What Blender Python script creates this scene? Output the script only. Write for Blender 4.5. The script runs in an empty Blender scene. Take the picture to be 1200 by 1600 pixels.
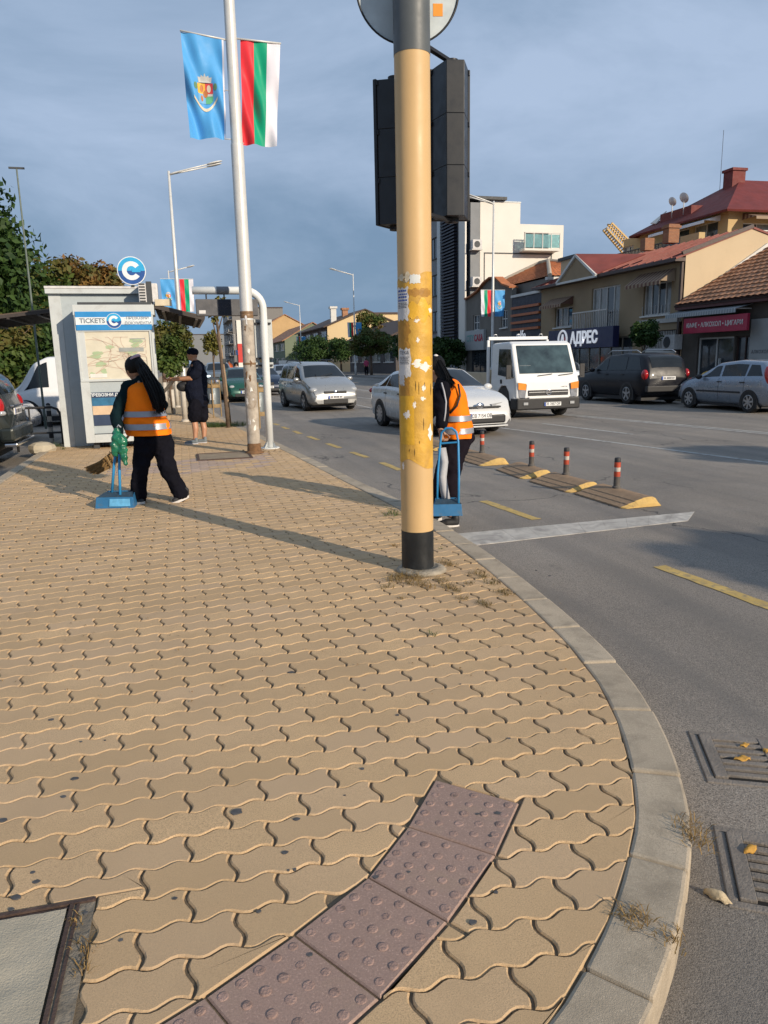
import bpy, bmesh, math, random
from mathutils import Vector, Matrix, Quaternion
from mathutils import noise as mnoise
random.seed(11)
PI = math.pi
S = bpy.context.scene
COL = S.collection
# ------------------------------------------------------------------ camera
FPX, CAM_H = 1150.0, 1.52
PITCH, ROLL, YAW = math.radians(11.7), math.radians(1.2), math.radians(15.0)
_f = Vector((math.sin(YAW)*math.cos(PITCH), math.cos(YAW)*math.cos(PITCH), -math.sin(PITCH)))
_r0 = Vector((math.cos(YAW), -math.sin(YAW), 0)); _u0 = _r0.cross(_f)
CR = _r0*math.cos(ROLL) - _u0*math.sin(ROLL); CU = _r0*math.sin(ROLL) + _u0*math.cos(ROLL); CF = _f
CC = Vector((0, 0, CAM_H))
cam = bpy.data.cameras.new('camera'); camo = bpy.data.objects.new('camera', cam); COL.objects.link(camo)
cam.sensor_fit = 'VERTICAL'; cam.sensor_height = 36.0; cam.lens = FPX/1600*36.0
cam.clip_start = 0.05; cam.clip_end = 6000
camo.matrix_world = Matrix(((CR.x, CU.x, -CF.x, 0), (CR.y, CU.y, -CF.y, 0), (CR.z, CU.z, -CF.z, CAM_H), (0, 0, 0, 1)))
S.camera = camo
# ------------------------------------------------------------------ world and sun
SUN_AZ, SUN_EL = math.radians(150), math.radians(21.5)
world = bpy.data.worlds.new('World'); S.world = world; world.use_nodes = True
wn, wl = world.node_tree.nodes, world.node_tree.links
bg = wn['Background']; bg.inputs['Strength'].default_value = 0.085
sky = wn.new('ShaderNodeTexSky'); sky.sky_type = 'NISHITA'; sky.sun_disc = False
sky.sun_elevation = SUN_EL; sky.sun_rotation = SUN_AZ; sky.air_density = 1.0; sky.dust_density = 1.2; sky.ozone_density = 1.6
tc = wn.new('ShaderNodeTexCoord'); mp = wn.new('ShaderNodeMapping'); mp.inputs['Scale'].default_value = (1.0, 1.0, 2.6); mp.inputs['Location'].default_value = (4.4, .7, 1.3)
nz = wn.new('ShaderNodeTexNoise'); nz.inputs['Scale'].default_value = 2.1; nz.inputs['Detail'].default_value = 6; nz.inputs['Roughness'].default_value = .55
nz.inputs['Distortion'].default_value = .35
rp = wn.new('ShaderNodeMapRange'); rp.inputs[1].default_value = .3; rp.inputs[2].default_value = .72; rp.inputs[3].default_value = .9; rp.inputs[4].default_value = 1.0
nz2 = wn.new('ShaderNodeTexNoise'); nz2.inputs['Scale'].default_value = 1.7; nz2.inputs['Detail'].default_value = 7; nz2.inputs['Roughness'].default_value = .58; nz2.inputs['Distortion'].default_value = .5
cr = wn.new('ShaderNodeValToRGB'); cr.color_ramp.elements[0].position = .34; cr.color_ramp.elements[1].position = .66
cr.color_ramp.elements[0].color = (1.95, 3.02, 4.5, 1); cr.color_ramp.elements[1].color = (4.35, 5.5, 7.4, 1)
mx = wn.new('ShaderNodeMix'); mx.data_type = 'RGBA'
wl.new(tc.outputs['Generated'], mp.inputs['Vector']); wl.new(mp.outputs[0], nz.inputs['Vector']); wl.new(mp.outputs[0], nz2.inputs['Vector'])
wl.new(nz.outputs['Fac'], rp.inputs[0]); wl.new(rp.outputs[0], mx.inputs[0]); wl.new(sky.outputs[0], mx.inputs[6])
wl.new(nz2.outputs['Fac'], cr.inputs[0]); wl.new(cr.outputs[0], mx.inputs[7]); wl.new(mx.outputs[2], bg.inputs['Color'])
sun = bpy.data.lights.new('sun', 'SUN'); sun.energy = 4.0; sun.angle = math.radians(.53); sun.color = (1.0, .86, .68)
suno = bpy.data.objects.new('sun', sun); COL.objects.link(suno)
_sd = Vector((math.sin(SUN_AZ)*math.cos(SUN_EL), math.cos(SUN_AZ)*math.cos(SUN_EL), math.sin(SUN_EL)))
suno.rotation_euler = _sd.to_track_quat('Z', 'Y').to_euler(); suno.location = (20, -30, 30)
S.view_settings.view_transform = 'Standard'; S.view_settings.look = 'None'; S.view_settings.gamma = 1.0
S.view_settings.use_curve_mapping = False; S.view_settings.exposure = 0.25
# ------------------------------------------------------------------ measuring helpers: where a sight line of the photograph meets the ground, or a plane
def ray(x, y): return CR*((x-600)/FPX) - CU*((y-800)/FPX) + CF
def G(x, y, z=0.0): d = ray(x, y); return CC + d*((z-CAM_H)/d.z)
def atY(x, y, Y): d = ray(x, y); return CC + d*(Y/d.y)
def atX(x, y, X): d = ray(x, y); return CC + d*(X/d.x)
ROAD = -0.12
# ------------------------------------------------------------------ materials
MATS = {}
def _mixcol(nt, fac, a, b, blend='MIX'):
    m = nt.nodes.new('ShaderNodeMix'); m.data_type = 'RGBA'; m.blend_type = blend
    for s, v in ((0, fac), (6, a), (7, b)):
        if hasattr(v, 'links') or hasattr(v, 'is_linked'): nt.links.new(v, m.inputs[s])
        elif s == 0: m.inputs[0].default_value = v
        else: m.inputs[s].default_value = (*v, 1)
    return m.outputs[2]
def _noise(nt, vec, scale, detail=4, rough=.55, dist=0):
    n = nt.nodes.new('ShaderNodeTexNoise'); n.inputs['Scale'].default_value = scale; n.inputs['Detail'].default_value = detail
    n.inputs['Roughness'].default_value = rough; n.inputs['Distortion'].default_value = dist
    nt.links.new(vec, n.inputs['Vector']); return n.outputs['Fac']
def _range(nt, v, a, b, c=0., d=1.):
    r = nt.nodes.new('ShaderNodeMapRange'); r.inputs[1].default_value = a; r.inputs[2].default_value = b; r.inputs[3].default_value = c; r.inputs[4].default_value = d
    nt.links.new(v, r.inputs[0]); return r.outputs[0]
def mat(name, col, rough=.6, var=.12, scale=6., bump=0., bscale=60., metal=0., spec=.5, coat=0., dirt=None, dirt_amt=.0, dirt_scale=3., world_pos=False, rnd=0., trans=0., speck=None, ior=1.45, alpha=1., dirt_lo=.52):
    if name in MATS: return MATS[name]
    m = bpy.data.materials.new(name); m.use_nodes = True; nt = m.node_tree; b = nt.nodes['Principled BSDF']
    if world_pos: vec = nt.nodes.new('ShaderNodeNewGeometry').outputs['Position']
    else: vec = nt.nodes.new('ShaderNodeTexCoord').outputs['Object']
    col = Vector(col[:3])
    lo = col*(1-var); hi = Vector([min(1, c*(1+var)) for c in col])
    c = _mixcol(nt, _range(nt, _noise(nt, vec, scale), .3, .7), tuple(lo), tuple(hi))
    if rnd:
        oi = nt.nodes.new('ShaderNodeObjectInfo')
        c = _mixcol(nt, _range(nt, oi.outputs['Random'], 0, 1, 0, 1), c, tuple(col*(1-rnd)))
    if speck:      # fine aggregate grain: (scale, dark factor, light factor)
        f = _noise(nt, vec, speck[0], 2, .7)
        c = _mixcol(nt, _range(nt, f, .35, .5, 1, 0), c, tuple(col*speck[1])); c = _mixcol(nt, _range(nt, f, .58, .72, 0, 1), c, tuple(col*speck[2]))
    if dirt:
        f = _range(nt, _noise(nt, vec, dirt_scale, 7, .65, .4), dirt_lo, dirt_lo+.2, 0, dirt_amt)
        c = _mixcol(nt, f, c, dirt)
    nt.links.new(c, b.inputs['Base Color'])
    rv = _range(nt, _noise(nt, vec, scale*2.3), .3, .7, max(0, rough-.08), min(1, rough+.08)); nt.links.new(rv, b.inputs['Roughness'])
    b.inputs['Metallic'].default_value = metal; b.inputs['Specular IOR Level'].default_value = spec
    b.inputs['Coat Weight'].default_value = coat; b.inputs['Coat Roughness'].default_value = .06
    b.inputs['Transmission Weight'].default_value = trans; b.inputs['IOR'].default_value = ior; b.inputs['Alpha'].default_value = alpha
    if bump:
        bn = nt.nodes.new('ShaderNodeBump'); bn.inputs['Strength'].default_value = min(1, bump); bn.inputs['Distance'].default_value = .01
        nt.links.new(_noise(nt, vec, bscale, 5, .6), bn.inputs['Height']); nt.links.new(bn.outputs[0], b.inputs['Normal'])
    MATS[name] = m; return m
# ------------------------------------------------------------------ mesh builder
class MB:
    def __init__(s): s.v = []; s.f = []; s.m = []
    def add(s, vs, fs, mi=0):
        o = len(s.v); s.v += [tuple(p) for p in vs]
        for f in fs: s.f.append(tuple(i+o for i in f)); s.m.append(mi)
        return s
    def box(s, c, d, rz=0., mi=0, M=None):
        x, y, z = d[0]/2, d[1]/2, d[2]/2
        vs = [Vector((a, b, e)) for a in (-x, x) for b in (-y, y) for e in (-z, z)]
        if rz: R = Matrix.Rotation(rz, 3, 'Z'); vs = [R@v for v in vs]
        vs = [v+Vector(c) for v in vs]
        if M: vs = [M@v for v in vs]
        return s.add(vs, [(0,1,3,2),(4,6,7,5),(0,4,5,1),(2,3,7,6),(0,2,6,4),(1,5,7,3)], mi)
    def b2(s, a, b, mi=0):   # box from corner to corner
        return s.box([(a[i]+b[i])/2 for i in range(3)], [abs(b[i]-a[i]) for i in range(3)], 0, mi)
    def bar(s, p, q, w, h, mi=0, up=(0, 0, 1)):   # rectangular bar between two points
        p, q = Vector(p), Vector(q); d = (q-p).normalized(); u = Vector(up)
        if abs(d.dot(u)) > .99: u = Vector((0, 1, 0))
        a = d.cross(u).normalized()*(w/2); c = a.cross(d).normalized()*(h/2)
        vs = [p-a-c, p+a-c, p+a+c, p-a+c, q-a-c, q+a-c, q+a+c, q-a+c]
        return s.add(vs, [(0,3,2,1),(4,5,6,7),(0,1,5,4),(1,2,6,5),(2,3,7,6),(3,0,4,7)], mi)
    def cyl(s, p, q, r0, r1=None, n=12, caps=True, mi=0):
        r1 = r0 if r1 is None else r1; p, q = Vector(p), Vector(q); d = (q-p).normalized()
        a = d.orthogonal().normalized(); b = d.cross(a); vs = []
        for c, r in ((p, r0), (q, r1)):
            vs += [c+(a*math.cos(2*PI*i/n)+b*math.sin(2*PI*i/n))*r for i in range(n)]
        fs = [(i, (i+1) % n, n+(i+1) % n, n+i) for i in range(n)]
        if caps: fs += [tuple(range(n-1, -1, -1)), tuple(range(n, 2*n))]
        return s.add(vs, fs, mi)
    def tube(s, pts, r, n=10, mi=0, caps=True):
        pts = [Vector(p) for p in pts]; rs = r if isinstance(r, (list, tuple)) else [r]*len(pts)
        vs = []; fs = []; a = None
        for k, p in enumerate(pts):
            d = (pts[min(k+1, len(pts)-1)]-pts[max(k-1, 0)]).normalized()
            a = d.orthogonal().normalized() if a is None else (a-d*a.dot(d)).normalized()
            b = d.cross(a)
            vs += [p+(a*math.cos(2*PI*i/n)+b*math.sin(2*PI*i/n))*rs[k] for i in range(n)]
        for k in range(len(pts)-1):
            fs += [(k*n+i, k*n+(i+1) % n, (k+1)*n+(i+1) % n, (k+1)*n+i) for i in range(n)]
        if caps: fs += [tuple(range(n-1, -1, -1)), tuple(range((len(pts)-1)*n, len(pts)*n))]
        return s.add(vs, fs, mi)
    def ell(s, c, r, nu=14, nv=9, mi=0, M=None):
        vs = [Vector((0, 0, -1))]
        for j in range(1, nv):
            t = -PI/2+PI*j/nv
            vs += [Vector((math.cos(t)*math.cos(2*PI*i/nu), math.cos(t)*math.sin(2*PI*i/nu), math.sin(t))) for i in range(nu)]
        vs.append(Vector((0, 0, 1))); R = Vector(r if hasattr(r, '__len__') else (r, r, r))
        vs = [Vector((v.x*R.x, v.y*R.y, v.z*R.z)) for v in vs]
        if M: vs = [M@v for v in vs]
        vs = [v+Vector(c) for v in vs]
        fs = [(0, 1+(i+1) % nu, 1+i) for i in range(nu)]
        for j in range(nv-2):
            fs += [(1+j*nu+i, 1+j*nu+(i+1) % nu, 1+(j+1)*nu+(i+1) % nu, 1+(j+1)*nu+i) for i in range(nu)]
        L = len(vs)-1; fs += [(L, 1+(nv-2)*nu+i, 1+(nv-2)*nu+(i+1) % nu) for i in range(nu)]
        return s.add(vs, fs, mi)
    def prism(s, poly, z0, z1, mi=0, M=None):   # xy polygon (counter-clockwise) pulled up from z0 to z1
        n = len(poly); vs = [Vector((p[0], p[1], z0)) for p in poly]+[Vector((p[0], p[1], z1)) for p in poly]
        if M: vs = [M@v for v in vs]
        return s.add(vs, [tuple(range(n-1, -1, -1)), tuple(range(n, 2*n))]+[(i, (i+1) % n, n+(i+1) % n, n+i) for i in range(n)], mi)
    def quad(s, a, b, c, d, mi=0): return s.add([a, b, c, d], [(0, 1, 2, 3)], mi)
    def lathe(s, prof, c=(0, 0, 0), n=20, mi=0):   # profile of (radius, z)
        vs = [(c[0]+r*math.cos(2*PI*i/n), c[1]+r*math.sin(2*PI*i/n), c[2]+z) for r, z in prof for i in range(n)]
        fs = [(k*n+i, k*n+(i+1) % n, (k+1)*n+(i+1) % n, (k+1)*n+i) for k in range(len(prof)-1) for i in range(n)]
        fs += [tuple(range(n-1, -1, -1)), tuple(range((len(prof)-1)*n, len(prof)*n))]
        return s.add(vs, fs, mi)
    def mesh(s, name, mats, smooth=False):
        me = bpy.data.meshes.new(name); me.from_pydata(s.v, [], s.f)
        for m in (mats if isinstance(mats, (list, tuple)) else [mats]): me.materials.append(m)
        if any(s.m): me.polygons.foreach_set('material_index', s.m)
        if smooth: me.polygons.foreach_set('use_smooth', [True]*len(s.f))
        me.update(); return me
    def build(s, name, mats, parent=None, smooth=False, bevel=0., M=None, auto=None):
        me = s.mesh(name, mats, smooth or bool(auto))
        if auto: me.set_sharp_from_angle(angle=math.radians(auto))
        o = link(name, me, parent)
        if M is not None: o.matrix_local = M
        if bevel:
            b = o.modifiers.new('bevel', 'BEVEL'); b.width = bevel; b.segments = 2; b.limit_method = 'ANGLE'; b.angle_limit = math.radians(40)
        return o
def link(name, data, parent=None):
    o = bpy.data.objects.new(name, data); COL.objects.link(o)
    if parent: o.parent = parent
    return o
def tag(o, label, cat, group=None):
    o['label'] = label; o['category'] = cat
    if group: o['group'] = group
    return o
def thing(name, label, cat, loc=(0, 0, 0), rz=0., group=None):
    o = bpy.data.objects.new(name, None); COL.objects.link(o); o.location = loc; o.rotation_euler = (0, 0, rz); o.empty_display_size = .2
    return tag(o, label, cat, group)
def kind(o, k): o['kind'] = k; return o
def copy_tree(o, parent=None):
    c = o.copy(); COL.objects.link(c); c.parent = parent
    for ch in list(o.children):
        k = copy_tree(ch, c); k.matrix_local = ch.matrix_local
    return c
_TXT = {}
def text_mesh(body, size, extrude=.002, bold=0., sx=1., align='CENTER'):
    cu = bpy.data.curves.new('lettering', 'FONT'); cu.body = body; cu.size = size; cu.extrude = extrude; cu.offset = bold
    cu.align_x = align; cu.align_y = 'CENTER'; cu.resolution_u = 2
    ob = bpy.data.objects.new('lettering', cu); me = bpy.data.meshes.new_from_object(ob)
    bpy.data.objects.remove(ob)
    if sx != 1.:
        for v in me.vertices: v.co.x *= sx
    return me
def text(name, body, size, m, parent, loc, xdir, updir, extrude=.002, bold=0., sx=1., align='CENTER'):
    """flat lettering at loc, reading along xdir"""
    me = text_mesh(body, size, extrude, bold, sx, align); me.materials.append(m)
    x = Vector(xdir).normalized(); u = Vector(updir); u = (u-x*u.dot(x)).normalized(); n = x.cross(u)
    o = link(name, me, parent)
    o.matrix_local = Matrix(((x.x, u.x, n.x, loc[0]), (x.y, u.y, n.y, loc[1]), (x.z, u.z, n.z, loc[2]), (0, 0, 0, 1)))
    return o
def frame_of(p, q):   # rotation taking +Z to q-p
    return (Vector(q)-Vector(p)).to_track_quat('Z', 'Y').to_matrix()
# ================================================================== ground, road, pavement
M_ground = mat('ground_earth', (.13, .12, .1), .95, .2, .4, world_pos=True)
M_asph = mat('asphalt', (.285, .25, .212), .76, .18, .42, bump=.75, bscale=230, world_pos=True, speck=(170, .36, 1.7), dirt=(.13, .122, .114), dirt_amt=.5, dirt_scale=.7)
M_sand = mat('joint_sand', (.15, .115, .075), .95, .25, 30, bump=.5, bscale=200, world_pos=True)
M_kerb = mat('kerb_concrete', (.44, .365, .27), .85, .18, 4, bump=.35, bscale=330, world_pos=True, rnd=.16, speck=(160, .8, 1.15), dirt=(.2, .165, .12), dirt_amt=.6, dirt_scale=6, dirt_lo=.48)
M_white_paint = mat('worn_white_paint', (.47, .46, .43), .7, .12, 4, bump=.3, bscale=160, world_pos=True, dirt=(.19, .18, .17), dirt_amt=.95, dirt_scale=9, dirt_lo=.46)
M_pale_block = mat('pale_block', (.52, .49, .44), .8, .2, 3, bump=.3, bscale=140, world_pos=True, rnd=.15, dirt=(.26, .24, .22), dirt_amt=.9, dirt_scale=4.5, dirt_lo=.45)
M_yellow_paint = mat('worn_yellow_paint', (.5, .35, .11), .75, .14, 5, bump=.3, bscale=160, world_pos=True, dirt=(.19, .165, .13), dirt_amt=.9, dirt_scale=17, dirt_lo=.49)
def paver_mat(name, col):
    m = mat(name, col, .82, .1, 2.2, world_pos=True, speck=(250, .62, 1.3), dirt=tuple(Vector(col)*.66), dirt_amt=.55, dirt_scale=2.3, bump=.32, bscale=430)
    nt = m.node_tree; b = nt.nodes['Principled BSDF']; src = b.inputs['Base Color'].links[0].from_socket
    oi = nt.nodes.new('ShaderNodeObjectInfo'); ge = nt.nodes.new('ShaderNodeNewGeometry'); ad = nt.nodes.new('ShaderNodeMath'); ad.operation = 'ADD'
    nt.links.new(oi.outputs['Random'], ad.inputs[0]); nt.links.new(ge.outputs['Random Per Island'], ad.inputs[1])
    fr = nt.nodes.new('ShaderNodeMath'); fr.operation = 'FRACT'; nt.links.new(ad.outputs[0], fr.inputs[0])
    c = _mixcol(nt, _range(nt, fr.outputs[0], 0, 1, 0, .8), src, tuple(Vector(col)*.76))
    f2 = nt.nodes.new('ShaderNodeMath'); f2.operation = 'MULTIPLY'; f2.inputs[1].default_value = 7.3; nt.links.new(fr.outputs[0], f2.inputs[0]); f3 = nt.nodes.new('ShaderNodeMath'); f3.operation = 'FRACT'; nt.links.new(f2.outputs[0], f3.inputs[0])
    c = _mixcol(nt, _range(nt, f3.outputs[0], .55, 1, 0, .5), c, (col[0]*.86, col[1]*.9, col[2]*1.05))
    st = _range(nt, _noise(nt, ge.outputs['Position'], .8, 6, .6, .6), .5, .68, 0, .32); c = _mixcol(nt, st, c, (col[0]*.62, col[1]*.63, col[2]*.68))
    nt.links.new(c, b.inputs['Base Color']); return m
M_paver = paver_mat('tan_paver', (.585, .4, .22)); M_paver2 = paver_mat('mauve_paver', (.47, .345, .265))
M_tact = mat('tactile_red_concrete', (.39, .265, .215), .85, .14, 4, bump=.35, bscale=420, rnd=.2, world_pos=True, speck=(170, .72, 1.25), dirt=(.34, .25, .17), dirt_amt=.4, dirt_scale=6)
M_dome = mat('tactile_dome_worn', (.34, .225, .185), .85, .25, 20, bump=.7, bscale=140, world_pos=True, dirt=(.13, .095, .08), dirt_amt=.9, dirt_scale=26)
def asphalt_wear(m):
    nt = m.node_tree; b = nt.nodes['Principled BSDF']; src = b.inputs['Base Color'].links[0].from_socket; pos = nt.nodes.new('ShaderNodeNewGeometry').outputs['Position']
    mpn = nt.nodes.new('ShaderNodeMapping'); mpn.inputs['Scale'].default_value = (1.15, .07, 1); mpn.inputs['Rotation'].default_value = (0, 0, -.1); nt.links.new(pos, mpn.inputs[0])
    c = _mixcol(nt, _range(nt, _noise(nt, mpn.outputs[0], 1.0, 4, .6), .46, .64, 0, .6), src, (.15, .138, .125))
    vo = nt.nodes.new('ShaderNodeTexVoronoi'); vo.feature = 'DISTANCE_TO_EDGE'; vo.inputs['Scale'].default_value = .33
    wp = nt.nodes.new('ShaderNodeVectorMath'); wp.operation = 'ADD'; nz_ = nt.nodes.new('ShaderNodeTexNoise'); nz_.inputs['Scale'].default_value = 1.6; nz_.inputs['Detail'].default_value = 6; nt.links.new(pos, nz_.inputs['Vector']); nt.links.new(pos, wp.inputs[0]); nt.links.new(nz_.outputs['Color'], wp.inputs[1]); nt.links.new(wp.outputs[0], vo.inputs['Vector'])
    cr_ = nt.nodes.new('ShaderNodeMath'); cr_.operation = 'MULTIPLY'; nt.links.new(_range(nt, vo.outputs['Distance'], .002, .006, .85, 0), cr_.inputs[0]); nt.links.new(_range(nt, _noise(nt, pos, .35, 2), .45, .53), cr_.inputs[1])
    c = _mixcol(nt, cr_.outputs[0], c, (.05, .047, .044)); c = _mixcol(nt, _range(nt, _noise(nt, pos, 2.4, 5, .6), .64, .72, 0, .4), c, (.09, .085, .08)); nt.links.new(c, b.inputs['Base Color'])
asphalt_wear(M_asph)
g = MB(); g.quad((-3000, -3000, -.2), (3000, -3000, -.2), (3000, 3000, -.2), (-3000, 3000, -.2)); kind(g.build('ground', M_ground), 'structure')
g = MB(); g.quad((-70, -40, ROAD), (90, -40, ROAD), (90, 420, ROAD), (-70, 420, ROAD)); road = kind(g.build('road', M_asph), 'structure')

KIN = [(-.3, .9), (.3, 1.06), (.73, 1.29), (1.03, 1.53), (1.22, 1.73), (1.37, 1.91), (1.53, 2.18), (1.68, 2.5), (1.81, 2.87), (1.92, 3.38), (2.0, 4.0), (2.07, 4.82), (2.11, 5.73), (2.1, 7.2), (1.9, 9.74), (1.64, 13.03), (.8, 24.0)]
LEFT_X = -2.42
def clip_half(poly, p, n):      # keep the side where (q-p).n >= 0
    out = []; L = len(poly)
    for i in range(L):
        a, b = poly[i], poly[(i+1) % L]; da = (a[0]-p[0])*n[0]+(a[1]-p[1])*n[1]; db = (b[0]-p[0])*n[0]+(b[1]-p[1])*n[1]
        if da >= 0: out.append(a)
        if (da >= 0) != (db >= 0): t = da/(da-db); out.append((a[0]+(b[0]-a[0])*t, a[1]+(b[1]-a[1])*t))
    return out
def area(p): return .5*sum(p[i][0]*p[(i+1) % len(p)][1]-p[(i+1) % len(p)][0]*p[i][1] for i in range(len(p)))
def clip_convex(poly, cv, gap=0.):   # cv counter-clockwise: keep inside
    for i in range(len(cv)):
        a, b = cv[i], cv[(i+1) % len(cv)]; d = Vector((b[0]-a[0], b[1]-a[1])); d.normalize(); n = (-d.y, d.x)
        poly = clip_half(poly, (a[0]+n[0]*gap, a[1]+n[1]*gap), n)
        if len(poly) < 3: return []
    return poly
def seg_in(a, b, poly):      # how much of the edge a-b runs through the box round poly
    lo = Vector((min(p[0] for p in poly), min(p[1] for p in poly))); hi = Vector((max(p[0] for p in poly), max(p[1] for p in poly))); n = 0
    for k in range(400):
        x, y = a[0]+(b[0]-a[0])*(k+.5)/400, a[1]+(b[1]-a[1])*(k+.5)/400; n += lo.x < x < hi.x and lo.y < y < hi.y
    return n/400*math.hypot(b[0]-a[0], b[1]-a[1])
def cut_out(polys, cv, gap=.004):
    best = None; E = [i for i in range(len(cv)) if polys and seg_in(cv[i], cv[(i+1) % len(cv)], polys[0]) > .012]
    if not E: E = list(range(len(cv)))
    for order in ([E, E[::-1]] if len(E) > 1 else [E]):
        r = cut_seq(polys, cv, gap, order); sc = max([abs(area(p)) for p in r], default=0)
        if best is None or sc > best[0]: best = (sc, r)
    return best[1]
def cut_seq(polys, cv, gap, order):
    res = []
    for poly in polys:
        for i in order:
            a, b = cv[i], cv[(i+1) % len(cv)]; d = Vector((b[0]-a[0], b[1]-a[1])); d.normalize(); n = (-d.y, d.x)
            o = clip_half(poly, (a[0]-n[0]*gap, a[1]-n[1]*gap), (-n[0], -n[1]))
            if len(o) > 2 and abs(area(o)) > 1.2e-3: res.append(o)
            poly = clip_half(poly, (a[0]-n[0]*gap, a[1]-n[1]*gap), n)
            if len(poly) < 3: break
    return res
WALK = KIN + [(LEFT_X, 24.0), (LEFT_X, .9)]
# tactile strip: a curving line of tiles, joints measured from the photograph
TJ = [(G(680, 1218).xy, G(812, 1255).xy), (G(637, 1291).xy, G(775, 1336).xy), (G(575, 1370).xy, G(700, 1440).xy), (G(460, 1460).xy, G(594, 1560).xy)]
for _k in range(3):      # beyond the picture's lower edge the strip keeps turning
    a0, b0 = TJ[-1]; d_ = ((a0-TJ[-2][0])+(b0-TJ[-2][1]))*.5; turn = Matrix.Rotation(-.09, 2); d_ = turn@d_.normalized()*.29; c0 = (a0+b0)/2+d_; n_ = (b0-a0).normalized(); n_ = turn@n_; TJ.append((c0-n_*.16, c0+n_*.16))
TILES = []
for (a0, b0), (a1, b1) in zip(TJ[:-1], TJ[1:]):
    q_ = [tuple(a0), tuple(a1), tuple(b1), tuple(b0)]
    TILES.append(q_ if area(q_) > 0 else q_[::-1])
# utility cover bottom left
HC = Vector(G(150, 1402).xy); HD = Vector(G(112, 1600).xy)-HC; HD.normalize(); HL = Vector((-abs(HD.y), HD.x)); HL = Vector((HD.y, -HD.x))
if HL.x > 0: HL = -HL
def hq(a, b): return tuple(HC+HL*a+HD*b)
HATCH = [hq(0, 0), hq(.75, 0), hq(.75, .6), hq(0, .6)]
if area(HATCH) < 0: HATCH.reverse()
# base slab
bm_ = MB(); bm_.prism(WALK, -.16, -.0085); sidewalk = kind(bm_.build('sidewalk', M_sand), 'structure')
PL, PW, PA = .262, .131, .0115
PX0, PY0 = G(357.5, 1294.5).x, G(357.5, 1294.5).y
def outline(seg):
    pts = []; nl = 2*seg
    for i in range(nl): x = PL*i/nl; pts.append((x, -PA*math.sin(2*PI*x/PW)))
    for i in range(seg): y = PW*i/seg; pts.append((PL+PA*math.sin(2*PI*y/PW), y))
    for i in range(nl): x = PL*(1-i/nl); pts.append((x, PW-PA*math.sin(2*PI*x/PW)))
    for i in range(seg): y = PW*(1-i/seg); pts.append((PA*math.sin(2*PI*y/PW), y))
    return [(.0032+p[0]*(PL-.0064)/PL, p[1]) for p in pts]      # short joints are laid wider than the long ones
def inset(poly, d):
    n = len(poly); out = []
    for i in range(n):
        a, b, c = Vector(poly[i-1]), Vector(poly[i]), Vector(poly[(i+1) % n]); e1 = b-a; e2 = c-b
        if e1.length < 1e-7 or e2.length < 1e-7: out.append(tuple(b)); continue
        n1 = Vector((-e1.y, e1.x)).normalized(); n2 = Vector((-e2.y, e2.x)).normalized(); m = n1+n2
        if m.length < .3: m = n1
        m = m.normalized()*(d/max(.5, m.normalized().dot(n1))); out.append(tuple(b+m))
    return out
def clean(poly):
    out = []
    for p in poly:
        if not out or (Vector(p)-Vector(out[-1])).length > .0025: out.append(p)
    while len(out) > 2 and (Vector(out[0])-Vector(out[-1])).length < .0025: out.pop()
    return out
def paver(mb, poly, c=(0, 0), z=0., tx=0., ty=0., mi=0, deep=.016, gapw=.0017, cham=.0046):
    poly = clean(poly)
    if len(poly) < 3: return
    n = len(poly); o1 = inset(poly, gapw); o2 = inset(poly, gapw+cham)
    if area(o2) < 1e-4: return
    h = lambda p: z+tx*p[0]+ty*p[1]
    vs = [(p[0]+c[0], p[1]+c[1], h(p)-deep) for p in o1]+[(p[0]+c[0], p[1]+c[1], h(p)-.005) for p in o1]+[(p[0]+c[0], p[1]+c[1], h(p)) for p in o2]
    fs = [(k*n+i, k*n+(i+1) % n, (k+1)*n+(i+1) % n, (k+1)*n+i) for k in (0, 1) for i in range(n)]+[tuple(range(2*n, 3*n))]
    mb.add(vs, fs, mi)
near_out, far_out = outline(8), outline(4)
cells = []
for r in range(-9, 185):
    y = PY0+r*PW
    if y < .85 or y > 23.8: continue
    off = (PL/2 if r % 2 else 0)
    for k in range(-16, 16):
        x = PX0+off+k*PL
        if x < LEFT_X-PL or x > 2.3: continue
        cx, cy = x+PL/2, y+PW/2
        d = CR.dot(Vector((cx, cy, 0))-CC), CU.dot(Vector((cx, cy, 0))-CC), CF.dot(Vector((cx, cy, 0))-CC)
        if d[2] < .3: continue
        px, py = 600+FPX*d[0]/d[2], 800-FPX*d[1]/d[2]
        if px < -160 or py > 1720: continue
        if cy > 16.4 and cx < -.35: continue
        cells.append((d[2], x, y, px, py))
cells.sort()
nindiv = 0; rest = MB(); full_me = None; rr = random.Random(5)
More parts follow.
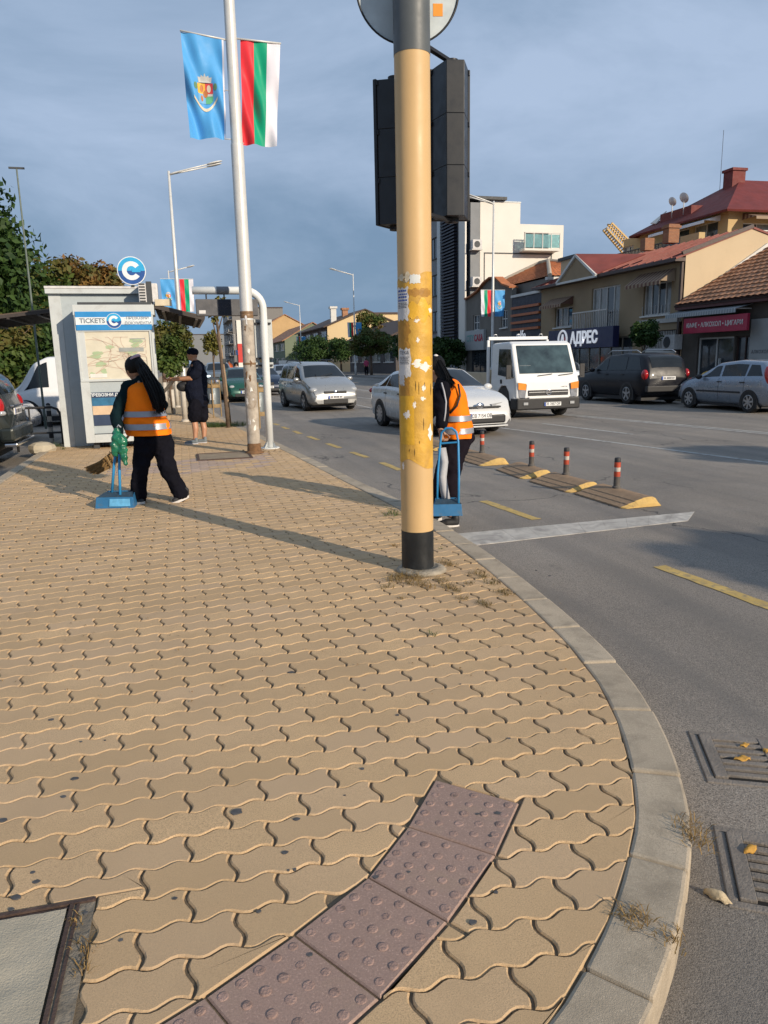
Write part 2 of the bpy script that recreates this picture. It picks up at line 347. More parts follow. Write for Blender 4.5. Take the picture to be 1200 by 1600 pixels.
for dist, x, y, px, py in cells:
    inview = px > -60 and py < 1640
    indiv = nindiv < 296 and inview
    base = near_out if (indiv or dist < 4) else far_out
    wpoly = [(p[0]+x, p[1]+y) for p in base]
    corners = [(x-.03, y-.03), (x+PL+.03, y-.03), (x+PL+.03, y+PW+.03), (x-.03, y+PW+.03)]
    touch = abs(area(clip_convex(corners, WALK)))-abs(area(corners)) < -1e-7
    polys = [clip_convex(wpoly, WALK, .006)] if touch else [wpoly]
    polys = [p for p in polys if len(p) > 2]
    cut = touch
    for cv in (*TILES, HATCH):
        ov = clip_convex(corners, cv, -.01)
        if len(ov) > 2 and abs(area(ov)) > (.22 if cv is HATCH else .07)*abs(area(corners)): polys = cut_out(polys, cv); cut = True
    polys = [p for p in polys if abs(area(p)) > 4e-4]
    if not polys: continue
    z, tx, ty = rr.uniform(-.0012, .0012), rr.uniform(-.006, .006), rr.uniform(-.009, .009)
    if indiv:
        for p in polys:
            if not cut:
                if full_me is None: t_ = MB(); paver(t_, near_out); full_me = t_.mesh('paver', M_paver)
                o = link('paver', full_me, sidewalk); o.location = (x, y, z); o.rotation_euler = (ty, -tx, 0)
            else:
                t_ = MB(); lp = [(q[0]-x, q[1]-y) for q in p]; paver(t_, lp)
                if not t_.f: continue
                o = t_.build('paver', M_paver, sidewalk); o.location = (x, y, z)
            nindiv += 1
    else:
        mi = 1 if (10.7+.3*math.sin(x*3) < y < 12.3+.3*math.sin(x*2) and -1.2 < x < 1.1 and rr.random() < .75) else 0
        for p in polys: paver(rest, [(q[0]-x, q[1]-y) for q in p], (x, y), z, tx, ty, mi)
o = kind(rest.build('far_pavers', [M_paver, M_paver2], sidewalk), 'stuff')
# sidewalk beyond the pavers, and the strips of pavement on the far side
M_far_walk = mat('far_paving', (.36, .27, .165), .9, .12, .8, bump=.3, bscale=30, world_pos=True)
FARK = [(.8, 24.0), (.85, 32), (1.9, 47), (4.2, 75), (7.5, 120), (9.5, 200), (10, 330)]
g = MB()
for a, b in zip(FARK[:-1], FARK[1:]): g.prism([(-2.4, a[1]), a, b, (-2.4, b[1])], -.16, -.001)
kind(g.build('far_sidewalk', M_far_walk), 'structure')
g = MB(); g.prism([(16.9, 6), (22, 6), (22, 330), (16.9, 330)], -.16, .0); opp = kind(g.build('opposite_sidewalk', mat('grey_paving', (.22, .2, .18), .9, .15, .9, bump=.4, bscale=14, world_pos=True)), 'structure')
# ---------------- tactile tiles, each one a piece of the sidewalk
for (a0, b0), (a1, b1) in zip(TJ[:-1], TJ[1:]):
    c0 = (a0+b0+a1+b1)/4; quad_ = [a1-c0, b1-c0, b0-c0, a0-c0]; quad_ = [tuple(p) for p in quad_]
    if area(quad_) < 0: quad_ = quad_[::-1]
    t_ = MB(); paver(t_, quad_, gapw=.003, cham=.004); o = t_.build('tactile_tile', M_tact, sidewalk); o.location = (c0.x, c0.y, rr.uniform(.0005, .0025)); d_ = MB()
    for a in range(5):
        for b in range(5 if a % 2 == 0 else 4):
            u, v = .1+a*.2, .11+b*.195+(.097 if a % 2 else 0); w = rr.uniform(.85, 1.1); hh = rr.choice([.002, .0028, .0015, .0009])
            p = a0.lerp(b0, u).lerp(a1.lerp(b1, u), v)-c0; d_.lathe([(.0155*w, -.001), (.0148*w, hh*.55), (.011*w, hh), (.004*w, hh*.92)], (p.x, p.y, 0), 12)
    kind(d_.build('dome_studs', M_dome, o, smooth=True), 'stuff')
# ---------------- concrete kerb, stone by stone
kerb = kind(bpy.data.objects.new('kerb', None), 'structure'); COL.objects.link(kerb)
KO = KIN[1:]+[(.85, 32)]
def catmull(P, step):
    out = []
    for i in range(len(P)-1):
        p0, p1, p2, p3 = [Vector(P[max(0, min(len(P)-1, i+k))]) for k in (-1, 0, 1, 2)]
        n = max(2, int((p2-p1).length/step))
        for k in range(n):
            t = k/n; out.append(.5*((2*p1)+(p2-p0)*t+(2*p0-5*p1+4*p2-p3)*t*t+(3*p1-p0-3*p2+p3)*t**3))
    out.append(Vector(P[-1])); return out
kc = catmull(KO, .03); ks = [0.]
for a, b in zip(kc[:-1], kc[1:]): ks.append(ks[-1]+(b-a).length)
def kpt(s):
    s = max(0, min(ks[-1]-1e-4, s)); lo = 0; hi = len(ks)-1
    while hi-lo > 1:
        m = (lo+hi)//2
        if ks[m] <= s: lo = m
        else: hi = m
    t = (s-ks[lo])/(ks[hi]-ks[lo]+1e-9); p = kc[lo].lerp(kc[hi], t); d = (kc[hi]-kc[lo]).normalized(); return p, Vector((d.y, -d.x))
s = .18; i = 0
while s < ks[-1]-.2:
    ln = .5 if s < 7 else 1.0
    w = .165+rr.uniform(-.004, .004); sub = 4; inn = []; outp = []
    for k in range(sub+1):
        p, nn = kpt(s+.004+(ln-.008)*k/sub); inn.append(p-nn*.009); outp.append(p+nn*w)
    poly = [tuple(p) for p in outp]+[tuple(p) for p in reversed(inn)]
    if area(poly) < 0: poly.reverse()
    c = kpt(s+ln/2)[0]; t_ = MB(); t_.prism([(p[0]-c.x, p[1]-c.y) for p in poly], -.2, rr.uniform(.0, .006))
    o = t_.build('kerb_stone', M_kerb, kerb, bevel=.012); o.location = (c.x, c.y, 0); o.rotation_euler = (rr.uniform(-.008, .008), rr.uniform(-.008, .008), 0)
    s += ln; i += 1
for k in range(14):   # kerb along the car park on the left
    t_ = MB(); t_.box((0, 0, -.09), (.15, .985, .19)); o = t_.build('kerb_stone', M_kerb, kerb, bevel=.01); o.location = (LEFT_X-.077, 8.5+k, rr.uniform(0, .008)); o.rotation_euler = (0, 0, rr.uniform(-.01, .01))
for k in range(40):
    t_ = MB(); t_.box((0, 0, -.09), (.16, .985, .2)); o = t_.build('kerb_stone', M_kerb, kerb); o.location = (16.82, 8.5+k, 0)
# ---------------- painted markings, thin sheets a few millimetres above the asphalt
def strip(name, p, q, w, m, z=ROAD+.004, jag=0.):
    p, q = Vector(p), Vector(q); d = (q-p).normalized(); n = Vector((-d.y, d.x))*(w/2); t_ = MB()
    k = max(2, int((q-p).length/.12)); vs = []
    for i in range(k+1):
        c = p.lerp(q, i/k); a = rr.uniform(-jag, jag); b = rr.uniform(-jag, jag); vs += [(*(c-n*(1+a)), z), (*(c+n*(1+b)), z)]
    t_.add(vs, [(2*i, 2*i+2, 2*i+3, 2*i+1) for i in range(k)]); return t_.build(name, m, road)
dash = [((1030, 885), (1215, 953)), ((755, 783), (838, 812)), ((596, 723), (626, 735)), ((549, 706.5), (574, 715)), ((511, 693), (531, 700)), ((482, 682), (497, 687.5)), ((459, 673.5), (470, 678)), ((441, 667), (450, 670.5)), ((428, 662), (435, 664.5))]
for a, b in dash: p, q = G(*a, ROAD), G(*b, ROAD); strip('lane_dash', p.xy, q.xy, .115, M_yellow_paint, jag=.12)
# pale crossing band: blocks set side by side
bl = [G(700, 836, ROAD).xy, G(1085, 800, ROAD).xy, G(735, 853.5, ROAD).xy, G(1075, 814, ROAD).xy]; NB = 10
for i in range(NB):
    a0, a1 = i/NB+.0004, (i+1)/NB-.0004; t_ = MB(); P = [bl[2].lerp(bl[3], a0), bl[2].lerp(bl[3], a1), bl[0].lerp(bl[1], a1), bl[0].lerp(bl[1], a0)]
    t_.prism([tuple(p) for p in P], ROAD-.02, ROAD+.004+rr.uniform(0, .002)); t_.build('pale_block', M_pale_block, road)
for pts in ([(10.1, 2.0), (8.45, 9.11), (7.25, 15.91), (6.3, 24), (6.2, 40), (7, 70)], [(12.9, 4.0), (11.4, 12.35), (10.39, 18.75), (9.6, 28), (9.6, 48), (11, 80)], [(10.62+2.45, 4.0), (11.62, 12.35), (10.6, 18.75), (9.8, 28), (9.8, 48), (11.2, 80)]):
    for a, b in zip(pts[:-1], pts[1:]): strip('lane_line', a, b, .1, M_white_paint, jag=.15)
for y in (13.5, 22.5, 31, 40, 49, 58):
    x = 9.05-.16*(y-13.5) if y < 24 else 7.5+.05*(y-24); strip('lane_line', (x, y), (x-.45, y+3.2), .11, M_white_paint, jag=.15)
# ---------------- utility cover with concrete infill, bottom left
uc = thing('utility_cover', 'square concrete-filled utility cover in a rusty steel frame set into the tan pavers', 'utility cover', (HC.x, HC.y, 0))
M_rust = mat('rusty_steel', (.085, .055, .045), .8, .3, 14, bump=.5, bscale=90, metal=.25, dirt=(.2, .13, .08), dirt_amt=.5, dirt_scale=12)
M_conc = mat('rough_concrete', (.42, .37, .28), .95, .14, 4, bump=.5, bscale=160, dirt=(.3, .26, .2), dirt_amt=.4, dirt_scale=5)
def hl(a, b): return (HL.x*a+HD.x*b, HL.y*a+HD.y*b)
def hpoly(a0, b0, a1, b1):
    p = [hl(a0, b0), hl(a1, b0), hl(a1, b1), hl(a0, b1)]
    return p if area(p) > 0 else p[::-1]
t_ = MB(); N = 40; vs = []; fs = []
for i in range(N+1):
    for j in range(N+1):
        a, b = .075+(.75-.075)*i/N, .03+.56*j/N; x, y = hl(a, b)
        n1 = mnoise.fractal(Vector((a*9, b*9, 1)), 1, 2, 5); k = max(0, mnoise.noise(Vector((a*4+3, b*4, 0)))+.18)
        z = .006-(.002+.011*abs(n1)*k*1.6 if k > 0 else 0)+.0016*mnoise.noise(Vector((a*40, b*40, 2)))
        vs.append((x, y, z))
up = (Vector((*hl(.1, 0), 0))-Vector((*hl(0, 0), 0))).cross(Vector((*hl(0, .1), 0))).z > 0
for i in range(N):
    for j in range(N):
        q = (i*(N+1)+j, (i+1)*(N+1)+j, (i+1)*(N+1)+j+1, i*(N+1)+j+1); fs.append(q if up else q[::-1])
t_.add(vs, fs); t_.build('concrete_infill', M_conc, uc, smooth=True)
t_ = MB(); t_.prism(hpoly(0, -.0, .75, .012), -.05, .0035); t_.prism(hpoly(.058, .014, .068, .6), -.05, .004); t_.prism(hpoly(.042, .014, .05, .6), -.05, .0015); t_.prism(hpoly(.07, .018, .75, .026), -.05, -.001)
t_.build('steel_frame', M_rust, uc)
t_ = MB(); t_.prism(hpoly(.0, .013, .06, .6), -.05, -.003); t_.build('mortar_joint', mat('dirty_mortar', (.2, .17, .13), .95, .3, 20, bump=.9, bscale=60), uc)
# ---------------- round-cornered service hatch farther up the pavement
h2 = thing('service_hatch', 'flat square service hatch with a dark rim beside the flag-bearing lamp post', 'hatch', G(350, 713).to_tuple())
t_ = MB(); t_.box((0, 0, .004), (.8, .8, .012)); t_.build('hatch_lid', mat('hatch_lid', (.27, .21, .145), .9, .2, 5, bump=.4, bscale=60), h2)
t_ = MB()
for a in (-1, 1): t_.box((a*.42, 0, .006), (.04, .88, .02)); t_.box((0, a*.42, .0065), (.798, .04, .02))
t_.build('hatch_rim', M_rust, h2)
# ---------------- road gratings
M_iron = mat('cast_iron', (.21, .185, .16), .8, .22, 9, bump=.6, bscale=110, metal=.1, dirt=(.15, .12, .09), dirt_amt=.5, dirt_scale=6)
M_drain_shade = mat('drain_shade', (.012, .011, .01), .95)
def grating(lab, c1, c2, c3):
    A, B, Cc = [G(*c, ROAD).xy for c in (c1, c2, c3)]; ex = (B-A).normalized(); ey = (Cc-A); ey = (ey-ex*ey.dot(ex)).normalized()
    if ex.x*ey.y-ex.y*ey.x > 0: pass
    t = thing('drain_grating', lab, 'drain grating', (A.x, A.y, ROAD), 0, 'drain gratings in the gutter')
    W_, H_ = .52, .34; M = Matrix(((ex.x, ey.x, 0, 0), (ex.y, ey.y, 0, 0), (0, 0, 1, 0), (0, 0, 0, 1)))
    fl = (ex.x*ey.y-ex.y*ey.x) < 0
    def pr(mb, a0, b0, a1, b1, z0, z1):
        p = [(a0, b0), (a1, b0), (a1, b1), (a0, b1)]; p = p[::-1] if fl else p
        mb.prism([tuple((M@Vector((q[0], q[1], 0))).xy) for q in p], z0, z1)
    f = MB(); e = .035
    pr(f, -e, -e, W_+e, -.004, -.05, .006); pr(f, -e, H_+.004, W_+e, H_+e, -.05, .006); pr(f, -e, -.004, -.004, H_+.004, -.05, .006); pr(f, W_+.004, -.004, W_+e, H_+.004, -.05, .006)
    f.build('grating_frame', M_iron, t, bevel=.004)
    v = MB(); pr(v, 0, 0, W_, H_, -.06, .0015); v.build('slot_shade', M_drain_shade, t)  # solid near-black block: shade of the drain hollow is put in its colour
    for (a0, a1) in ((.0, .05), (.235, .285), (.47, .52)): q = MB(); pr(q, a0+.001, .001, a1, H_-.001, -.03, .0135); q.build('grating_rib', M_iron, t, bevel=.003)
    n = 6
    for (a0, a1) in ((.0495, .2355), (.2845, .4705)):
        for i in range(n+1):
            y = .012+(H_-.024-.034)*i/n; q = MB(); pr(q, a0, y-.011 if i == 0 else y, a1, y+.028, -.03, .012+.0007*(i % 2)); q.build('grating_bar', M_iron, t, bevel=.003)
    return t
grating('farther cast iron road grating with fallen leaves caught in its slots', (1090, 1150), (1215, 1160), (1112, 1243))
grating('nearer cast iron road grating cut off by the right edge of the photo', (1133, 1303), (1290, 1328), (1158, 1463))
# ---------------- lane separators with posts
M_rub = mat('dusty_rubber', (.3, .2, .12), .9, .2, 9, bump=.4, bscale=70, dirt=(.08, .06, .045), dirt_amt=.6, dirt_scale=9)
M_ryel = mat('separator_yellow', (.55, .36, .12), .8, .12, 9, dirt=(.2, .14, .08), dirt_amt=.6, dirt_scale=16)
M_post = mat('post_black', (.03, .03, .032), .6, .2, 9); M_pred = mat('reflector_red', (.42, .06, .025), .5, .25, 20, dirt=(.1, .06, .04), dirt_amt=.8, dirt_scale=30); M_pwhi = mat('reflector_white', (.5, .46, .4), .5, .2, 20, dirt=(.14, .12, .1), dirt_amt=.8, dirt_scale=30); M_pcl = mat('post_dusty', (.1, .09, .08), .7, .25, 12)
def separator(y0, y1, x, lab, tilt=0.):
    ln = y1-y0; t = thing('lane_separator', lab, 'lane separator', (x, (y0+y1)/2, ROAD+.004), tilt, 'rubber separators along the cycle lane')
    prof = [(-.34, 0), (-.335, .015), (-.26, .03), (-.25, .04), (-.17, .058), (-.16, .068), (-.08, .086), (-.06, .094), (-.01, .1), (.06, .1), (.1, .08), (.14, .03), (.16, 0)]
    b = MB(); n = len(prof); Y = [-ln/2+.012]+[-ln/2+.03+(ln-.06)*i/16 for i in range(17)]+[ln/2-.012]; vs = []
    for k, yy in enumerate(Y):
        for (px_, pz) in prof: vs.append((px_*(1+.03*(k % 2)), yy, pz*(.97 if k % 2 else 1)))
    b.add(vs, [(k*n+i, (k+1)*n+i, (k+1)*n+i+1, k*n+i+1) for k in range(len(Y)-1) for i in range(n-1)]); b.build('ribbed_body', M_rub, t, auto=30)
    for e in (-1, 1):
        b = MB(); yy = e*(ln/2-.012); vs = [(p[0], yy, p[1]) for p in prof]+[(p[0]*.9, yy+e*.05, p[1]*.35) for p in prof]
        fs = [(i, i+1, n+i+1, n+i) if e > 0 else (i+1, i, n+i, n+i+1) for i in range(n-1)]+[tuple(range(n, 2*n))[::-e], ]
        b.add(vs, [f[::-1] for f in fs]); b.build('end_cap', M_ryel, t)
    return t
sep = [(6.9, 7.86, 4.84, 'nearest rubber lane separator, beside the pale crossing band'), (8.0, 8.9, 4.76, 'second rubber lane separator from the pale crossing band'), (9.12, 10.0, 4.74, 'third rubber lane separator from the pale crossing band'), (10.5, 12.1, 4.66, 'fourth rubber lane separator, just right of the half-hidden worker'), (12.6, 14.0, 4.6, 'farthest lane separator, behind the half-hidden worker')]
for i, (a, b, x, lab) in enumerate(sep): separator(a, b, x, lab, (.03, .06, -.04, .04, 0)[i])
plab = ['nearest black marker post with red and white bands', 'second marker post from the pale band, red and white banded', 'third marker post from the pale band, red and white banded', 'fourth marker post, just right of the orange-vested worker', 'farthest marker post, partly behind the orange-vested worker']
for i, ((px, py), x) in enumerate(zip([(963, 768), (884, 750), (830, 738), (753, 720), (728, 712)], [4.86, 4.82, 4.76, 4.7, 4.68])):
    p = atX(px, py, x); y = p.y; t = thing('marker_post', plab[i], 'marker post', (x, y, ROAD+.11), 0, 'posts on the lane separators')
    h = .36
    q = MB(); q.lathe([(.05, -.02), (.05, .01), (.038, .02), (.036, .12), (.036, .13)]); q.build('post_shaft', M_pcl, t, auto=40)
    q = MB(); q.lathe([(.037, .13), (.037, .19)]); q.build('lower_red_band', M_pred, t, auto=40)
    q = MB(); q.lathe([(.0365, .191), (.0365, .239)]); q.build('white_band', M_pwhi, t, auto=40)
    q = MB(); q.lathe([(.037, .24), (.037, .3)]); q.build('upper_red_band', M_pred, t, auto=40)
    q = MB(); q.lathe([(.036, .301), (.036, .34), (.028, .352), (.012, .355)]); q.build('post_cap', M_post, t, auto=40)
# ---------------- gum spots
gs = MB()
spots = [(369, 1269, .022), (25, 1403, .014), (73, 1466, .016), (5, 1282, .014), (117, 1217, .013), (455, 1051, .016), (80, 1125, .014), (1000-12, 1286, .008), (905, 1378, .0)]
for k in range(46): spots.append((rr.uniform(0, 950), rr.uniform(760, 1500), rr.uniform(.004, .012)))
for x, y, r_ in spots:
    if r_ <= 0: continue
    p = G(x, y)
    if p.x > 1.2 and p.y < 2.6: continue
    n = 9; pl = [(p.x+r_*math.cos(2*PI*i/n)*rr.uniform(.75, 1.25), p.y+.75*r_*math.sin(2*PI*i/n)*rr.uniform(.8, 1.2)) for i in range(n)]; gs.prism(pl, -.003, .0034)
kind(gs.build('gum_spots', mat('old_gum', (.075, .075, .078), .8, .3, 40, world_pos=True), None, smooth=False), 'stuff')['label'] = 'old flattened chewing gum spots on the tan pavers'
# ================================================================== signal pole in the foreground
PP = Vector((1.585, 4.985, 0)); PR = .1165
pc = Vector((-PP.x, -PP.y, 0)).normalized(); pr_ = Vector((-pc.y, pc.x, 0))
if pr_.x < 0: pr_ = -pr_
def pz(y): return atY(655, y, 4.9).z
M_beige = mat('pole_beige', (.58, .385, .18), .5, .05, 2, bump=.08, bscale=20, dirt=(.5, .33, .14), dirt_amt=.3, dirt_scale=4)
M_black = mat('pole_black_paint', (.014, .016, .018), .45, .3, 6, bump=.2, bscale=30, dirt=(.05, .05, .045), dirt_amt=.5, dirt_scale=7)
M_gtop = mat('pole_grey_paint', (.09, .1, .105), .5, .12, 4, bump=.1, bscale=30)
M_ochre = mat('ochre_glue_layer', (.57, .325, .05), .55, .22, 7, bump=.5, bscale=26, dirt=(.34, .19, .055), dirt_amt=.6, dirt_scale=6)
M_paper = mat('weathered_paper', (.62, .61, .6), .85, .1, 12, bump=.4, bscale=60, dirt=(.42, .4, .37), dirt_amt=.5, dirt_scale=14)
M_ink = mat('print_dark', (.06, .06, .075), .8); M_inkb = mat('print_blue', (.05, .1, .35), .8)
sp = thing('signal_pole', 'thick beige traffic signal pole with black foot and flaking ochre poster layer', 'signal pole', PP.to_tuple())
def band(name, z0, z1, r, m, n=48, steps=1):
    b = MB(); b.lathe([(r, z0+(z1-z0)*i/steps) for i in range(steps+1)], (0, 0, 0), n); return b.build(name, m, sp, auto=40)
zb, zo0, zo1, zg = pz(831), pz(722), pz(436), pz(80)
band('black_foot', -.02, zb, PR+.001, M_black); band('beige_shaft', zb-.01, zg, PR-.0005, M_beige); band('grey_shaft', zg, 5.6, PR+.0015, M_gtop)
b = MB(); b.lathe([(.0, 0), (.19, 0.002), (.17, .02), (.125, .035), (.12, .03)], (.02, -.02, 0), 18); b.build('cement_collar', mat('cement_spill', (.3, .26, .2), .95, .25, 14, bump=.9, bscale=40), sp, smooth=True)
def cyl_pt(th, z, r): d = pc*math.cos(th)+pr_*math.sin(th); return (d.x*r, d.y*r, z)
def patch(name, z0, z1, t0, t1, r, m, parent=sp, jag=0., seed=0, nz_=14, nt_=14, hole=None):
    """a sheet pasted round the pole between two heights and two angles, with torn edges"""
    q = random.Random(seed); b = MB(); vs = []
    for i in range(nz_+1):
        for j in range(nt_+1):
            a, c = i/nz_, j/nt_
            ez = jag*(mnoise.noise(Vector((c*6, seed*3.1, 0)))*(1 if a < .5 else -1))*(abs(a-.5)*2)**2; et = jag*(mnoise.noise(Vector((a*6, seed*1.7, 5))))*(abs(c-.5)*2)**2*(1 if c < .5 else -1)
            vs.append(cyl_pt(t0+(t1-t0)*c+et*4, z0+(z1-z0)*a+ez, r))
    fs = []
    for i in range(nz_):
        for j in range(nt_):
            if hole and mnoise.noise(Vector((i*hole, j*hole, seed))) > .28: continue
            k = i*(nt_+1)+j; fs.append((k, k+1, k+nt_+2, k+nt_+1))
    b.add(vs, fs); return b.build(name, m, parent, smooth=True)
full = (-1.62, 1.62)
patch('ochre_layer', zo0, zo1, -PI*.98, PI*.98, PR+.0012, M_ochre, jag=.09, seed=3, nz_=30, nt_=60)
M_ochre2 = mat('ochre_dark_layer', (.4, .2, .03), .6, .22, 12, bump=.5, bscale=40, dirt=(.25, .13, .04), dirt_amt=.6, dirt_scale=14)
M_ochre3 = mat('ochre_bright_layer', (.66, .37, .03), .5, .1, 9, bump=.4, bscale=30)
def tu(px): return math.asin(max(-.999, min(.999, (px-651)/27.5)))
def P2(name, x0, y0, x1, y1, m, k, jag=.0, seed=1, hole=None, parent=sp): return patch(name, pz(y1), pz(y0), tu(x0), tu(x1), PR+.0012+k*.0009, m, parent, jag, seed, hole=hole)
P2('glue_stain', 624, 500, 641, 545, M_ochre2, 1, .05, 21); P2('glue_stain', 641, 452, 676, 463, M_ochre2, 1, .02, 22); P2('tape_layer', 626, 618, 648, 694, M_ochre3, 1, .0, 23); P2('glue_stain', 626, 590, 641, 618, M_ochre2, 1, .02, 24)
P2('glue_stain', 646, 560, 676, 575, M_ochre3, 1, .03, 25); P2('glue_stain', 641, 470, 676, 500, M_ochre3, 1, .05, 26)
def cyl_text(name, body, size, px, py, m, parent, k=4, bold=0.):
    me = text_mesh(body, size, 0., bold); me.materials.append(m); t0 = tu(px); z0 = pz(py); r = PR+.0012+k*.0009
    for v in me.vertices: v.co = cyl_pt(t0+v.co.x/PR, z0+v.co.y, r)
    o = link(name, me, parent); return o
pa = P2('paper_notice', 624.2, 449, 641, 500, M_paper, 2, .03, 31)
def print_bars(parent, x0, x1, y0, rows, seed):      # print too small to read in the photograph: rows of ink strokes (height in pixels, ink)
    rg_ = random.Random(seed); y = y0
    for h_, ink in rows:
        x = x0
        while x < x1-1.2:
            w_ = min(rg_.uniform(1.2, 3.6), x1-x); P2('print_stroke', x, y, x+w_, y+h_, ink, 3, 0, 1, parent=parent); x += w_+.7
        y += h_*1.75+.6
print_bars(pa, 625.6, 639.5, 452.5, [(3.0, M_inkb), (2.0, M_inkb), (2.6, M_inkb), (2.6, M_inkb), (1.0, M_ink), (1.0, M_ink), (1.0, M_ink), (1.0, M_ink)], 6)
pb = P2('paper_notice', 624.6, 545, 643.5, 588, M_paper, 2, .025, 32)
cyl_text('lettering', 'ТЕКА', .032, 633, 551, M_ink, pb)
print_bars(pb, 626.2, 641.5, 557, [(1.1, M_ink), (1.5, M_ink), (1.0, M_ink), (1.0, M_ink), (1.0, M_ink)], 7)
P2('paper_scrap', 625, 588, 633, 600, M_paper, 2, .03, 33); P2('paper_scrap', 643.5, 430, 660, 443, mat('pale_sticker', (.6, .62, .6), .6, .12, 20), 2, .01, 34); P2('paper_scrap', 624.5, 428, 643, 438, mat('glue_residue', (.6, .52, .38), .8, .2, 20), 2, .05, 35)
M_white_scrap = mat('white_paper_scrap', (.78, .73, .66), .85, .08, 12, bump=.3, bscale=60)
for i, (a, b_, c, d) in enumerate([(657, 565, 678, 582), (643, 560, 664, 576), (630, 638, 643, 658), (645, 626, 653, 638), (657, 619, 668, 627), (648, 498, 660, 505), (652, 525, 658, 537), (660, 600, 668, 612), (668, 662, 678, 690), (627, 722, 632, 735), (672, 480, 678, 490)]):
    rg_ = random.Random(40+i); n_ = 18; cx_, cy_, rx_s, ry_s = (a+c)/2, (b_+d)/2, (c-a)/2, (d-b_)/2; pts_ = [(cx_+rx_s*math.cos(2*PI*k/n_)*rg_.uniform(.35, 1.1), cy_+ry_s*math.sin(2*PI*k/n_)*rg_.uniform(.35, 1.1)) for k in range(n_)]
    rr_ = PR+.0012+2*.0009; qq = MB(); V_ = [cyl_pt(tu(cx_+(p_[0]-cx_)*t_), pz(cy_+(p_[1]-cy_)*t_), rr_) for t_ in (1, .6, .3) for p_ in pts_]+[cyl_pt(tu(cx_), pz(cy_), rr_)]
    qq.add(V_, [(k_*n_+j_, k_*n_+(j_+1) % n_, (k_+1)*n_+(j_+1) % n_, (k_+1)*n_+j_) for k_ in (0, 1) for j_ in range(n_)]+[(2*n_+j_, 2*n_+(j_+1) % n_, 3*n_) for j_ in range(n_)]); qq.build('paper_scrap', M_white_scrap, sp)
sc_ = MB()   # drips and scratches
for (x, y0, y1) in ((651, 595, 610), (656, 597, 616), (663, 653, 672), (665, 597, 606), (656, 688, 693), (675, 600, 618), (640, 700, 705), (648, 700, 712)):
    for i in range(6):
        a, c = y0+(y1-y0)*i/6, y0+(y1-y0)*(i+1)/6; w = .5*(1-abs(i-2.5)/4)
        sc_.quad(cyl_pt(tu(x-w), pz(c), PR+.0032), cyl_pt(tu(x+w), pz(c), PR+.0032), cyl_pt(tu(x+w), pz(a), PR+.0032), cyl_pt(tu(x-w), pz(a), PR+.0032))
sc_.build('dark_drips', mat('dark_drip', (.07, .045, .02), .8), sp)
b = MB(); b.box((0, 0, 0), (.12, .012, .22)); o = b.build('service_door', M_beige, sp, bevel=.004); o.location = (pr_*PR*.5+pc*PR*-.9).to_tuple(); o.location.z = .6
# signal heads, seen from behind
M_house = mat('signal_housing', (.016, .018, .022), .42, .12, 5); M_bez = mat('signal_bezel', (.012, .013, .016), .5)
M_lensR = mat('signal_lens_red', (.2, .01, .01), .15, coat=.5); M_lensA = mat('signal_lens_amber', (.25, .1, .01), .15, coat=.5); M_lensG = mat('signal_lens_green', (.01, .15, .07), .15, coat=.5)
M_brk = mat('bracket_dark', (.03, .03, .033), .5, metal=.5)
def signal(px, y0, y1, Y, rz, lab):
    p0, p1 = atY(px, y1, Y), atY(px, y0, Y); z0, z1 = p0.z, p1.z; hgt = z1-z0; c = (p0+p1)/2
    t = thing('traffic_light', lab, 'traffic light', (c.x, c.y, z0), rz, 'traffic light heads on the signal pole')
    for k in range(3):
        a, e = hgt*k/3+.0006, hgt*(k+1)/3-.0006
        b = MB(); b.prism([(-.062, -.13), (.062, -.13), (.132, .06), (-.132, .06)], a, e); b.build('lamp_housing', M_house, t, bevel=.003)
        b = MB(); b.cyl((0, .085, (a+e)/2), (0, .095, (a+e)/2), .1, .1, 24); b.build('lens', (M_lensG, M_lensA, M_lensR)[k], t, smooth=False)
        v = MB(); n = 14; vs = []
        for j in range(n+1):
            th = -.35+(PI+.7)*j/n; vs += [(math.cos(th)*.108, .082, (a+e)/2+math.sin(th)*.108), (math.cos(th)*.108, .082+.05*max(.25, math.sin(max(0, min(PI, th)))), (a+e)/2+math.sin(th)*.108)]
        v.add(vs, [(2*j, 2*j+1, 2*j+3, 2*j+2) for j in range(n)]); o = v.build('visor', M_bez, t, smooth=True); so = o.modifiers.new('solid', 'SOLIDIFY'); so.thickness = .004
        for s_ in (-1, 1): h_ = MB(); h_.cyl((s_*.135, .055, e-.035), (s_*.135, .055, e-.005), .008, n=8); h_.build('hinge', M_bez, t)
    b = MB(); b.b2((-.145, .06, -.004), (.145, .085, hgt+.004)); b.build('bezel_plate', M_bez, t, bevel=.005)
    b = MB(); b.cyl((0, 0, -.025), (0, 0, 0), .05, n=16); b.cyl((0, 0, hgt), (0, 0, hgt+.04), .045, n=16); b.build('pivot', M_brk, t, auto=40)
    b = MB(); R = Matrix.Rotation(-rz, 3, 'Z'); d = R@(Vector((PP.x, PP.y, 0))-Vector((c.x, c.y, 0)))
    for z in (hgt+.025, -.015): b.bar((0, 0, z), (d.x, d.y, z), .035, .02)
    b.build('bracket_arm', M_brk, t)
    return t
signal(706, 104, 342, 5.32, -.16, 'black traffic light head seen from behind, right of the beige pole')
signal(618, 131, 354, 5.28, .75, 'black traffic light head half hidden behind the left side of the beige pole')
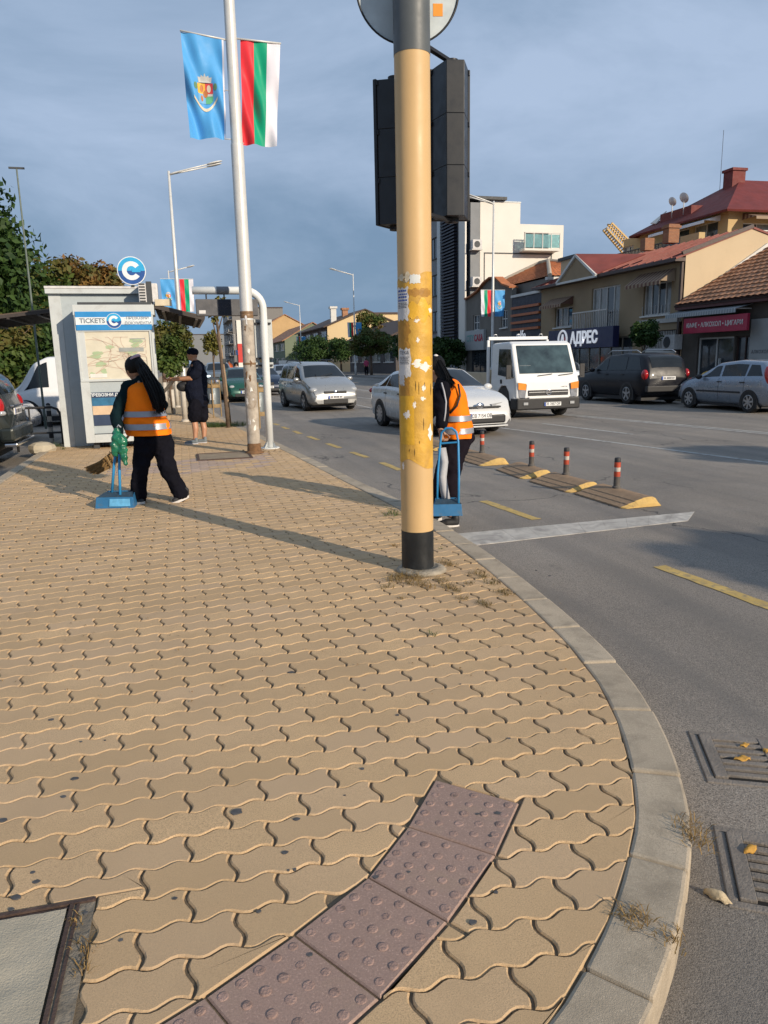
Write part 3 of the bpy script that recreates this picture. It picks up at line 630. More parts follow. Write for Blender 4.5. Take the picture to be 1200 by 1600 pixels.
# round sign, its back towards us
cs = atY(637, -18, 5.16); rs = tag(thing('round_sign', 'back of a round grey traffic sign with an orange sticker at the pole top', 'traffic sign', cs.to_tuple(), -.2), 'back of a round grey traffic sign with an orange sticker at the pole top', 'traffic sign')
b = MB(); b.cyl((0, 0, 0), (0, .004, 0), .335, n=64); b.build('sign_plate', mat('galvanised_plate', (.5, .55, .56), .45, .1, 8, metal=.2), rs)
b = MB(); b.tube([(math.cos(2*PI*i/64)*.336, -.004, math.sin(2*PI*i/64)*.336) for i in range(65)], .007, 6, caps=False); b.build('sign_rim', M_brk, rs, smooth=True)
b = MB(); b.cyl((0, .0045, 0), (0, .007, 0), .33, n=48); b.build('sign_face', mat('sign_face_white', (.7, .7, .7), .4), rs)
b = MB(); q = atY(682, 20, 5.16)-cs; b.box((q.x, -.0015, q.z), (.064, .001, .075)); b.build('orange_sticker', mat('orange_sticker', (.8, .3, .03), .5), rs)
b = MB(); b.b2((-.05, -.1, -.16), (.05, -.001, -.12)); b.b2((-.05, -.1, .12), (.05, -.001, .16)); b.build('sign_clamp', M_brk, rs)
# ================================================================== near lamp post with flags
LP = Vector((1.125, 12.66, 0))
M_galv = mat('lamp_post_white', (.62, .62, .6), .42, .08, 3, metal=.15, bump=.1, bscale=30, dirt=(.4, .37, .32), dirt_amt=.35, dirt_scale=3)
M_worn = mat('lamp_post_worn', (.4, .35, .29), .8, .25, 8, bump=.6, bscale=40, dirt=(.17, .115, .07), dirt_amt=.95, dirt_scale=6)
M_rustp = mat('rust_patch', (.16, .085, .04), .9, .3, 20, bump=.6, bscale=60)
def zl(y): return atY(398, y, 12.6).z
M_lens = mat('lamp_glass', (.7, .7, .66), .2, coat=.4)
def lamp_arm(t, z, sgn, r=.04):
    for k, (dy, out) in enumerate(((-.18, 1.75), (.25, 1.75))):
        b = MB(); b.tube([(0, 0, z-.05), (sgn*.25, dy*.3, z+.03), (sgn*.9, dy*.7, z+.2), (sgn*out, dy, z+.42)], [r, r*.9, r*.75, r*.65], 8); a = b.build('lamp_arm', M_galv, t, smooth=True)
        b = MB(); M = Matrix.Translation((sgn*(out+.28), dy, z+.5)) @ Matrix.Rotation(-sgn*.25, 4, 'Y'); b.ell((0, 0, 0), (.38, .13, .05), 14, 7, M=M.to_3x3()); h = b.build('lamp_head', M_galv, a, smooth=True); h.location = M.translation
    return t
lp = thing('flag_lamp_post', 'tall white lamp post with scuffed lower half carrying a blue and a striped flag', 'lamp post', LP.to_tuple())
b = MB(); b.lathe([(.108, .02), (.104, zl(500))], n=28); b.build('scuffed_shaft', M_worn, lp, auto=40)
b = MB(); b.lathe([(.103, zl(500)), (.1, zl(226))], n=28); b.build('lower_shaft', M_galv, lp, auto=40)
b = MB(); b.lathe([(.09, zl(226)-.02), (.092, zl(226)), (.07, 10.0)], n=28); b.build('upper_shaft', M_galv, lp, auto=40)
b = MB(); b.lathe([(.16, 0), (.15, .03), (.118, .05), (.112, .16), (.106, .18)], n=24); b.build('rusty_foot', M_rustp, lp, auto=40)
for z, w in ((zl(497), .06), (zl(490), .03), (zl(570), .03)): b = MB(); b.lathe([(.105, z), (.1085, z+.01), (.1085, z+w), (.104, z+w+.01)], n=24); b.build('tape_wrap', mat('brown_tape', (.2, .12, .06), .5, .3, 20), lp, auto=40)
for k in range(16):
    z = random.uniform(.4, 2.3); a = random.uniform(3.6, 5.4); q = MB(); h = random.uniform(.03, .12); w = random.uniform(.12, .4); vs = []
    for i in range(5):
        for j in range(5): th = a+w*(j/4-.5)+.1*random.uniform(-1, 1)*(abs(j-2)/2); vs.append((.1095*math.cos(th), .1095*math.sin(th), z+h*(i/4-.5)+.02*random.uniform(-1, 1)*(abs(i-2)/2)))
    q.add(vs, [(i*5+j, i*5+j+1, i*5+j+6, i*5+j+5) for i in range(4) for j in range(4)]); q.build('paper_scrap', random.choice([M_white_scrap, M_paper, M_rustp]), lp)
lamp_arm(lp, 9.9, 1)
M_fblue = mat('flag_blue', (.075, .33, .68), .55, .05, 3, spec=.3); M_fred = mat('flag_red', (.7, .03, .045), .55, .05, 3, spec=.3); M_fgreen = mat('flag_green', (.0, .31, .17), .55, .05, 3, spec=.3); M_fwhite = mat('flag_white', (.68, .67, .74), .55, .04, 3, spec=.3)
for m_ in (M_fblue, M_fred, M_fgreen, M_fwhite):
    b_ = m_.node_tree.nodes['Principled BSDF']; b_.inputs['Sheen Weight'].default_value = .15
def flag_surf(TL, TR, BR, BL, amp, ph):
    TL, TR, BR, BL = map(Vector, (TL, TR, BR, BL))
    n = ((TR-TL).cross(BL-TL)).normalized(); L = (BL-TL).length
    def f(u, v, off=0.):
        p = TL.lerp(TR, u).lerp(BL.lerp(BR, u), v)
        d = amp*L*(math.sin(9*u+5.5*v+ph)*.3+math.sin(5*(u-.9*v)*2.2+ph*2)*.5+.25*math.sin(17*u-9*v+ph))*min(1, .25+v*1.2)
        return p+n*(d-off)
    return f
def flag_mesh(name, f, cols, mats, parent, nx=24, ny=36):
    b = MB(); vs = [f(i/nx, j/ny) for j in range(ny+1) for i in range(nx+1)]; b.v = [tuple(v) for v in vs]
    for j in range(ny):
        for i in range(nx):
            k = j*(nx+1)+i; b.f.append((k, k+nx+1, k+nx+2, k+1)); b.m.append(cols((i+.5)/nx))
    return b.build(name, mats, parent, smooth=True)
def emblem(f, parent, cu_=.5, cv_=.52, s=1., side=1):
    """arms on the blue flag: crown, quartered shield, ribbon"""
    M = dict(c=mat('arms_silver', (.5, .5, .48), .6), y=mat('arms_yellow', (.75, .42, .06), .6), r=mat('arms_red', (.62, .06, .07), .6), b=mat('arms_blue', (.16, .4, .66), .6), g=mat('arms_green', (.1, .38, .2), .6), w=mat('arms_cream', (.66, .58, .45), .6), o=mat('arms_brown', (.45, .16, .05), .6), l=mat('arms_leaf', (.12, .25, .14), .6))
    def blob(name, pts, m, k):
        n = len(pts); c = (sum(p[0] for p in pts)/n, sum(p[1] for p in pts)/n); b = MB(); off = side*(.004+.0022*k)
        rings = [[(c[0]+(p[0]-c[0])*t, c[1]+(p[1]-c[1])*t) for p in pts] for t in (1, .66, .33)]
        vs = [f(cu_+q[0]*s, cv_+q[1]*s*.5, off) for r in rings for q in r]+[f(cu_+c[0]*s, cv_+c[1]*s*.5, off)]
        fs = [(a*n+i, a*n+(i+1) % n, (a+1)*n+(i+1) % n, (a+1)*n+i) for a in (0, 1) for i in range(n)]+[(2*n+i, 2*n+(i+1) % n, 3*n) for i in range(n)]
        b.add(vs, fs); b.build(name, M[m], parent)
    R = lambda x0, y0, x1, y1, k=4: [(x0+(x1-x0)*i/k, y0) for i in range(k)]+[(x1, y0+(y1-y0)*i/k) for i in range(k)]+[(x1-(x1-x0)*i/k, y1) for i in range(k)]+[(x0, y1-(y1-y0)*i/k) for i in range(k)]
    O = lambda x, y, rx, ry, n=12: [(x+rx*math.cos(2*PI*i/n), y+ry*math.sin(2*PI*i/n)) for i in range(n)]
    blob('arms_crown', [(-.17, -.2), (-.19, -.32), (-.12, -.29), (-.1, -.36), (-.04, -.31), (0, -.4), (.04, -.31), (.1, -.36), (.12, -.29), (.19, -.32), (.17, -.2)], 'c', 0)
    blob('arms_leaf', O(-.26, -.11, .05, .08), 'l', 0); blob('arms_leaf', O(.27, -.11, .05, .08), 'l', 0)
    blob('arms_quarter', R(-.21, -.19, 0, .03), 'y', 1); blob('arms_quarter', R(0, -.19, .21, .03), 'r', 1); blob('arms_quarter', R(-.21, .03, 0, .25), 'b', 1)
    blob('arms_quarter', [(0, .03), (.07, .03), (.14, .03), (.21, .03), (.21, .12), (.2, .19), (.12, .25), (0, .25), (0, .15)], 'g', 1)
    blob('arms_figure', O(-.1, -.08, .05, .08), 'o', 2); blob('arms_figure', O(.1, -.08, .055, .08), 'w', 2); blob('arms_figure', O(-.1, .13, .035, .07), 'o', 2); blob('arms_figure', R(.0, .03, .2, .08), 'c', 2); blob('arms_shield', O(0, .03, .065, .08), 'o', 3)
    n = 10; up = [(-.33+.66*i/n, .1+.26*math.sin(PI*i/n)) for i in range(n+1)]; b = MB(); vs = []
    for x, y in up: vs += [f(cu_+x*s, cv_+y*s*.5, side*.007), f(cu_+x*s*.97, cv_+(y+.07)*s*.5, side*.007)]
    b.add(vs, [(2*i, 2*i+1, 2*i+3, 2*i+2) for i in range(n)]); b.build('arms_ribbon', M['w'], parent)
YF = 12.66
def rod(t, a, b_, r=.014): q = MB(); q.cyl(a, b_, r, n=8); return q.build('flag_rod', M_galv, t, smooth=True)
fb = thing('city_flag', 'light blue vertical flag with a coat of arms on the near lamp post', 'flag', (0, 0, 0), 0, 'flags on the near lamp post')
f1 = flag_surf(atY(282, 49, YF-.03), atY(349, 63, YF-.03), atY(353.5, 216, YF-.03), atY(297, 217, YF-.03), .06, .6)
flag_mesh('flag_cloth', f1, lambda u: 1 if u > .955 else 0, [M_fblue, M_fwhite], fb)
emblem(f1, fb, .5, .54, .92, side=-1); emblem(f1, fb, .5, .54, .92, side=1)
rod(fb, atY(281, 47.5, YF-.03), atY(362, 64, YF)); 
for y in (141, 217): rod(fb, atY(351, y, YF-.02), atY(367, y+1, YF), .008)
fr = thing('striped_flag', 'white, green and red striped vertical flag on the near lamp post', 'flag', (0, 0, 0), 0, 'flags on the near lamp post')
f2 = flag_surf(atY(375.5, 61, YF+.03), atY(438, 69, YF+.03), atY(432, 230, YF+.03), atY(379, 225, YF+.03), .05, 2.0)
flag_mesh('flag_cloth', f2, lambda u: 0 if u < .34 else (1 if u < .67 else 2), [M_fred, M_fgreen, M_fwhite], fr)
rod(fr, atY(368, 60, YF), atY(439, 68, YF+.03)); rod(fr, atY(372, 222, YF), atY(381, 224, YF+.03), .008)
# ================================================================== bus-stop gantry with display
GY = 13.3; gp = G(422, 700); M_pipe = mat('gantry_white', (.68, .7, .69), .42, .06, 4, dirt=(.45, .42, .38), dirt_amt=.25, dirt_scale=5)
gt = thing('bus_stop_gantry', 'white bent-pipe gantry over the pavement carrying the dark display', 'gantry', (gp.x, GY, 0))
zt = atY(350, 454, GY).z; xl = atY(300, 454, GY).x-gp.x; rb = .3
pts = [(0, 0, .02), (0, 0, 1.4), (0, 0, zt-rb)]+[(-rb+rb*math.cos(a), 0, zt-rb+rb*math.sin(a)) for a in [PI/2*i/8 for i in range(1, 9)]]+[(xl, 0, zt)]
b = MB(); b.tube(pts, .066, 16); b.build('bent_pipe', M_pipe, gt, smooth=True)
b = MB(); b.tube([(atY(338, 454, GY).x-gp.x, 0, zt), (atY(357, 454, GY).x-gp.x, 0, zt)], .0675, 16); b.build('grey_sleeve', mat('sleeve_grey', (.17, .18, .2), .5), gt, smooth=True)
b = MB(); b.lathe([(.17, 0), (.17, .015), (.08, .016)], n=20); 
for i in range(4): a = PI/4+i*PI/2; b.add([(math.cos(a)*.06, math.sin(a)*.06, .015), (math.cos(a)*.16, math.sin(a)*.16, .015), (math.cos(a)*.06, math.sin(a)*.06, .14)], [(0, 1, 2), (2, 1, 0)])
b.build('base_flange', M_pipe, gt)
dp0, dp1 = atY(307, 494, GY), atY(387, 468, GY)
dp = thing('display_panel', 'dark grey electronic arrivals display hanging from the white gantry', 'display panel', (0, GY, 0))
b = MB(); b.b2((dp0.x, -.09, dp0.z), (dp1.x+.16, .09, dp1.z)); b.build('display_case', mat('display_case', (.1, .1, .105), .45, .2, 6, metal=.3, bump=.15, bscale=25, dirt=(.2, .18, .16), dirt_amt=.4, dirt_scale=4), dp, bevel=.008)
xa, xb = atY(341, 480, GY).x, atY(360, 480, GY).x; b = MB(); b.b2((xa, -.097, dp0.z+.004), (xb, -.0905, dp1.z-.004)); b.build('dark_screen_band', mat('screen_navy', (.008, .01, .02), .25), dp)
b = MB(); xs = atY(316, 488, GY); b.box((xs.x, -.0925, xs.z), (.11, .003, .055)); b.build('white_tag', M_paper, dp)
b = MB()
for px in (322, 350): x = atY(px, 462, GY).x; b.cyl((x, 0, dp1.z-.01), (x, 0, zt-.05), .012, n=8)
b.build('hanger_rods', M_brk, dp)
tp = thing('timetable_plates', 'pair of grey timetable plates clamped to the gantry post, seen from behind', 'sign plates', (gp.x, GY, 0))
for (x0, x1, y0, y1, yy) in ((400, 424.5, 499, 560, .1), (386, 403, 499, 566, .13)):
    a, c = atY(x0, y1, GY+yy), atY(x1, y0, GY+yy); b = MB(); b.b2((a.x-gp.x, yy, a.z), (c.x-gp.x, yy+.02, c.z)); b.build('plate', mat('plate_grey', (.47, .5, .5), .5, .08, 5), tp, bevel=.004)
a, c = atY(386, 576, GY+.1), atY(427, 566, GY+.1); b = MB(); b.b2((a.x-gp.x, .1, a.z), (c.x-gp.x, .115, c.z)); b.build('small_plate', MATS['plate_grey'], tp)
b = MB()
for y in (505, 560, 571): z = atY(410, y, GY).z; b.b2((-.16, .06, z-.015), (.13, .1, z+.015))
b.build('clamps', M_brk, tp)
# ================================================================== ticket kiosk
M_kio = mat('kiosk_panel', (.4, .45, .47), .5, .06, 2.5, bump=.1, bscale=20, dirt=(.25, .26, .26), dirt_amt=.35, dirt_scale=2.5)
M_kiol = mat('kiosk_frame', (.52, .55, .55), .45, .06, 3, dirt=(.32, .31, .29), dirt_amt=.4, dirt_scale=4); M_kid = mat('kiosk_dark_trim', (.05, .055, .06), .6)
KY, KF = 15.2, 14.55
kx0, kx1 = atY(97, 660, KY).x, atY(243, 600, KY).x; kz1 = atY(150, 449, KY).z
ki = thing('ticket_kiosk', 'grey ticket kiosk with a blue banner and a lit map case', 'kiosk', ((kx0+kx1)/2, KY, 0)); ko = Vector(((kx0+kx1)/2, KY, 0))
def K(px, py, Y=KF): return atY(px, py, Y)-ko
def kbox(name, a, c, m, bevel=.004, parent=ki): q = MB(); q.b2(a, c); return q.build(name, m, parent, bevel=bevel)
X0, X1 = kx0-ko.x, kx1-ko.x
kbox('rear_body', (X0, 0, .0), (X1, 2.2, kz1-.12), M_kio)
kbox('corner_pillar', (X0-.004, -.012, .0), (X0+.2, .2, kz1-.12), M_kiol)
rf = kbox('roof_slab', (X0-.04, -.1, kz1-.12), (X1+.02, 2.3, kz1), M_kiol); kbox('roof_edge', (X0-.045, -.112, kz1-.03), (X1+.025, -.1, kz1+.012), M_paper, parent=rf)
fx0, fx1 = K(127, 590).x, K(245, 590).x; fz0, fz1 = K(150, 690).z, K(170, 478).z; F0 = KF-KY
kbox('front_booth', (fx0, F0, fz0), (fx1, .0, fz1), M_kio)
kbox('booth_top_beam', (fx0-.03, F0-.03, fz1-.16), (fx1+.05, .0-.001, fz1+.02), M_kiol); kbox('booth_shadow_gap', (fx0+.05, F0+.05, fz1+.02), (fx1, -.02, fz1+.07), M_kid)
for a, c in ((fx0-.02, fx0+.13), (fx1-.035, fx1+.02)): kbox('booth_post', (a, F0-.02, fz0-.02), (c, F0-.0005, fz1-.16), M_kiol)
kbox('booth_sill', (fx0+.131, F0-.02, fz0-.02), (fx1-.036, F0-.0005, fz0+.13), M_kiol)
for px in (150, 232): q = K(px, 695); kbox('booth_foot', (q.x-.05, F0+.1, 0), (q.x+.05, -.05, fz0-.0), M_kid)
# banner
bz0, bz1 = K(170, 516).z, K(170, 487).z; bx0, bx1 = fx0+.005, fx1-.01; By = F0-.045
M_bb = mat('banner_blue', (.03, .24, .55), .4, .08, 3); M_bw = mat('banner_white', (.7, .74, .76), .45); M_bt = mat('banner_text', (.16, .2, .24), .6); M_nav = mat('logo_navy', (.02, .08, .28), .4); M_cy = mat('logo_cyan', (.03, .36, .66), .4)
bn = kbox('banner', (bx0, By, bz0), (bx1, By+.018, bz1), M_bb, .002)
h = bz1-bz0; sz0, sz1 = bz0+.3*h, bz0+.7*h; kbox('white_stripe', (bx0, By-.002, sz0), (bx1, By-.0005, sz1), M_bw, 0, bn)
zc = (sz0+sz1)/2
text('lettering', 'TICKETS', .115, M_bt, bn, (bx0+.28, By-.004, zc), (1, 0, 0), (0, 0, 1), .0005, .003)
for i, s_ in enumerate(('ПРЕВОЗНИ', 'ДОКУМЕНТИ')): text('lettering', s_, .072, M_bt, bn, (bx1-.24, By-.004, zc+.045-.09*i), (1, 0, 0), (0, 0, 1), .0005, .001)
for s_ in (-1, 1):
    for j in (-1, 0, 1): kbox('thin_rule', ((bx0+bx1)/2+s_*.17-.0, By-.0035, zc+j*.04-.003), ((bx0+bx1)/2+s_*(.36-.05*abs(j)), By-.002, zc+j*.04+.003), mat('rule_grey', (.4, .5, .56), .6), 0, bn)
def logo(parent, c, R, back=.02, ny=-1):
    """round sign with a pale ring letter C, upper half cyan, lower half navy"""
    c = Vector(c)
    def disc(name, r0, r1, a0, a1, dep, m, cc=c, n=40):
        q = MB(); vs = []
        for i in range(n+1):
            a = a0+(a1-a0)*i/n; vs += [cc+Vector((math.cos(a)*r0, ny*dep, math.sin(a)*r0)), cc+Vector((math.cos(a)*r1, ny*dep, math.sin(a)*r1))]
        q.add(vs, [(2*i, 2*i+1, 2*i+3, 2*i+2) for i in range(n)]); return q.build(name, m, parent)
    q = MB(); q.cyl(c+Vector((0, back, 0)), c, R, n=48); q.build('logo_disc', M_bw, parent, auto=40)
    disc('logo_upper', 0, R*.94, .0, PI, .003, M_cy); disc('logo_lower', 0, R*.94, PI, 2*PI, .003, M_nav)
    disc('logo_letter', R*.33, R*.66, .62, 2*PI-.62, .006, M_bw)
    q = MB(); q.b2(c+Vector((.02*R, ny*.007, -.1*R)), c+Vector((R*.62, ny*.005, .1*R))); q.build('logo_bar', M_cy, parent)
logo(bn, ((bx0+bx1)/2, By-.004, zc), .135, .004)
# map case
mz0, mz1 = K(180, 592).z, K(180, 518).z; mx0, mx1 = K(126, 555).x, K(236, 555).x
M_map = mat('map_paper', (.6, .56, .45), .6, .08, 5)
mc = kbox('map_sheet', (mx0, F0-.012, mz0), (mx1, F0-.004, mz1), M_map, 0)
M_mg = mat('map_park_green', (.36, .46, .28), .7); M_mr = mat('map_street', (.5, .34, .27), .7); M_mt = mat('map_text_block', (.68, .66, .62), .7); M_mb = mat('map_legend', (.3, .32, .31), .7)
rq = random.Random(4)
q = MB()
for k in range(14):
    cx, cz = rq.uniform(mx0+.15, mx1-.15), rq.uniform(mz0+.08, mz1-.15); n = 8; r = rq.uniform(.04, .13)
    pts = [(cx+r*rq.uniform(.5, 1.3)*math.cos(2*PI*i/n), F0-.0145, cz+.6*r*rq.uniform(.5, 1.3)*math.sin(2*PI*i/n)) for i in range(n)]
    k_off = k*.00012; pts = [(p_[0], p_[1]-k_off, p_[2]) for p_ in pts]; pts = [(max(mx0+.02, min(mx1-.02, a)), b_, max(mz0+.02, min(mz1-.02, c_))) for a, b_, c_ in pts]; q.add(pts, [tuple(range(n))])
q.build('map_parks', M_mg, mc)
q = MB(); mxc, mzc = (mx0+mx1)/2, (mz0+mz1)/2-.03
def seg(a, c, w): 
    d = (Vector((c[0]-a[0], c[1]-a[1])).normalized()); n = Vector((-d.y, d.x))*w/2
    q.quad((a[0]-n.x, F0-.0165, a[1]-n.y), (a[0]+n.x, F0-.0165, a[1]+n.y), (c[0]+n.x, F0-.0165, c[1]+n.y), (c[0]-n.x, F0-.0165, c[1]-n.y))
cl = lambda p: (max(mx0+.1, min(mx1-.08, p[0])), max(mz0+.03, min(mz1-.1, p[1])))
for k in range(26):
    a = rq.uniform(0, 2*PI); p = (mxc, mzc)
    p = (mxc+rq.uniform(-.25, .25), mzc+rq.uniform(-.15, .15))
    for s_ in range(6): a += rq.uniform(-.5, .5); r = cl((p[0]+math.cos(a)*.13, p[1]+math.sin(a)*.09)); 
    for s_ in range(7):
        a += rq.uniform(-.45, .45); r = cl((p[0]+math.cos(a)*.12, p[1]+math.sin(a)*.09))
        if (Vector(r)-Vector(p)).length > .01: seg(p, r, .006)
        p = r
q.build('map_streets', M_mr, mc)
kbox('map_side_text', (mx0+.02, F0-.0185, mz0+.04), (mx0+.085, F0-.017, mz1-.15), M_mt, 0, mc); kbox('map_heading', (mx1-.55, F0-.0185, mz1-.36), (mx1-.12, F0-.017, mz1-.29), M_mb, 0, mc); kbox('map_note', (mx1-.35, F0-.0185, mz1-.14), (mx1-.08, F0-.017, mz1-.125), M_mb, 0, mc)
kbox('map_note', (mx1-.3, F0-.0185, mz1-.18), (mx1-.14, F0-.017, mz1-.165), M_mb, 0, mc); kbox('map_footer', (mx0+.13, F0-.0185, mz0+.03), (mx0+.42, F0-.017, mz0+.1), M_mt, 0, mc)
M_glass = mat('clear_glass', (.9, .95, .95), .03, 0, trans=1., ior=1.2)
for (a, c) in (((mx0-.04, mz0-.04), (mx1+.03, mz0)), ((mx0-.04, mz1), (mx1+.03, mz1+.02)), ((mx0-.04, mz0+.0005), (mx0-.0005, mz1-.0005)), ((mx1+.0005, mz0+.0005), (mx1+.03, mz1-.0005))): kbox('case_frame', (a[0], F0-.035, a[1]), (c[0], F0-.0, c[1]), M_kiol, .003, mc)
# lower poster
pz0, pz1 = K(160, 665).z, K(160, 613).z; px0, px1 = K(145, 640).x, K(222, 640).x; pst = kbox('poster', (px0, F0-.01, pz0), (px1, F0-.002, pz1), mat('poster_navy', (.03, .05, .1), .5), 0); ph = pz1-pz0
kbox('poster_blue_field', (px0, F0-.012, pz0+.6*ph), (px1, F0-.0105, pz0+.84*ph), mat('poster_teal', (.03, .14, .26), .5, .2, 10), 0, pst); kbox('poster_cream_field', (px0, F0-.012, pz0+.33*ph), (px1, F0-.0105, pz0+.595*ph), mat('poster_cream', (.62, .45, .3), .5, .15, 5), 0, pst)
text('lettering', 'ПРЕВОЗНИ ДОКУМЕНТИ', .075, M_bw, pst, ((px0+px1)/2, F0-.0125, pz0+.92*ph), (1, 0, 0), (0, 0, 1), .0005, .002)
kbox('case_slot', (mx0, F0-.012, fz0+.135), (mx1, F0-.003, fz0+.145), M_kid, 0)
ac = thing('air_conditioner', 'pale air conditioner box standing on the ticket kiosk roof edge', 'air conditioner', (K(229, 465).x+ko.x, KF+.3, fz1+.02))
kbox('ac_case', (-.14, -.18, 0), (.2, .3, K(229, 443).z-fz1), MATS['weathered_paper'], .02, ac)
for k in range(7): kbox('ac_louvre', (-.12, -.19, .06+k*.05), (-.02, -.179, .085+k*.05), M_kid, 0, ac)
kbox('ac_grille', (.0, -.186, .03), (.1, -.18, .42), M_kid, 0, ac)
cs_ = thing('round_logo_sign', 'round blue sign with a white letter C standing on the ticket kiosk roof', 'round sign', (atY(205.5, 423, KF+.5).x, KF+.5, 0))
c_ = atY(205.5, 423, KF+.5); logo(cs_, (0, 0, c_.z), .255, .08); kbox('sign_stem', (-.03, .02, kz1), (.03, .06, c_.z-.24), M_kid, 0, cs_)
def canopy(lab, x0, x1, z0, z1, y0, y1):
    t = thing('shelter_canopy', lab, 'canopy', (0, 0, 0)); n = 9
    pf = mat('canopy_polycarbonate', (.14, .1, .07), .3, .15, 2, trans=.25); ib = mat('canopy_rib', (.05, .04, .035), .5, .2, 8)
    q = MB(); q.add([(x0, y0, z0), (x1, y0, z1), (x1, y1, z1), (x0, y1, z0), (x0, y0, z0+.02), (x1, y0, z1+.02), (x1, y1, z1+.02), (x0, y1, z0+.02)], [(0, 3, 2, 1), (4, 5, 6, 7), (0, 1, 5, 4), (1, 2, 6, 5), (2, 3, 7, 6), (3, 0, 4, 7)]); q.build('canopy_sheet', pf, t)
    for k in range(n): y = y0+.02+(y1-y0-.04)*k/(n-1); q = MB(); q.bar((x0, y, z0-.03), (x1, y, z1-.03), .05, .06); q.build('canopy_rib', ib, t)
    for k in range(3): a = (k+.5)/3; q = MB(); q.bar((x0+(x1-x0)*a, y0, z0+(z1-z0)*a-.075), (x0+(x1-x0)*a, y1, z0+(z1-z0)*a-.075), .05, .03); q.build('canopy_purlin', ib, t)
    if x1 < x0: return t
    q = MB(); q.b2((x0+.01, y0-.03, z0-.02), (x0+(x1-x0)*.35, y0-.001, z0+.1)); q.build('canopy_lamp_box', mat('lamp_box_cream', (.6, .52, .38), .5), t, bevel=.01)
    return t
cn = canopy('dark ribbed shelter canopy sticking out right of the ticket kiosk', fx1+ko.x+.06, .52, fz1+.02, fz1-.2, 14.6, 17.9)
canopy('dark ribbed canopy left of the ticket kiosk above the parked cars', kx0-.06, kx0-1.7, fz1+.05, fz1-.15, 16.0, 18.6)
# ================================================================== buildings across the street
XF = 20.0
M_glassw = mat('window_glass', (.035, .042, .05), .08, .3, 1.5, spec=.9); M_curt = mat('curtained_glass', (.2, .2, .19), .2, .25, 3, spec=.8); M_pvc = mat('white_frame', (.58, .57, .54), .5, .05, 3)
M_dark = mat('dark_interior', (.012, .012, .014), .7)
M_tan = mat('tan_render', (.3, .225, .14), .9, .08, .7, bump=.25, bscale=25, dirt=(.2, .15, .1), dirt_amt=.35, dirt_scale=.8)
M_cream = mat('cream_render', (.56, .44, .29), .9, .05, .5, bump=.2, bscale=20, dirt=(.45, .36, .24), dirt_amt=.35, dirt_scale=.6)
M_redroof = mat('red_sheet_roof', (.22, .055, .04), .6, .18, 1.2, bump=.4, bscale=12, dirt=(.12, .04, .03), dirt_amt=.4, dirt_scale=1.3)
M_tile = mat('brown_roof_tile', (.36, .18, .1), .85, .3, 2.4, bump=.5, bscale=22, dirt=(.09, .055, .04), dirt_amt=.7, dirt_scale=1.5)
M_otile = mat('orange_roof_tile', (.42, .15, .06), .85, .22, 2, bump=.5, bscale=16, dirt=(.2, .08, .04), dirt_amt=.5, dirt_scale=1.3)
M_gutter = mat('gutter_brown', (.06, .035, .03), .5); M_iron2 = mat('railing_pale', (.5, .48, .45), .5, metal=.2)
def awn_mat(name, a, c_, axis, w):
    m = mat(name, a, .85, .05, 3); nt = m.node_tree; b = nt.nodes['Principled BSDF']; tcn = nt.nodes.new('ShaderNodeTexCoord'); sx = nt.nodes.new('ShaderNodeSeparateXYZ'); nt.links.new(tcn.outputs['Object'], sx.inputs[0])
    md = nt.nodes.new('ShaderNodeMath'); md.operation = 'PINGPONG'; md.inputs[1].default_value = w; nt.links.new(sx.outputs[axis], md.inputs[0])
    gt_ = nt.nodes.new('ShaderNodeMath'); gt_.operation = 'GREATER_THAN'; gt_.inputs[1].default_value = w/2; nt.links.new(md.outputs[0], gt_.inputs[0])
    nt.links.new(_mixcol(nt, gt_.outputs[0], a, c_), b.inputs['Base Color']); return m
M_awn = awn_mat('brown_striped_awning', (.3, .22, .15), (.14, .07, .05), 'Y', .14); M_awg = awn_mat('grey_striped_awning', (.36, .38, .38), (.22, .24, .26), 'Y', .07)
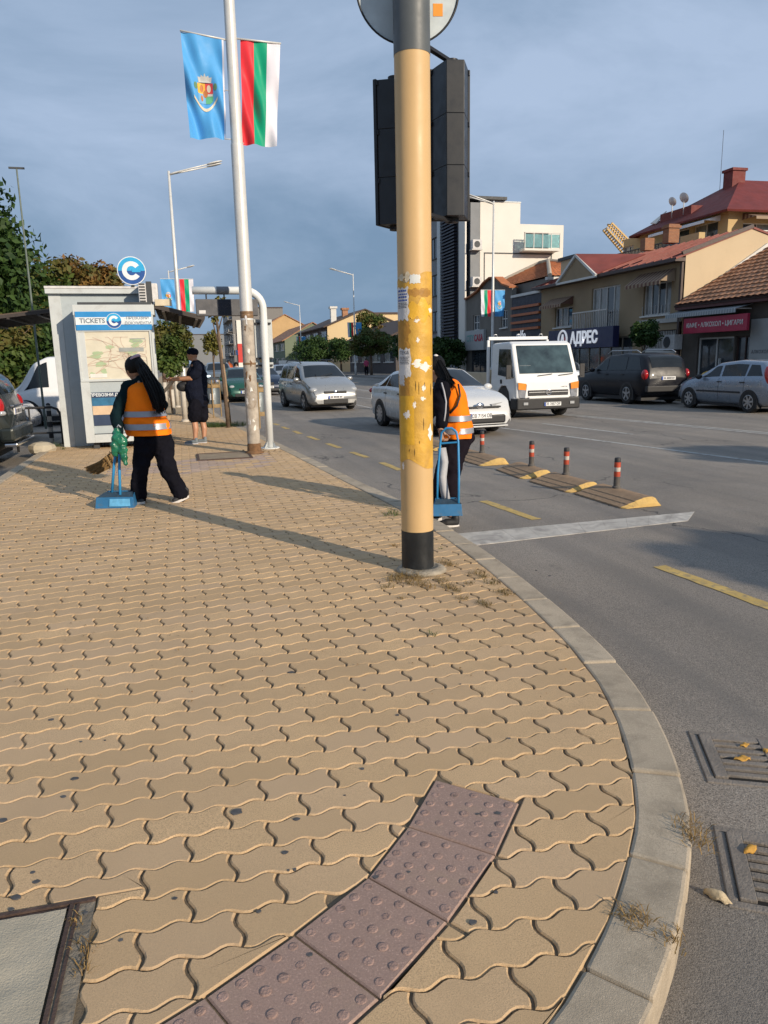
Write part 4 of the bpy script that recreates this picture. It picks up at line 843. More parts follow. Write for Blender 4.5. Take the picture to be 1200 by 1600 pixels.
class Fac:
    """a wall plane: a runs along it, h up, d out of it"""
    def __init__(s, o, along, normal, parent): s.o, s.a, s.n, s.p = Vector(o), Vector(along), Vector(normal), parent; s.k = s.a.cross(Vector((0, 0, 1))).dot(s.n) > 0
    def P(s, a, h, d=0.): return s.o+s.a*a+Vector((0, 0, h))+s.n*d
    def box(s, name, a0, a1, h0, h1, d0, d1, m, parent=None, bevel=0.):
        q = MB(); P = s.P; vs = [P(a, h, d) for a in (a0, a1) for d in (d0, d1) for h in (h0, h1)]
        fs = [(0,1,3,2),(4,6,7,5),(0,4,5,1),(2,3,7,6),(0,2,6,4),(1,5,7,3)]
        if not s.k: fs = [f[::-1] for f in fs]
        q.add(vs, fs); return q.build(name, m, parent or s.p, bevel=bevel)
    def wall(s, name, a0, a1, h0, h1, holes, m, thick=.25, top=None):
        A = sorted({a0, a1, *[x for r in holes for x in r[:2]]}); H = sorted({h0, h1, *[x for r in holes for x in r[2:]]}); q = MB(); f_ = []
        inh = lambda a, h: any(r[0] < a < r[1] and r[2] < h < r[3] for r in holes)
        for i in range(len(A)-1):
            for j in range(len(H)-1):
                if inh((A[i]+A[i+1])/2, (H[j]+H[j+1])/2): continue
                v = [s.P(A[i], H[j]), s.P(A[i+1], H[j]), s.P(A[i+1], H[j+1]), s.P(A[i], H[j+1])]; q.add(v if s.k else v[::-1], [(0, 1, 2, 3)])
        for r in holes:
            c = [(r[0], r[2]), (r[1], r[2]), (r[1], r[3]), (r[0], r[3])]
            for i in range(4):
                u, w = c[i], c[(i+1) % 4]; v = [s.P(u[0], u[1], 0), s.P(w[0], w[1], 0), s.P(w[0], w[1], -thick), s.P(u[0], u[1], -thick)]; q.add(v[::-1] if s.k else v, [(0, 1, 2, 3)])
        return q.build(name, m, s.p)
    def window(s, a0, a1, h0, h1, nx=2, ny=1, fm=None, panes=None, rec=.12, sill=True, fw=.06, name='window'):
        fm = fm or M_pvc; w = s.box(name, a0, a1, h0, h1, -rec-.06, -rec-.03, M_dark)
        for i in range(nx):
            for j in range(ny):
                b0, b1 = a0+(a1-a0)*i/nx, a0+(a1-a0)*(i+1)/nx; c0, c1 = h0+(h1-h0)*j/ny, h0+(h1-h0)*(j+1)/ny
                s.box('pane', b0+fw*.4, b1-fw*.4, c0+fw*.4, c1-fw*.4, -rec-.02, -rec-.012, (panes[(i+j) % len(panes)] if panes else M_glassw), w)
        for i in range(nx+1): x = a0+(a1-a0)*i/nx; t = fw if i in (0, nx) else fw*.8; s.box('window_frame', max(a0, x-t/2 if 0 < i < nx else (x if i == 0 else x-t)), min(a1, x+t/2 if 0 < i < nx else (x+t if i == 0 else x)), h0+.001, h1-.001, -rec-.01, -rec+.03, fm, w)
        for j in range(ny+1): z = h0+(h1-h0)*j/ny; t = fw if j in (0, ny) else fw*.8; s.box('window_frame', a0+.002, a1-.002, max(h0, z-t/2 if 0 < j < ny else (z if j == 0 else z-t)), min(h1, z+t/2 if 0 < j < ny else (z+t if j == 0 else z)), -rec-.009, -rec+.027, fm, w)
        if sill: s.box('window_sill', a0-.08, a1+.08, h0-.07, h0, -rec+.03, .1, fm, w)
        return w
def tiles(name, e0, e1, r0, r1, nu, nv, m, parent, amp=.035, step=.045):
    """roof slope between eave e0-e1 and ridge r0-r1 in courses of rounded tiles"""
    e0, e1, r0, r1 = map(Vector, (e0, e1, r0, r1)); n = (e1-e0).cross(r0-e0).normalized()
    if n.z < 0: n = -n
    q = MB(); vs = []; nx = nu*4; V = []
    for j in range(nv): V += [(j/nv, step), ((j+1)/nv-1e-4, 0.)]
    for v, s_ in V:
        a, b = e0.lerp(r0, v), e1.lerp(r1, v)
        for i in range(nx+1): u = i/nx; vs.append(a.lerp(b, u)+n*(s_+amp*abs(math.sin(PI*nu*u))+.012*mnoise.noise(Vector((int(u*nu)*1.7, int(v*nv)*2.3, 0)))))
    fs = [(j*(nx+1)+i, j*(nx+1)+i+1, (j+1)*(nx+1)+i+1, (j+1)*(nx+1)+i) for j in range(len(V)-1) for i in range(nx)]
    q.add(vs, fs); o = q.build(name, m, parent); o.data.set_sharp_from_angle(angle=.6); return o
def slab(name, pts, m, parent, th=.1):
    """a flat plate under the given top polygon"""
    pts = [Vector(p) for p in pts]; n = (pts[1]-pts[0]).cross(pts[2]-pts[0]).normalized()
    if n.z < 0: pts = pts[::-1]; n = -n
    k = len(pts); q = MB(); q.add(pts+[p-n*th for p in pts], [tuple(range(k)), tuple(range(2*k-1, k-1, -1))]+[(i, k+i, k+(i+1) % k, (i+1) % k) for i in range(k)]); return q.build(name, m, parent)
def X2(px, py, X=XF): p = atX(px, py, X); return p.y, p.z
def rectX(x0, y0, x1, y1, X=XF):   # picture rectangle on a wall facing the street -> (a0,a1,h0,h1)
    pL, pR = atX(x0, (y0+y1)/2, X), atX(x1, (y0+y1)/2, X); zt = (atX(x0, y0, X).z+atX(x1, y0, X).z)/2; zb = (atX(x0, y1, X).z+atX(x1, y1, X).z)/2
    return (min(pL.y, pR.y), max(pL.y, pR.y), zb, zt)
def mkwall(f, m, a0, a1, h0, h1, rects, name='wall'): return f.wall(name, a0, a1, h0, h1, rects, m)
# ---------------- one-storey shop with brown tiled roof, right edge of the photo
YA0, YA1 = 11.0, 26.75; ze = 3.25
hA = thing('corner_shop', 'low corner shop with brown tiled roof and crimson sign at the right edge', 'shop', (XF, YA0, ROAD))
fA = Fac((0, 0, -ROAD), (0, 1, 0), (-1, 0, 0), hA)   # parent sits at (XF, YA0, ROAD)
def LA(r): return (r[0]-YA0, r[1]-YA0, r[2], r[3])
door = LA(rectX(1087, 527, 1143, 640)); door = (door[0], door[1], .02, door[3]); sw = LA(rectX(1145, 520, 1172, 640)); sw = (sw[0], sw[1]-.02, .02, door[3])
M_shop = mat('dark_shop_wall', (.09, .075, .062), .8, .2, 1.5, bump=.3, bscale=20)
fA.wall('wall', 0, YA1-YA0, 0, ze, [door, sw, (1.5, 4.5, .9, 2.4)], M_shop); fA.window(1.5, 4.5, .9, 2.4, 3)
fA.window(*door, 2, 1, M_pvc, sill=False, name='glass_door'); fA.window(*sw, 2, 1, M_gutter, sill=False, name='shop_window')
fA.box('door_handle', door[0]+.75, door[0]+.79, .9, 1.3, -.1, -.02, M_pvc)
sgn = LA(rectX(1068, 494, 1167, 519, XF-.66)); M_crim = mat('crimson_sign', (.36, .02, .055), .45, .08, 2)
sg = fA.box('sign_board', sgn[0], sgn[1], sgn[2], sgn[3], .55, .66, M_crim, bevel=.01)
M_sgw = mat('sign_lettering', (.62, .6, .57), .5)
text('lettering', 'КАФЕ • АЛКОХОЛ • ЦИГАРИ', .235, M_sgw, sg, (-.664, (sgn[0]+sgn[1])/2, (sgn[2]+sgn[3])/2-ROAD), (0, -1, 0), (0, 0, 1), .003, .004, .95)
for a in (sgn[0]+.3, sgn[1]-.3): text('lettering', 'КАФЕ', .09, M_sgw, sg, (-.664, a, (sgn[2]+sgn[3])/2-ROAD), (0, -1, 0), (0, 0, 1), .003)
aw = LA(rectX(1066, 470, 1178, 500)); q = MB(); P = fA.P; z1_, z0_ = 3.22, sgn[3]+.2
q.add([P(aw[0], z1_, .05), P(aw[1], z1_, .05), P(aw[1], z0_, .78), P(aw[0], z0_, .78), P(aw[0], z0_-.14, .79), P(aw[1], z0_-.14, .79)], [(0, 1, 2, 3), (3, 2, 5, 4)]); awo = q.build('awning', M_awg, hA); so = awo.modifiers.new('t', 'SOLIDIFY'); so.thickness = .015
for a in (aw[0]+.1, aw[1]-.1): fA.box('awning_arm', a-.02, a+.02, z0_-.02, z0_+.02, .02, .76, M_pvc)
wb = LA(rectX(1174, 498, 1205, 590)); wbo = fA.box('white_board', wb[0]-1.2, wb[1], .5, wb[3], .02, .1, mat('board_pale', (.34, .34, .33), .6, .1, 2), bevel=.01)
for k, s_ in enumerate(('АЛКОХОЛ', 'ЦИГАРИ', 'И', 'ЗАКУСКИ')): text('lettering', s_, .17, M_ink, wbo, (-.105, (wb[1]-.55), wb[3]-ROAD-1.15-.32*k), (0, -1, 0), (0, 0, 1), .002)
acb = LA(rectX(1050, 518, 1070, 546)); 
fA.box('fascia', 0, YA1-YA0, ze-.02, ze+.2, -.05, .42, mat('fascia_maroon', (.09, .03, .028), .6))
er0 = Vector((-.5, 0, ze-ROAD+.16)); vg = atY(1200, 387, YA1); slope = (vg.z-ROAD-er0.z)/(vg.x-XF+.5); rx_ = 4.7; rzz = er0.z+(rx_+.5)*slope
tiles('roof_tiles', (-.5, -.3, er0.z), (-.5, YA1-YA0, er0.z), (rx_, -.3, rzz), (rx_, YA1-YA0, rzz), 52, 16, M_tile, hA)
slab('roof_back', [(rx_, -.3, rzz), (rx_, YA1-YA0, rzz), (rx_+5, YA1-YA0, er0.z), (rx_+5, -.3, er0.z)], M_tile, hA); slab('roof_underside', [(-.48, -.28, er0.z-.02), (-.48, YA1-YA0, er0.z-.02), (rx_, YA1-YA0, rzz-.04), (rx_, -.28, rzz-.04)], M_gutter, hA, .06)
q = MB(); q.add([(0, 0, 0), (9.4, 0, 0), (9.4, 0, er0.z), (rx_, 0, rzz-.12), (0, 0, er0.z+.1)], [(0, 1, 2, 3, 4)]); q.build('gable_wall', M_cream, hA)
ac_ = thing('wall_air_conditioner', 'pale air conditioner box on the wall between the two houses', 'air conditioner', (XF, (YA0+acb[0]+YA0+acb[1])/2+.1, acb[2]))
q = MB(); q.b2((-.42, -.4, 0), (-.02, .4, .6)); q.build('ac_case', MATS['weathered_paper'], ac_, bevel=.015); q = MB(); q.cyl((-.43, .08, .3), (-.42, .08, .3), .23, n=24); q.build('ac_fan', M_kid, ac_)
q = MB(); q.b2((-.4, -.3, -.04), (0, -.27, -.001)); q.build('ac_bracket', M_gutter, ac_); q = MB(); q.b2((-.4, .27, -.04), (0, .3, -.001)); q.build('ac_bracket', M_gutter, ac_)
# ---------------- two-storey estate agent's house
YB0 = YA1+.06; YB1 = atX(846, 470, XF).y; hB = thing('estate_agent_house', 'two-storey tan house with a navy shop sign, red roof and small pediment', 'house', (XF, YB0, ROAD)); fB = Fac((0, 0, -ROAD), (0, 1, 0), (-1, 0, 0), hB)
LB = lambda r: (r[0]-YB0, r[1]-YB0, r[2], r[3]); WB = YB1-YB0; zeB = X2(1055, 409)[1]
w1 = LB(rectX(1005, 452, 1048, 492)); w2 = LB(rectX(924, 450, 968, 513)); w3 = LB(rectX(867, 480, 894, 511)); sf = LB(rectX(886, 541, 986, 640)); sf = (sf[0], sf[1], .05, 2.35); gtw = LB(rectX(1000, 533, 1054, 640)); gtw = (gtw[0], gtw[1], .05, 2.5)
w1 = (w1[0], w1[1], w1[2], w1[2]+1.35); w2 = (w2[0], w2[1], w2[2]-.1, w2[2]+1.95)
fB.wall('wall', 0, WB, 0, zeB, [w1, w2, w3, sf, gtw], M_tan)
cp = [M_glassw, M_curt, M_glassw]; fB.window(*w1, 4, 1, M_pvc, [M_curt, M_glassw, M_glassw, M_curt]); fB.window(*w2, 4, 1, M_pvc, [M_curt, M_glassw, M_curt], sill=False); fB.window(*w3, 3, 1, M_pvc, cp)
fB.window(*sf, 6, 1, mat('shop_frame', (.4, .35, .28), .5), sill=False, name='shop_window')
gt_ = fB.box('gate', gtw[0], gtw[1], gtw[2], gtw[3], -.2, -.18, M_dark); n = 22
for i in range(n): a = gtw[0]+.04+(gtw[1]-gtw[0]-.08)*i/(n-1); fB.box('gate_bar', a-.022, a+.022, gtw[2], gtw[3]-.03, -.12, -.09, M_iron2, gt_)
fB.box('gate_sheet', gtw[0]+.02, gtw[1]-.02, gtw[2], 1.75, -.085, -.075, M_pvc, gt_)
bal = LB(rectX(914, 488, 969, 516)); ba = fB.box('balcony', bal[0], bal[1], w2[2]-.22, w2[2]-.06, .0, .75, mat('balcony_slab', (.33, .28, .22), .8)); n = 20
for i in range(n): a = bal[0]+.03+(bal[1]-bal[0]-.06)*i/(n-1); fB.box('baluster', a-.015, a+.015, w2[2]-.05, w2[2]+.88, .69, .72, M_iron2, ba)
fB.box('handrail', bal[0], bal[1], w2[2]+.88, w2[2]+.94, .67, .74, M_iron2, ba)
for a in (bal[0]+.02, bal[1]-.05): 
    for i in range(5): fB.box('baluster', a, a+.025, w2[2]-.05, w2[2]+.88, .08+i*.12, .1+i*.12, M_iron2, ba)
for i in range(9): fB.box('window_rail', w1[0]+.05+i*(w1[1]-w1[0]-.1)/8-.01, w1[0]+.05+i*(w1[1]-w1[0]-.1)/8+.01, w1[2]+.001, w1[2]+.4, .04, .06, M_iron2)
def awning(f, r, zt, zb, out, m, parent):
    q = MB(); P = f.P; q.add([P(r[0], zt, .03), P(r[1], zt, .03), P(r[1], zb, out), P(r[0], zb, out), P(r[0], zb-.14, out), P(r[1], zb-.14, out)], [(0, 1, 2, 3), (3, 2, 5, 4)]); q.add([P(r[0], zt, .03), P(r[0], zb, out), P(r[0], zb-.02, .03)], [(0, 1, 2)]); o = q.build('awning', m, parent); o.modifiers.new('t', 'SOLIDIFY').thickness = .012
awning(fB, (w1[0]-.25, w1[1]+.35), w1[3]+.45, w1[3]-.05, .75, M_awn, hB); awning(fB, (w3[0]-.1, w3[1]+.45), w3[3]+.5, w3[3]+.1, .75, M_awn, hB)
sb = LB(rectX(862, 514, 957, 544, XF-.84)); M_navy = mat('navy_sign', (.008, .012, .06), .4, .1, 2); sB = fB.box('sign_board', sb[0], sb[1]+.4, sb[2], sb[3]+.02, .5, .82, M_navy, bevel=.01); sc = (sb[2]+sb[3])/2+.01-ROAD
M_sgb = mat('sign_white_letters', (.75, .75, .76), .4); M_sgb.node_tree.nodes['Principled BSDF'].inputs['Emission Color'].default_value = (.9, .93, 1, 1); M_sgb.node_tree.nodes['Principled BSDF'].inputs['Emission Strength'].default_value = .3; at_ = LB(rectX(889, 520, 936, 540, XF-.84)); text('lettering', 'АДРЕС', .78, M_sgb, sB, (-.845, (at_[0]+at_[1])/2, sc), (0, -1, 0), (0, 0, 1), .02, .025, .95)
cc_ = LB(rectX(871, 518, 888, 540, XF-.84)); ca = (cc_[0]+cc_[1])/2; q = MB(); q.tube([(-.85, ca+.43*math.cos(2*PI*i/32), sc+.43*math.sin(2*PI*i/32)) for i in range(33)], .055, 6, caps=False); q.build('logo_ring', M_sgb, sB, smooth=True)
text('lettering', 'А', .66, M_sgb, sB, (-.845, ca+.02, sc-.04), (0, -1, 0), (0, 0, 1), .02, .02); q = MB(); q.box((-.845, ca-.22, sc-.08), (.02, .14, .36)); q.build('logo_accent', mat('logo_red', (.5, .02, .04), .5), sB)
fB.box('cornice', 0, gtw[1]+.3, gtw[3]+.3, gtw[3]+.48, 0, .1, mat('pale_cornice', (.42, .4, .37), .7)); fB.box('gutter', -.02, WB+.2, zeB-.06, zeB+.08, .02, .5, M_gutter); fB.box('downpipe', .05, .17, 0, zeB-.06, .02, .12, M_gutter)
ap_ = atY(1176, 354, YB0); rxB = ap_.x-XF; rzB = ap_.z-ROAD; z0 = zeB-ROAD+.08
slab('roof', [(-.5, -.05, z0), (-.5, WB+.3, z0), (rxB, WB+.3, rzB), (rxB, -.05, rzB)], M_redroof, hB, .08); slab('roof_back', [(rxB, -.05, rzB), (rxB, WB+.3, rzB), (rxB+4.5, WB+.3, z0), (rxB+4.5, -.05, z0)], M_redroof, hB, .08)
for k in range(22): y = .3+k*(WB/22); slope_b = Vector((rxB+.5, 0, rzB-z0)); q = MB(); q.bar((-.5, y, z0+.02), (rxB, y, rzB+.02), .04, .05); q.build('roof_seam', M_redroof, hB)
q = MB(); q.add([(0, 0, 0), (8.5, 0, 0), (8.5, 0, z0), (rxB, 0, rzB-.06), (0, 0, z0+.2), (0, .3, 0), (8.5, .3, 0), (8.5, .3, z0), (rxB, .3, rzB-.06), (0, .3, z0+.2)], [(0, 1, 2, 3, 4), (9, 8, 7, 6, 5), (0, 4, 9, 5)]); q.build('gable_wall', M_cream, hB)
q = MB(); q.bar((-.2, -.03, z0+.16), (rxB, -.03, rzB+.02), .1, .14); q.build('verge_trim', M_gutter, hB)
q = MB(); q.bar((-.25, -.06, 3.3-ROAD), (vg.x-XF, -.06, vg.z-ROAD+.12), .08, .16); q.build('flashing', M_pvc, hB)
# pediment
pd = LB(rectX(886, 446, 948, 452)); pa0, pa1 = pd[0], pd[1]; pm = (pa0+pa1)/2; hz = 1.05; q = MB(); x = -.56
q.add([(x, pa0, z0-.12), (x, pa1, z0-.12), (x, pm, z0+hz), (x+2.4, pm, z0+hz)], [(0, 2, 1), (0, 3, 2), (1, 2, 3)]); pdo = q.build('pediment', [M_tan], hB)
for a in (pa0, pa1): q = MB(); q.bar((x-.05, a, z0-.06), (x-.05, pm, z0+hz+.05), .12, .12); q.build('pediment_trim', M_pvc, pdo)
q = MB(); q.bar((x-.04, pa0, z0-.1), (x-.04, pa1, z0-.1), .1, .1); q.build('pediment_trim', M_pvc, pdo)
for a in (pa0, pa1): slab('pediment_roof', [(x-.1, a, z0-.02), (x-.1, pm, z0+hz+.12), (x+2.6, pm, z0+hz+.12), (x+2.6, a, z0+hz*.9)], M_redroof, pdo, .05)
M_brick = mat('chimney_brick', (.33, .14, .07), .9, .25, 6, bump=.6, bscale=30); nt = M_brick.node_tree
bt = nt.nodes.new('ShaderNodeTexBrick'); bt.inputs['Scale'].default_value = 4.5; bt.inputs['Color1'].default_value = (.36, .15, .07, 1); bt.inputs['Color2'].default_value = (.28, .11, .055, 1); bt.inputs['Mortar'].default_value = (.2, .15, .11, 1); bt.inputs['Mortar Size'].default_value = .03
tcx = nt.nodes.new('ShaderNodeTexCoord'); mpp = nt.nodes.new('ShaderNodeMapping'); mpp.inputs['Rotation'].default_value = (PI/2, 0, 0); nt.links.new(tcx.outputs['Object'], mpp.inputs[0]); nt.links.new(mpp.outputs[0], bt.inputs['Vector']); nt.links.new(bt.outputs[0], nt.nodes['Principled BSDF'].inputs['Base Color'])
cy = YB0+2.1; c0 = atY(1040, 400, cy); c1 = atY(1063, 350, cy); q = MB(); q.b2((c0.x-XF+.1, cy-YB0, z0+.9), (c1.x-XF-.02, cy-YB0+.42, c1.z-ROAD)); q.b2((c0.x-XF+.05, cy-YB0-.05, z0+1.5), (c1.x-XF+.03, cy-YB0+.47, z0+1.6)); q.build('brick_chimney', M_brick, hB)
q = MB(); q.b2((c0.x-XF-.9, cy-YB0+.2, z0+.6), (c0.x-XF-.45, cy-YB0+.55, z0+1.1)); q.build('brick_stub', M_brick, hB)
# ---------------- navy slatted building and its hipped orange roof
YC0 = YB1+.02; YC1 = atX(800, 480, XF).y; hC = thing('navy_slat_building', 'narrow navy-clad shop front with four orange slats', 'building', (XF, YC0, ROAD)); fC = Fac((0, 0, -ROAD), (0, 1, 0), (-1, 0, 0), hC); WC = YC1-YC0; zC = X2(815, 463)[1]
M_navc = mat('navy_cladding', (.012, .014, .03), .5, .2, 2)
fC.wall('wall', 0, WC, 0, zC, [(.4, WC-.4, .1, 2.2)], M_navc); fC.window(.4, WC-.4, .1, 2.2, 3, 1, M_kid, sill=False, name='shop_window')
for py in (478, 490, 502, 513): z = X2(828, py)[1]; fC.box('orange_slat', .05, WC-.1, z-.07, z+.07, .01, .14, mat('orange_slat', (.4, .11, .03), .5))
text('lettering', 'elfe', .8, M_sgb, hC, (-.16, WC*.55, X2(822, 524)[1]-ROAD), (0, -1, 0), (0, 0, 1), .01)
fC.box('parapet', 0, WC, zC, zC+.15, -.3, .1, M_pvc)
hD = thing('curved_gable_house', 'grey house with a curved gable and a white sign, left of the navy front', 'house', (XF, YC1+.03, ROAD)); YD0 = YC1+.03; YD1 = atX(729, 490, XF).y; WD = YD1-YD0; fD = Fac((0, 0, -ROAD), (0, 1, 0), (-1, 0, 0), hD); zD = X2(765, 470)[1]
M_gry = mat('grey_render', (.17, .155, .135), .9, .1, .8, bump=.3, bscale=20, dirt=(.1, .09, .08), dirt_amt=.4, dirt_scale=.9)
LD = lambda r: (r[0]-YD0, r[1]-YD0, r[2], r[3]); dw = LD(rectX(739, 492, 749, 516)); dw2 = LD(rectX(783, 484, 793, 512)); fD.wall('wall', 0, WD, 0, zD, [dw, dw2, (.8, WD-.8, .1, 2.1)], M_gry); fD.window(*dw, 2, 2); fD.window(*dw2, 2, 2); fD.window(.8, WD-.8, .1, 2.1, 4, 1, M_kid, sill=False, name='shop_window')
gp_ = [(0, zD), (WD, zD), (WD, X2(731, 468)[1]), (WD*.86, X2(738, 464)[1]), (WD*.7, X2(747, 456)[1]), (WD*.55, X2(757, 443)[1]), (WD*.42, X2(765, 436)[1]), (WD*.3, X2(772, 436)[1]), (WD*.15, X2(785, 446)[1]), (0, X2(799, 450)[1])]
q = MB(); n = len(gp_); q.add([fD.P(a, h, 0) for a, h in gp_]+[fD.P(a, h, -.3) for a, h in gp_], [tuple(range(n)), tuple(range(2*n-1, n-1, -1))]+[(i, n+i, n+(i+1) % n, (i+1) % n) for i in range(n)]); q.build('curved_gable', M_gry, hD)
for i in range(2, n-1): a, c = gp_[i], gp_[i+1]; q = MB(); q.bar(fD.P(a[0], a[1]+.05, -.1), fD.P(c[0], c[1]+.05, -.1), .6, .1); q.build('gable_coping', M_otile, hD)
sd = LD(rectX(731, 516, 760, 547)); sD = fD.box('sign_board', sd[0], sd[1], sd[2], sd[3], .02, .2, mat('sign_pale', (.36, .37, .37), .5, .06, 3)); 
text('lettering', 'CITY', .62, mat('sign_teal', (.1, .3, .28), .5), sD, (-.21, sd[0]+(sd[1]-sd[0])*.72, (sd[2]+sd[3])/2-ROAD+.12), (0, -1, 0), (0, 0, 1), .004, .01); text('lettering', 'CASA', .62, mat('sign_redtext', (.4, .02, .04), .5), sD, (-.21, sd[0]+(sd[1]-sd[0])*.27, (sd[2]+sd[3])/2-ROAD+.12), (0, -1, 0), (0, 0, 1), .004, .02)
# hipped roofs over C and D
rf_ = thing('hipped_orange_roof', 'orange tiled hipped roof with pale ridge lines behind the curved gable', 'roof', (0, 0, 0))
ap = atX(850, 411, 25.0); e1 = atX(779, 451, 20.6); e2 = atX(888, 446, 20.6); e3 = atX(893, 452, 29.0)
zee = e1.z; P1 = Vector((20.6, YD1-.3, zee)); P2_ = Vector((20.6, YC0+.2, zee)); P3 = Vector((29.5, YC0+.2, zee)); P4 = Vector((29.5, YD1-.3, zee)); R1 = Vector((25, min(ap.y, YD1-2.5), ap.z)); R2 = Vector((25, min(ap.y, YD1-2.5)+1.2, ap.z))
tiles('roof_slope', P1, P2_, R2, R1, 36, 12, M_otile, rf_, .04); tiles('roof_slope', P2_, P3, R1, R1, 24, 12, M_otile, rf_, .04); slab('roof_slope', [P3, P4, R2, R1], M_otile, rf_); slab('roof_slope', [P4, P1, R2], M_otile, rf_)
for a, c in ((P2_, R1), (R1, R2), (P3, R1), (P1, R2)): q = MB(); q.tube([a+Vector((0, 0, .08)), c+Vector((0, 0, .1))], .13, 8); q.build('ridge_line', mat('ridge_pale', (.4, .35, .28), .9), rf_)
q = MB(); q.b2((20.7, YC0+.3, 0), (29, YD1-.5, zee-.02)); q.build('rear_wall', M_gry, rf_)
q = MB(); q.b2((20.3, YC0-.1, zee-.2), (29.8, YC0+.18, zee-.04)); q.build('eave_board', M_pvc, rf_)
chs = thing('cream_chimney', 'wide cream chimney block with a dark cap between the roofs', 'chimney', (0, 0, 0)); a, c = atY(897, 452, 36.5), atY(923, 403, 36.5); q = MB(); q.b2((a.x, 36.5, 4), (c.x, 38.0, c.z)); q.build('chimney_shaft', M_cream, chs); q = MB(); q.b2((a.x-.12, 36.35, c.z), (c.x+.12, 38.15, c.z+.16)); q.build('chimney_cap', M_kid, chs)
# ---------------- white block and modern louvred front
M_wht = mat('white_render', (.72, .69, .63), .85, .04, .5, dirt=(.55, .52, .46), dirt_amt=.25, dirt_scale=.6)
YE = 51.0; hE = thing('white_block', 'tall white block with a glass balcony beyond the orange roofs', 'building', (0, YE, 0)); fE = Fac((0, 0, 0), (1, 0, 0), (0, -1, 0), hE)
ex0, ex1, ex2 = atY(750, 400, YE).x, atY(812, 400, YE).x, atY(879, 420, YE).x; ez1, ez2 = atY(780, 316, YE).z, atY(850, 351, YE).z
q = MB(); q.b2((ex0, .0, ROAD), (ex1, 14, ez1)); q.build('tower', M_wht, hE)
wy = (atY(819, 370, YE).x, atY(857, 370, YE).x, atY(840, 391, YE).z, atY(840, 363, YE).z); fE.wall('wall', ex1+.001, ex2, ROAD, ez2, [wy], M_wht); fE.window(*wy, 3, 1, M_gutter, [M_glassw, M_curt], sill=False)
q = MB(); q.b2((ex1+.001, .3, ROAD), (ex2, 12, ez2-.01)); q.build('wing', M_wht, hE)
bz0 = atY(840, 391, YE).z; bb = fE.box('balcony', atY(811, 391, YE).x, atY(866, 391, YE).x, bz0-.15, bz0, 0, .9, M_wht)
b0, b1 = atY(812, 380, YE).x, atY(866, 380, YE).x
for i in range(4): fE.box('glass_panel', b0+(b1-b0)*i/4+.03, b0+(b1-b0)*(i+1)/4-.03, bz0+.06, bz0+.95, .84, .86, mat('aqua_glass', (.3, .55, .58), .1, trans=.6), bb)
for i in range(5): fE.box('balcony_post', b0+(b1-b0)*i/4-.025, b0+(b1-b0)*i/4+.025, bz0, bz0+1.02, .82, .88, M_pvc, bb)
fE.box('balcony_rail', b0, b1, bz0+1.021, bz0+1.07, .81, .89, M_pvc, bb)
lz = atY(800, 396, YE).z; fE.box('wall_line', ex0+.3, ex2-.9, lz-.04, lz+.04, 0, .03, M_kid); fE.box('wall_line', ex0+.3, ex0+.36, lz-4.5, lz-.041, 0, .03, M_kid); fE.box('wall_line', ex2-.96, ex2-.9, lz-2, lz-.041, 0, .03, M_kid); fE.box('parapet_cap', ex0-.03, ex1+.03, ez1, ez1+.08, -14, .03, M_kiol)
hM = thing('louvred_building', 'dark modern building with black louvres behind the signal pole', 'building', (XF, 50.8, ROAD)); fM = Fac((0, 0, -ROAD), (0, 1, 0), (-1, 0, 0), hM); zM = 12.3
wins = [(a, a+1.9, h, h+1.6) for a in (6.2, 9.2, 12.2) for h in (3.6, 6.4, 9.2)]
M_gre2 = mat('grey_panel', (.21, .22, .23), .7, .1, 1); fM.wall('wall', 0, 15.0, 0, zM, wins+[(6, 14.5, .2, 2.6)], M_gre2)
for w in wins: fM.window(*w, 2, 1, M_kid)
fM.window(6, 14.5, .2, 2.6, 4, 1, M_kid, sill=False, name='shop_window')
for k in range(44): h = 2.2+k*.23; fM.box('louvre', 1.7, 4.6, h, h+.11, .05, .3, M_navc)
fM.box('louvre_backing', 1.7, 4.6, 2, zM, .005, .04, M_dark); fM.box('white_fin', 4.7, 5.4, 0, zM, 0, .3, MATS['kiosk_frame']); fM.box('pale_fin', .0, 1.2, 0, zM, 0, .12, M_wht); fM.box('top_cap', -.1, 15.1, zM, zM+.2, -3, .2, M_kid)
q = MB(); q.b2((.3, .02, 0), (1.0, 14.9, zM-.1)); q.build('rear_mass', M_gre2, hM)
for py in (385, 442):
    c = atY(741, py, 51.2); t = thing('facade_air_conditioner', ('upper' if py < 400 else 'lower')+' air conditioner box on the side of the white block', 'air conditioner', (20.6, 50.5, c.z-.3)); q = MB(); q.b2((-.35, -.25, 0), (.35, .2, .62)); q.build('ac_case', MATS['weathered_paper'], t, bevel=.02); q = MB(); q.cyl((-.02, -.26, .31), (-.02, -.25, .31), .22, n=20); q.build('ac_fan', M_kid, t); q = MB(); q.b2((-.4, -.25, -.06), (.4, .3, -.001)); q.build('ac_bracket', M_pvc, t)
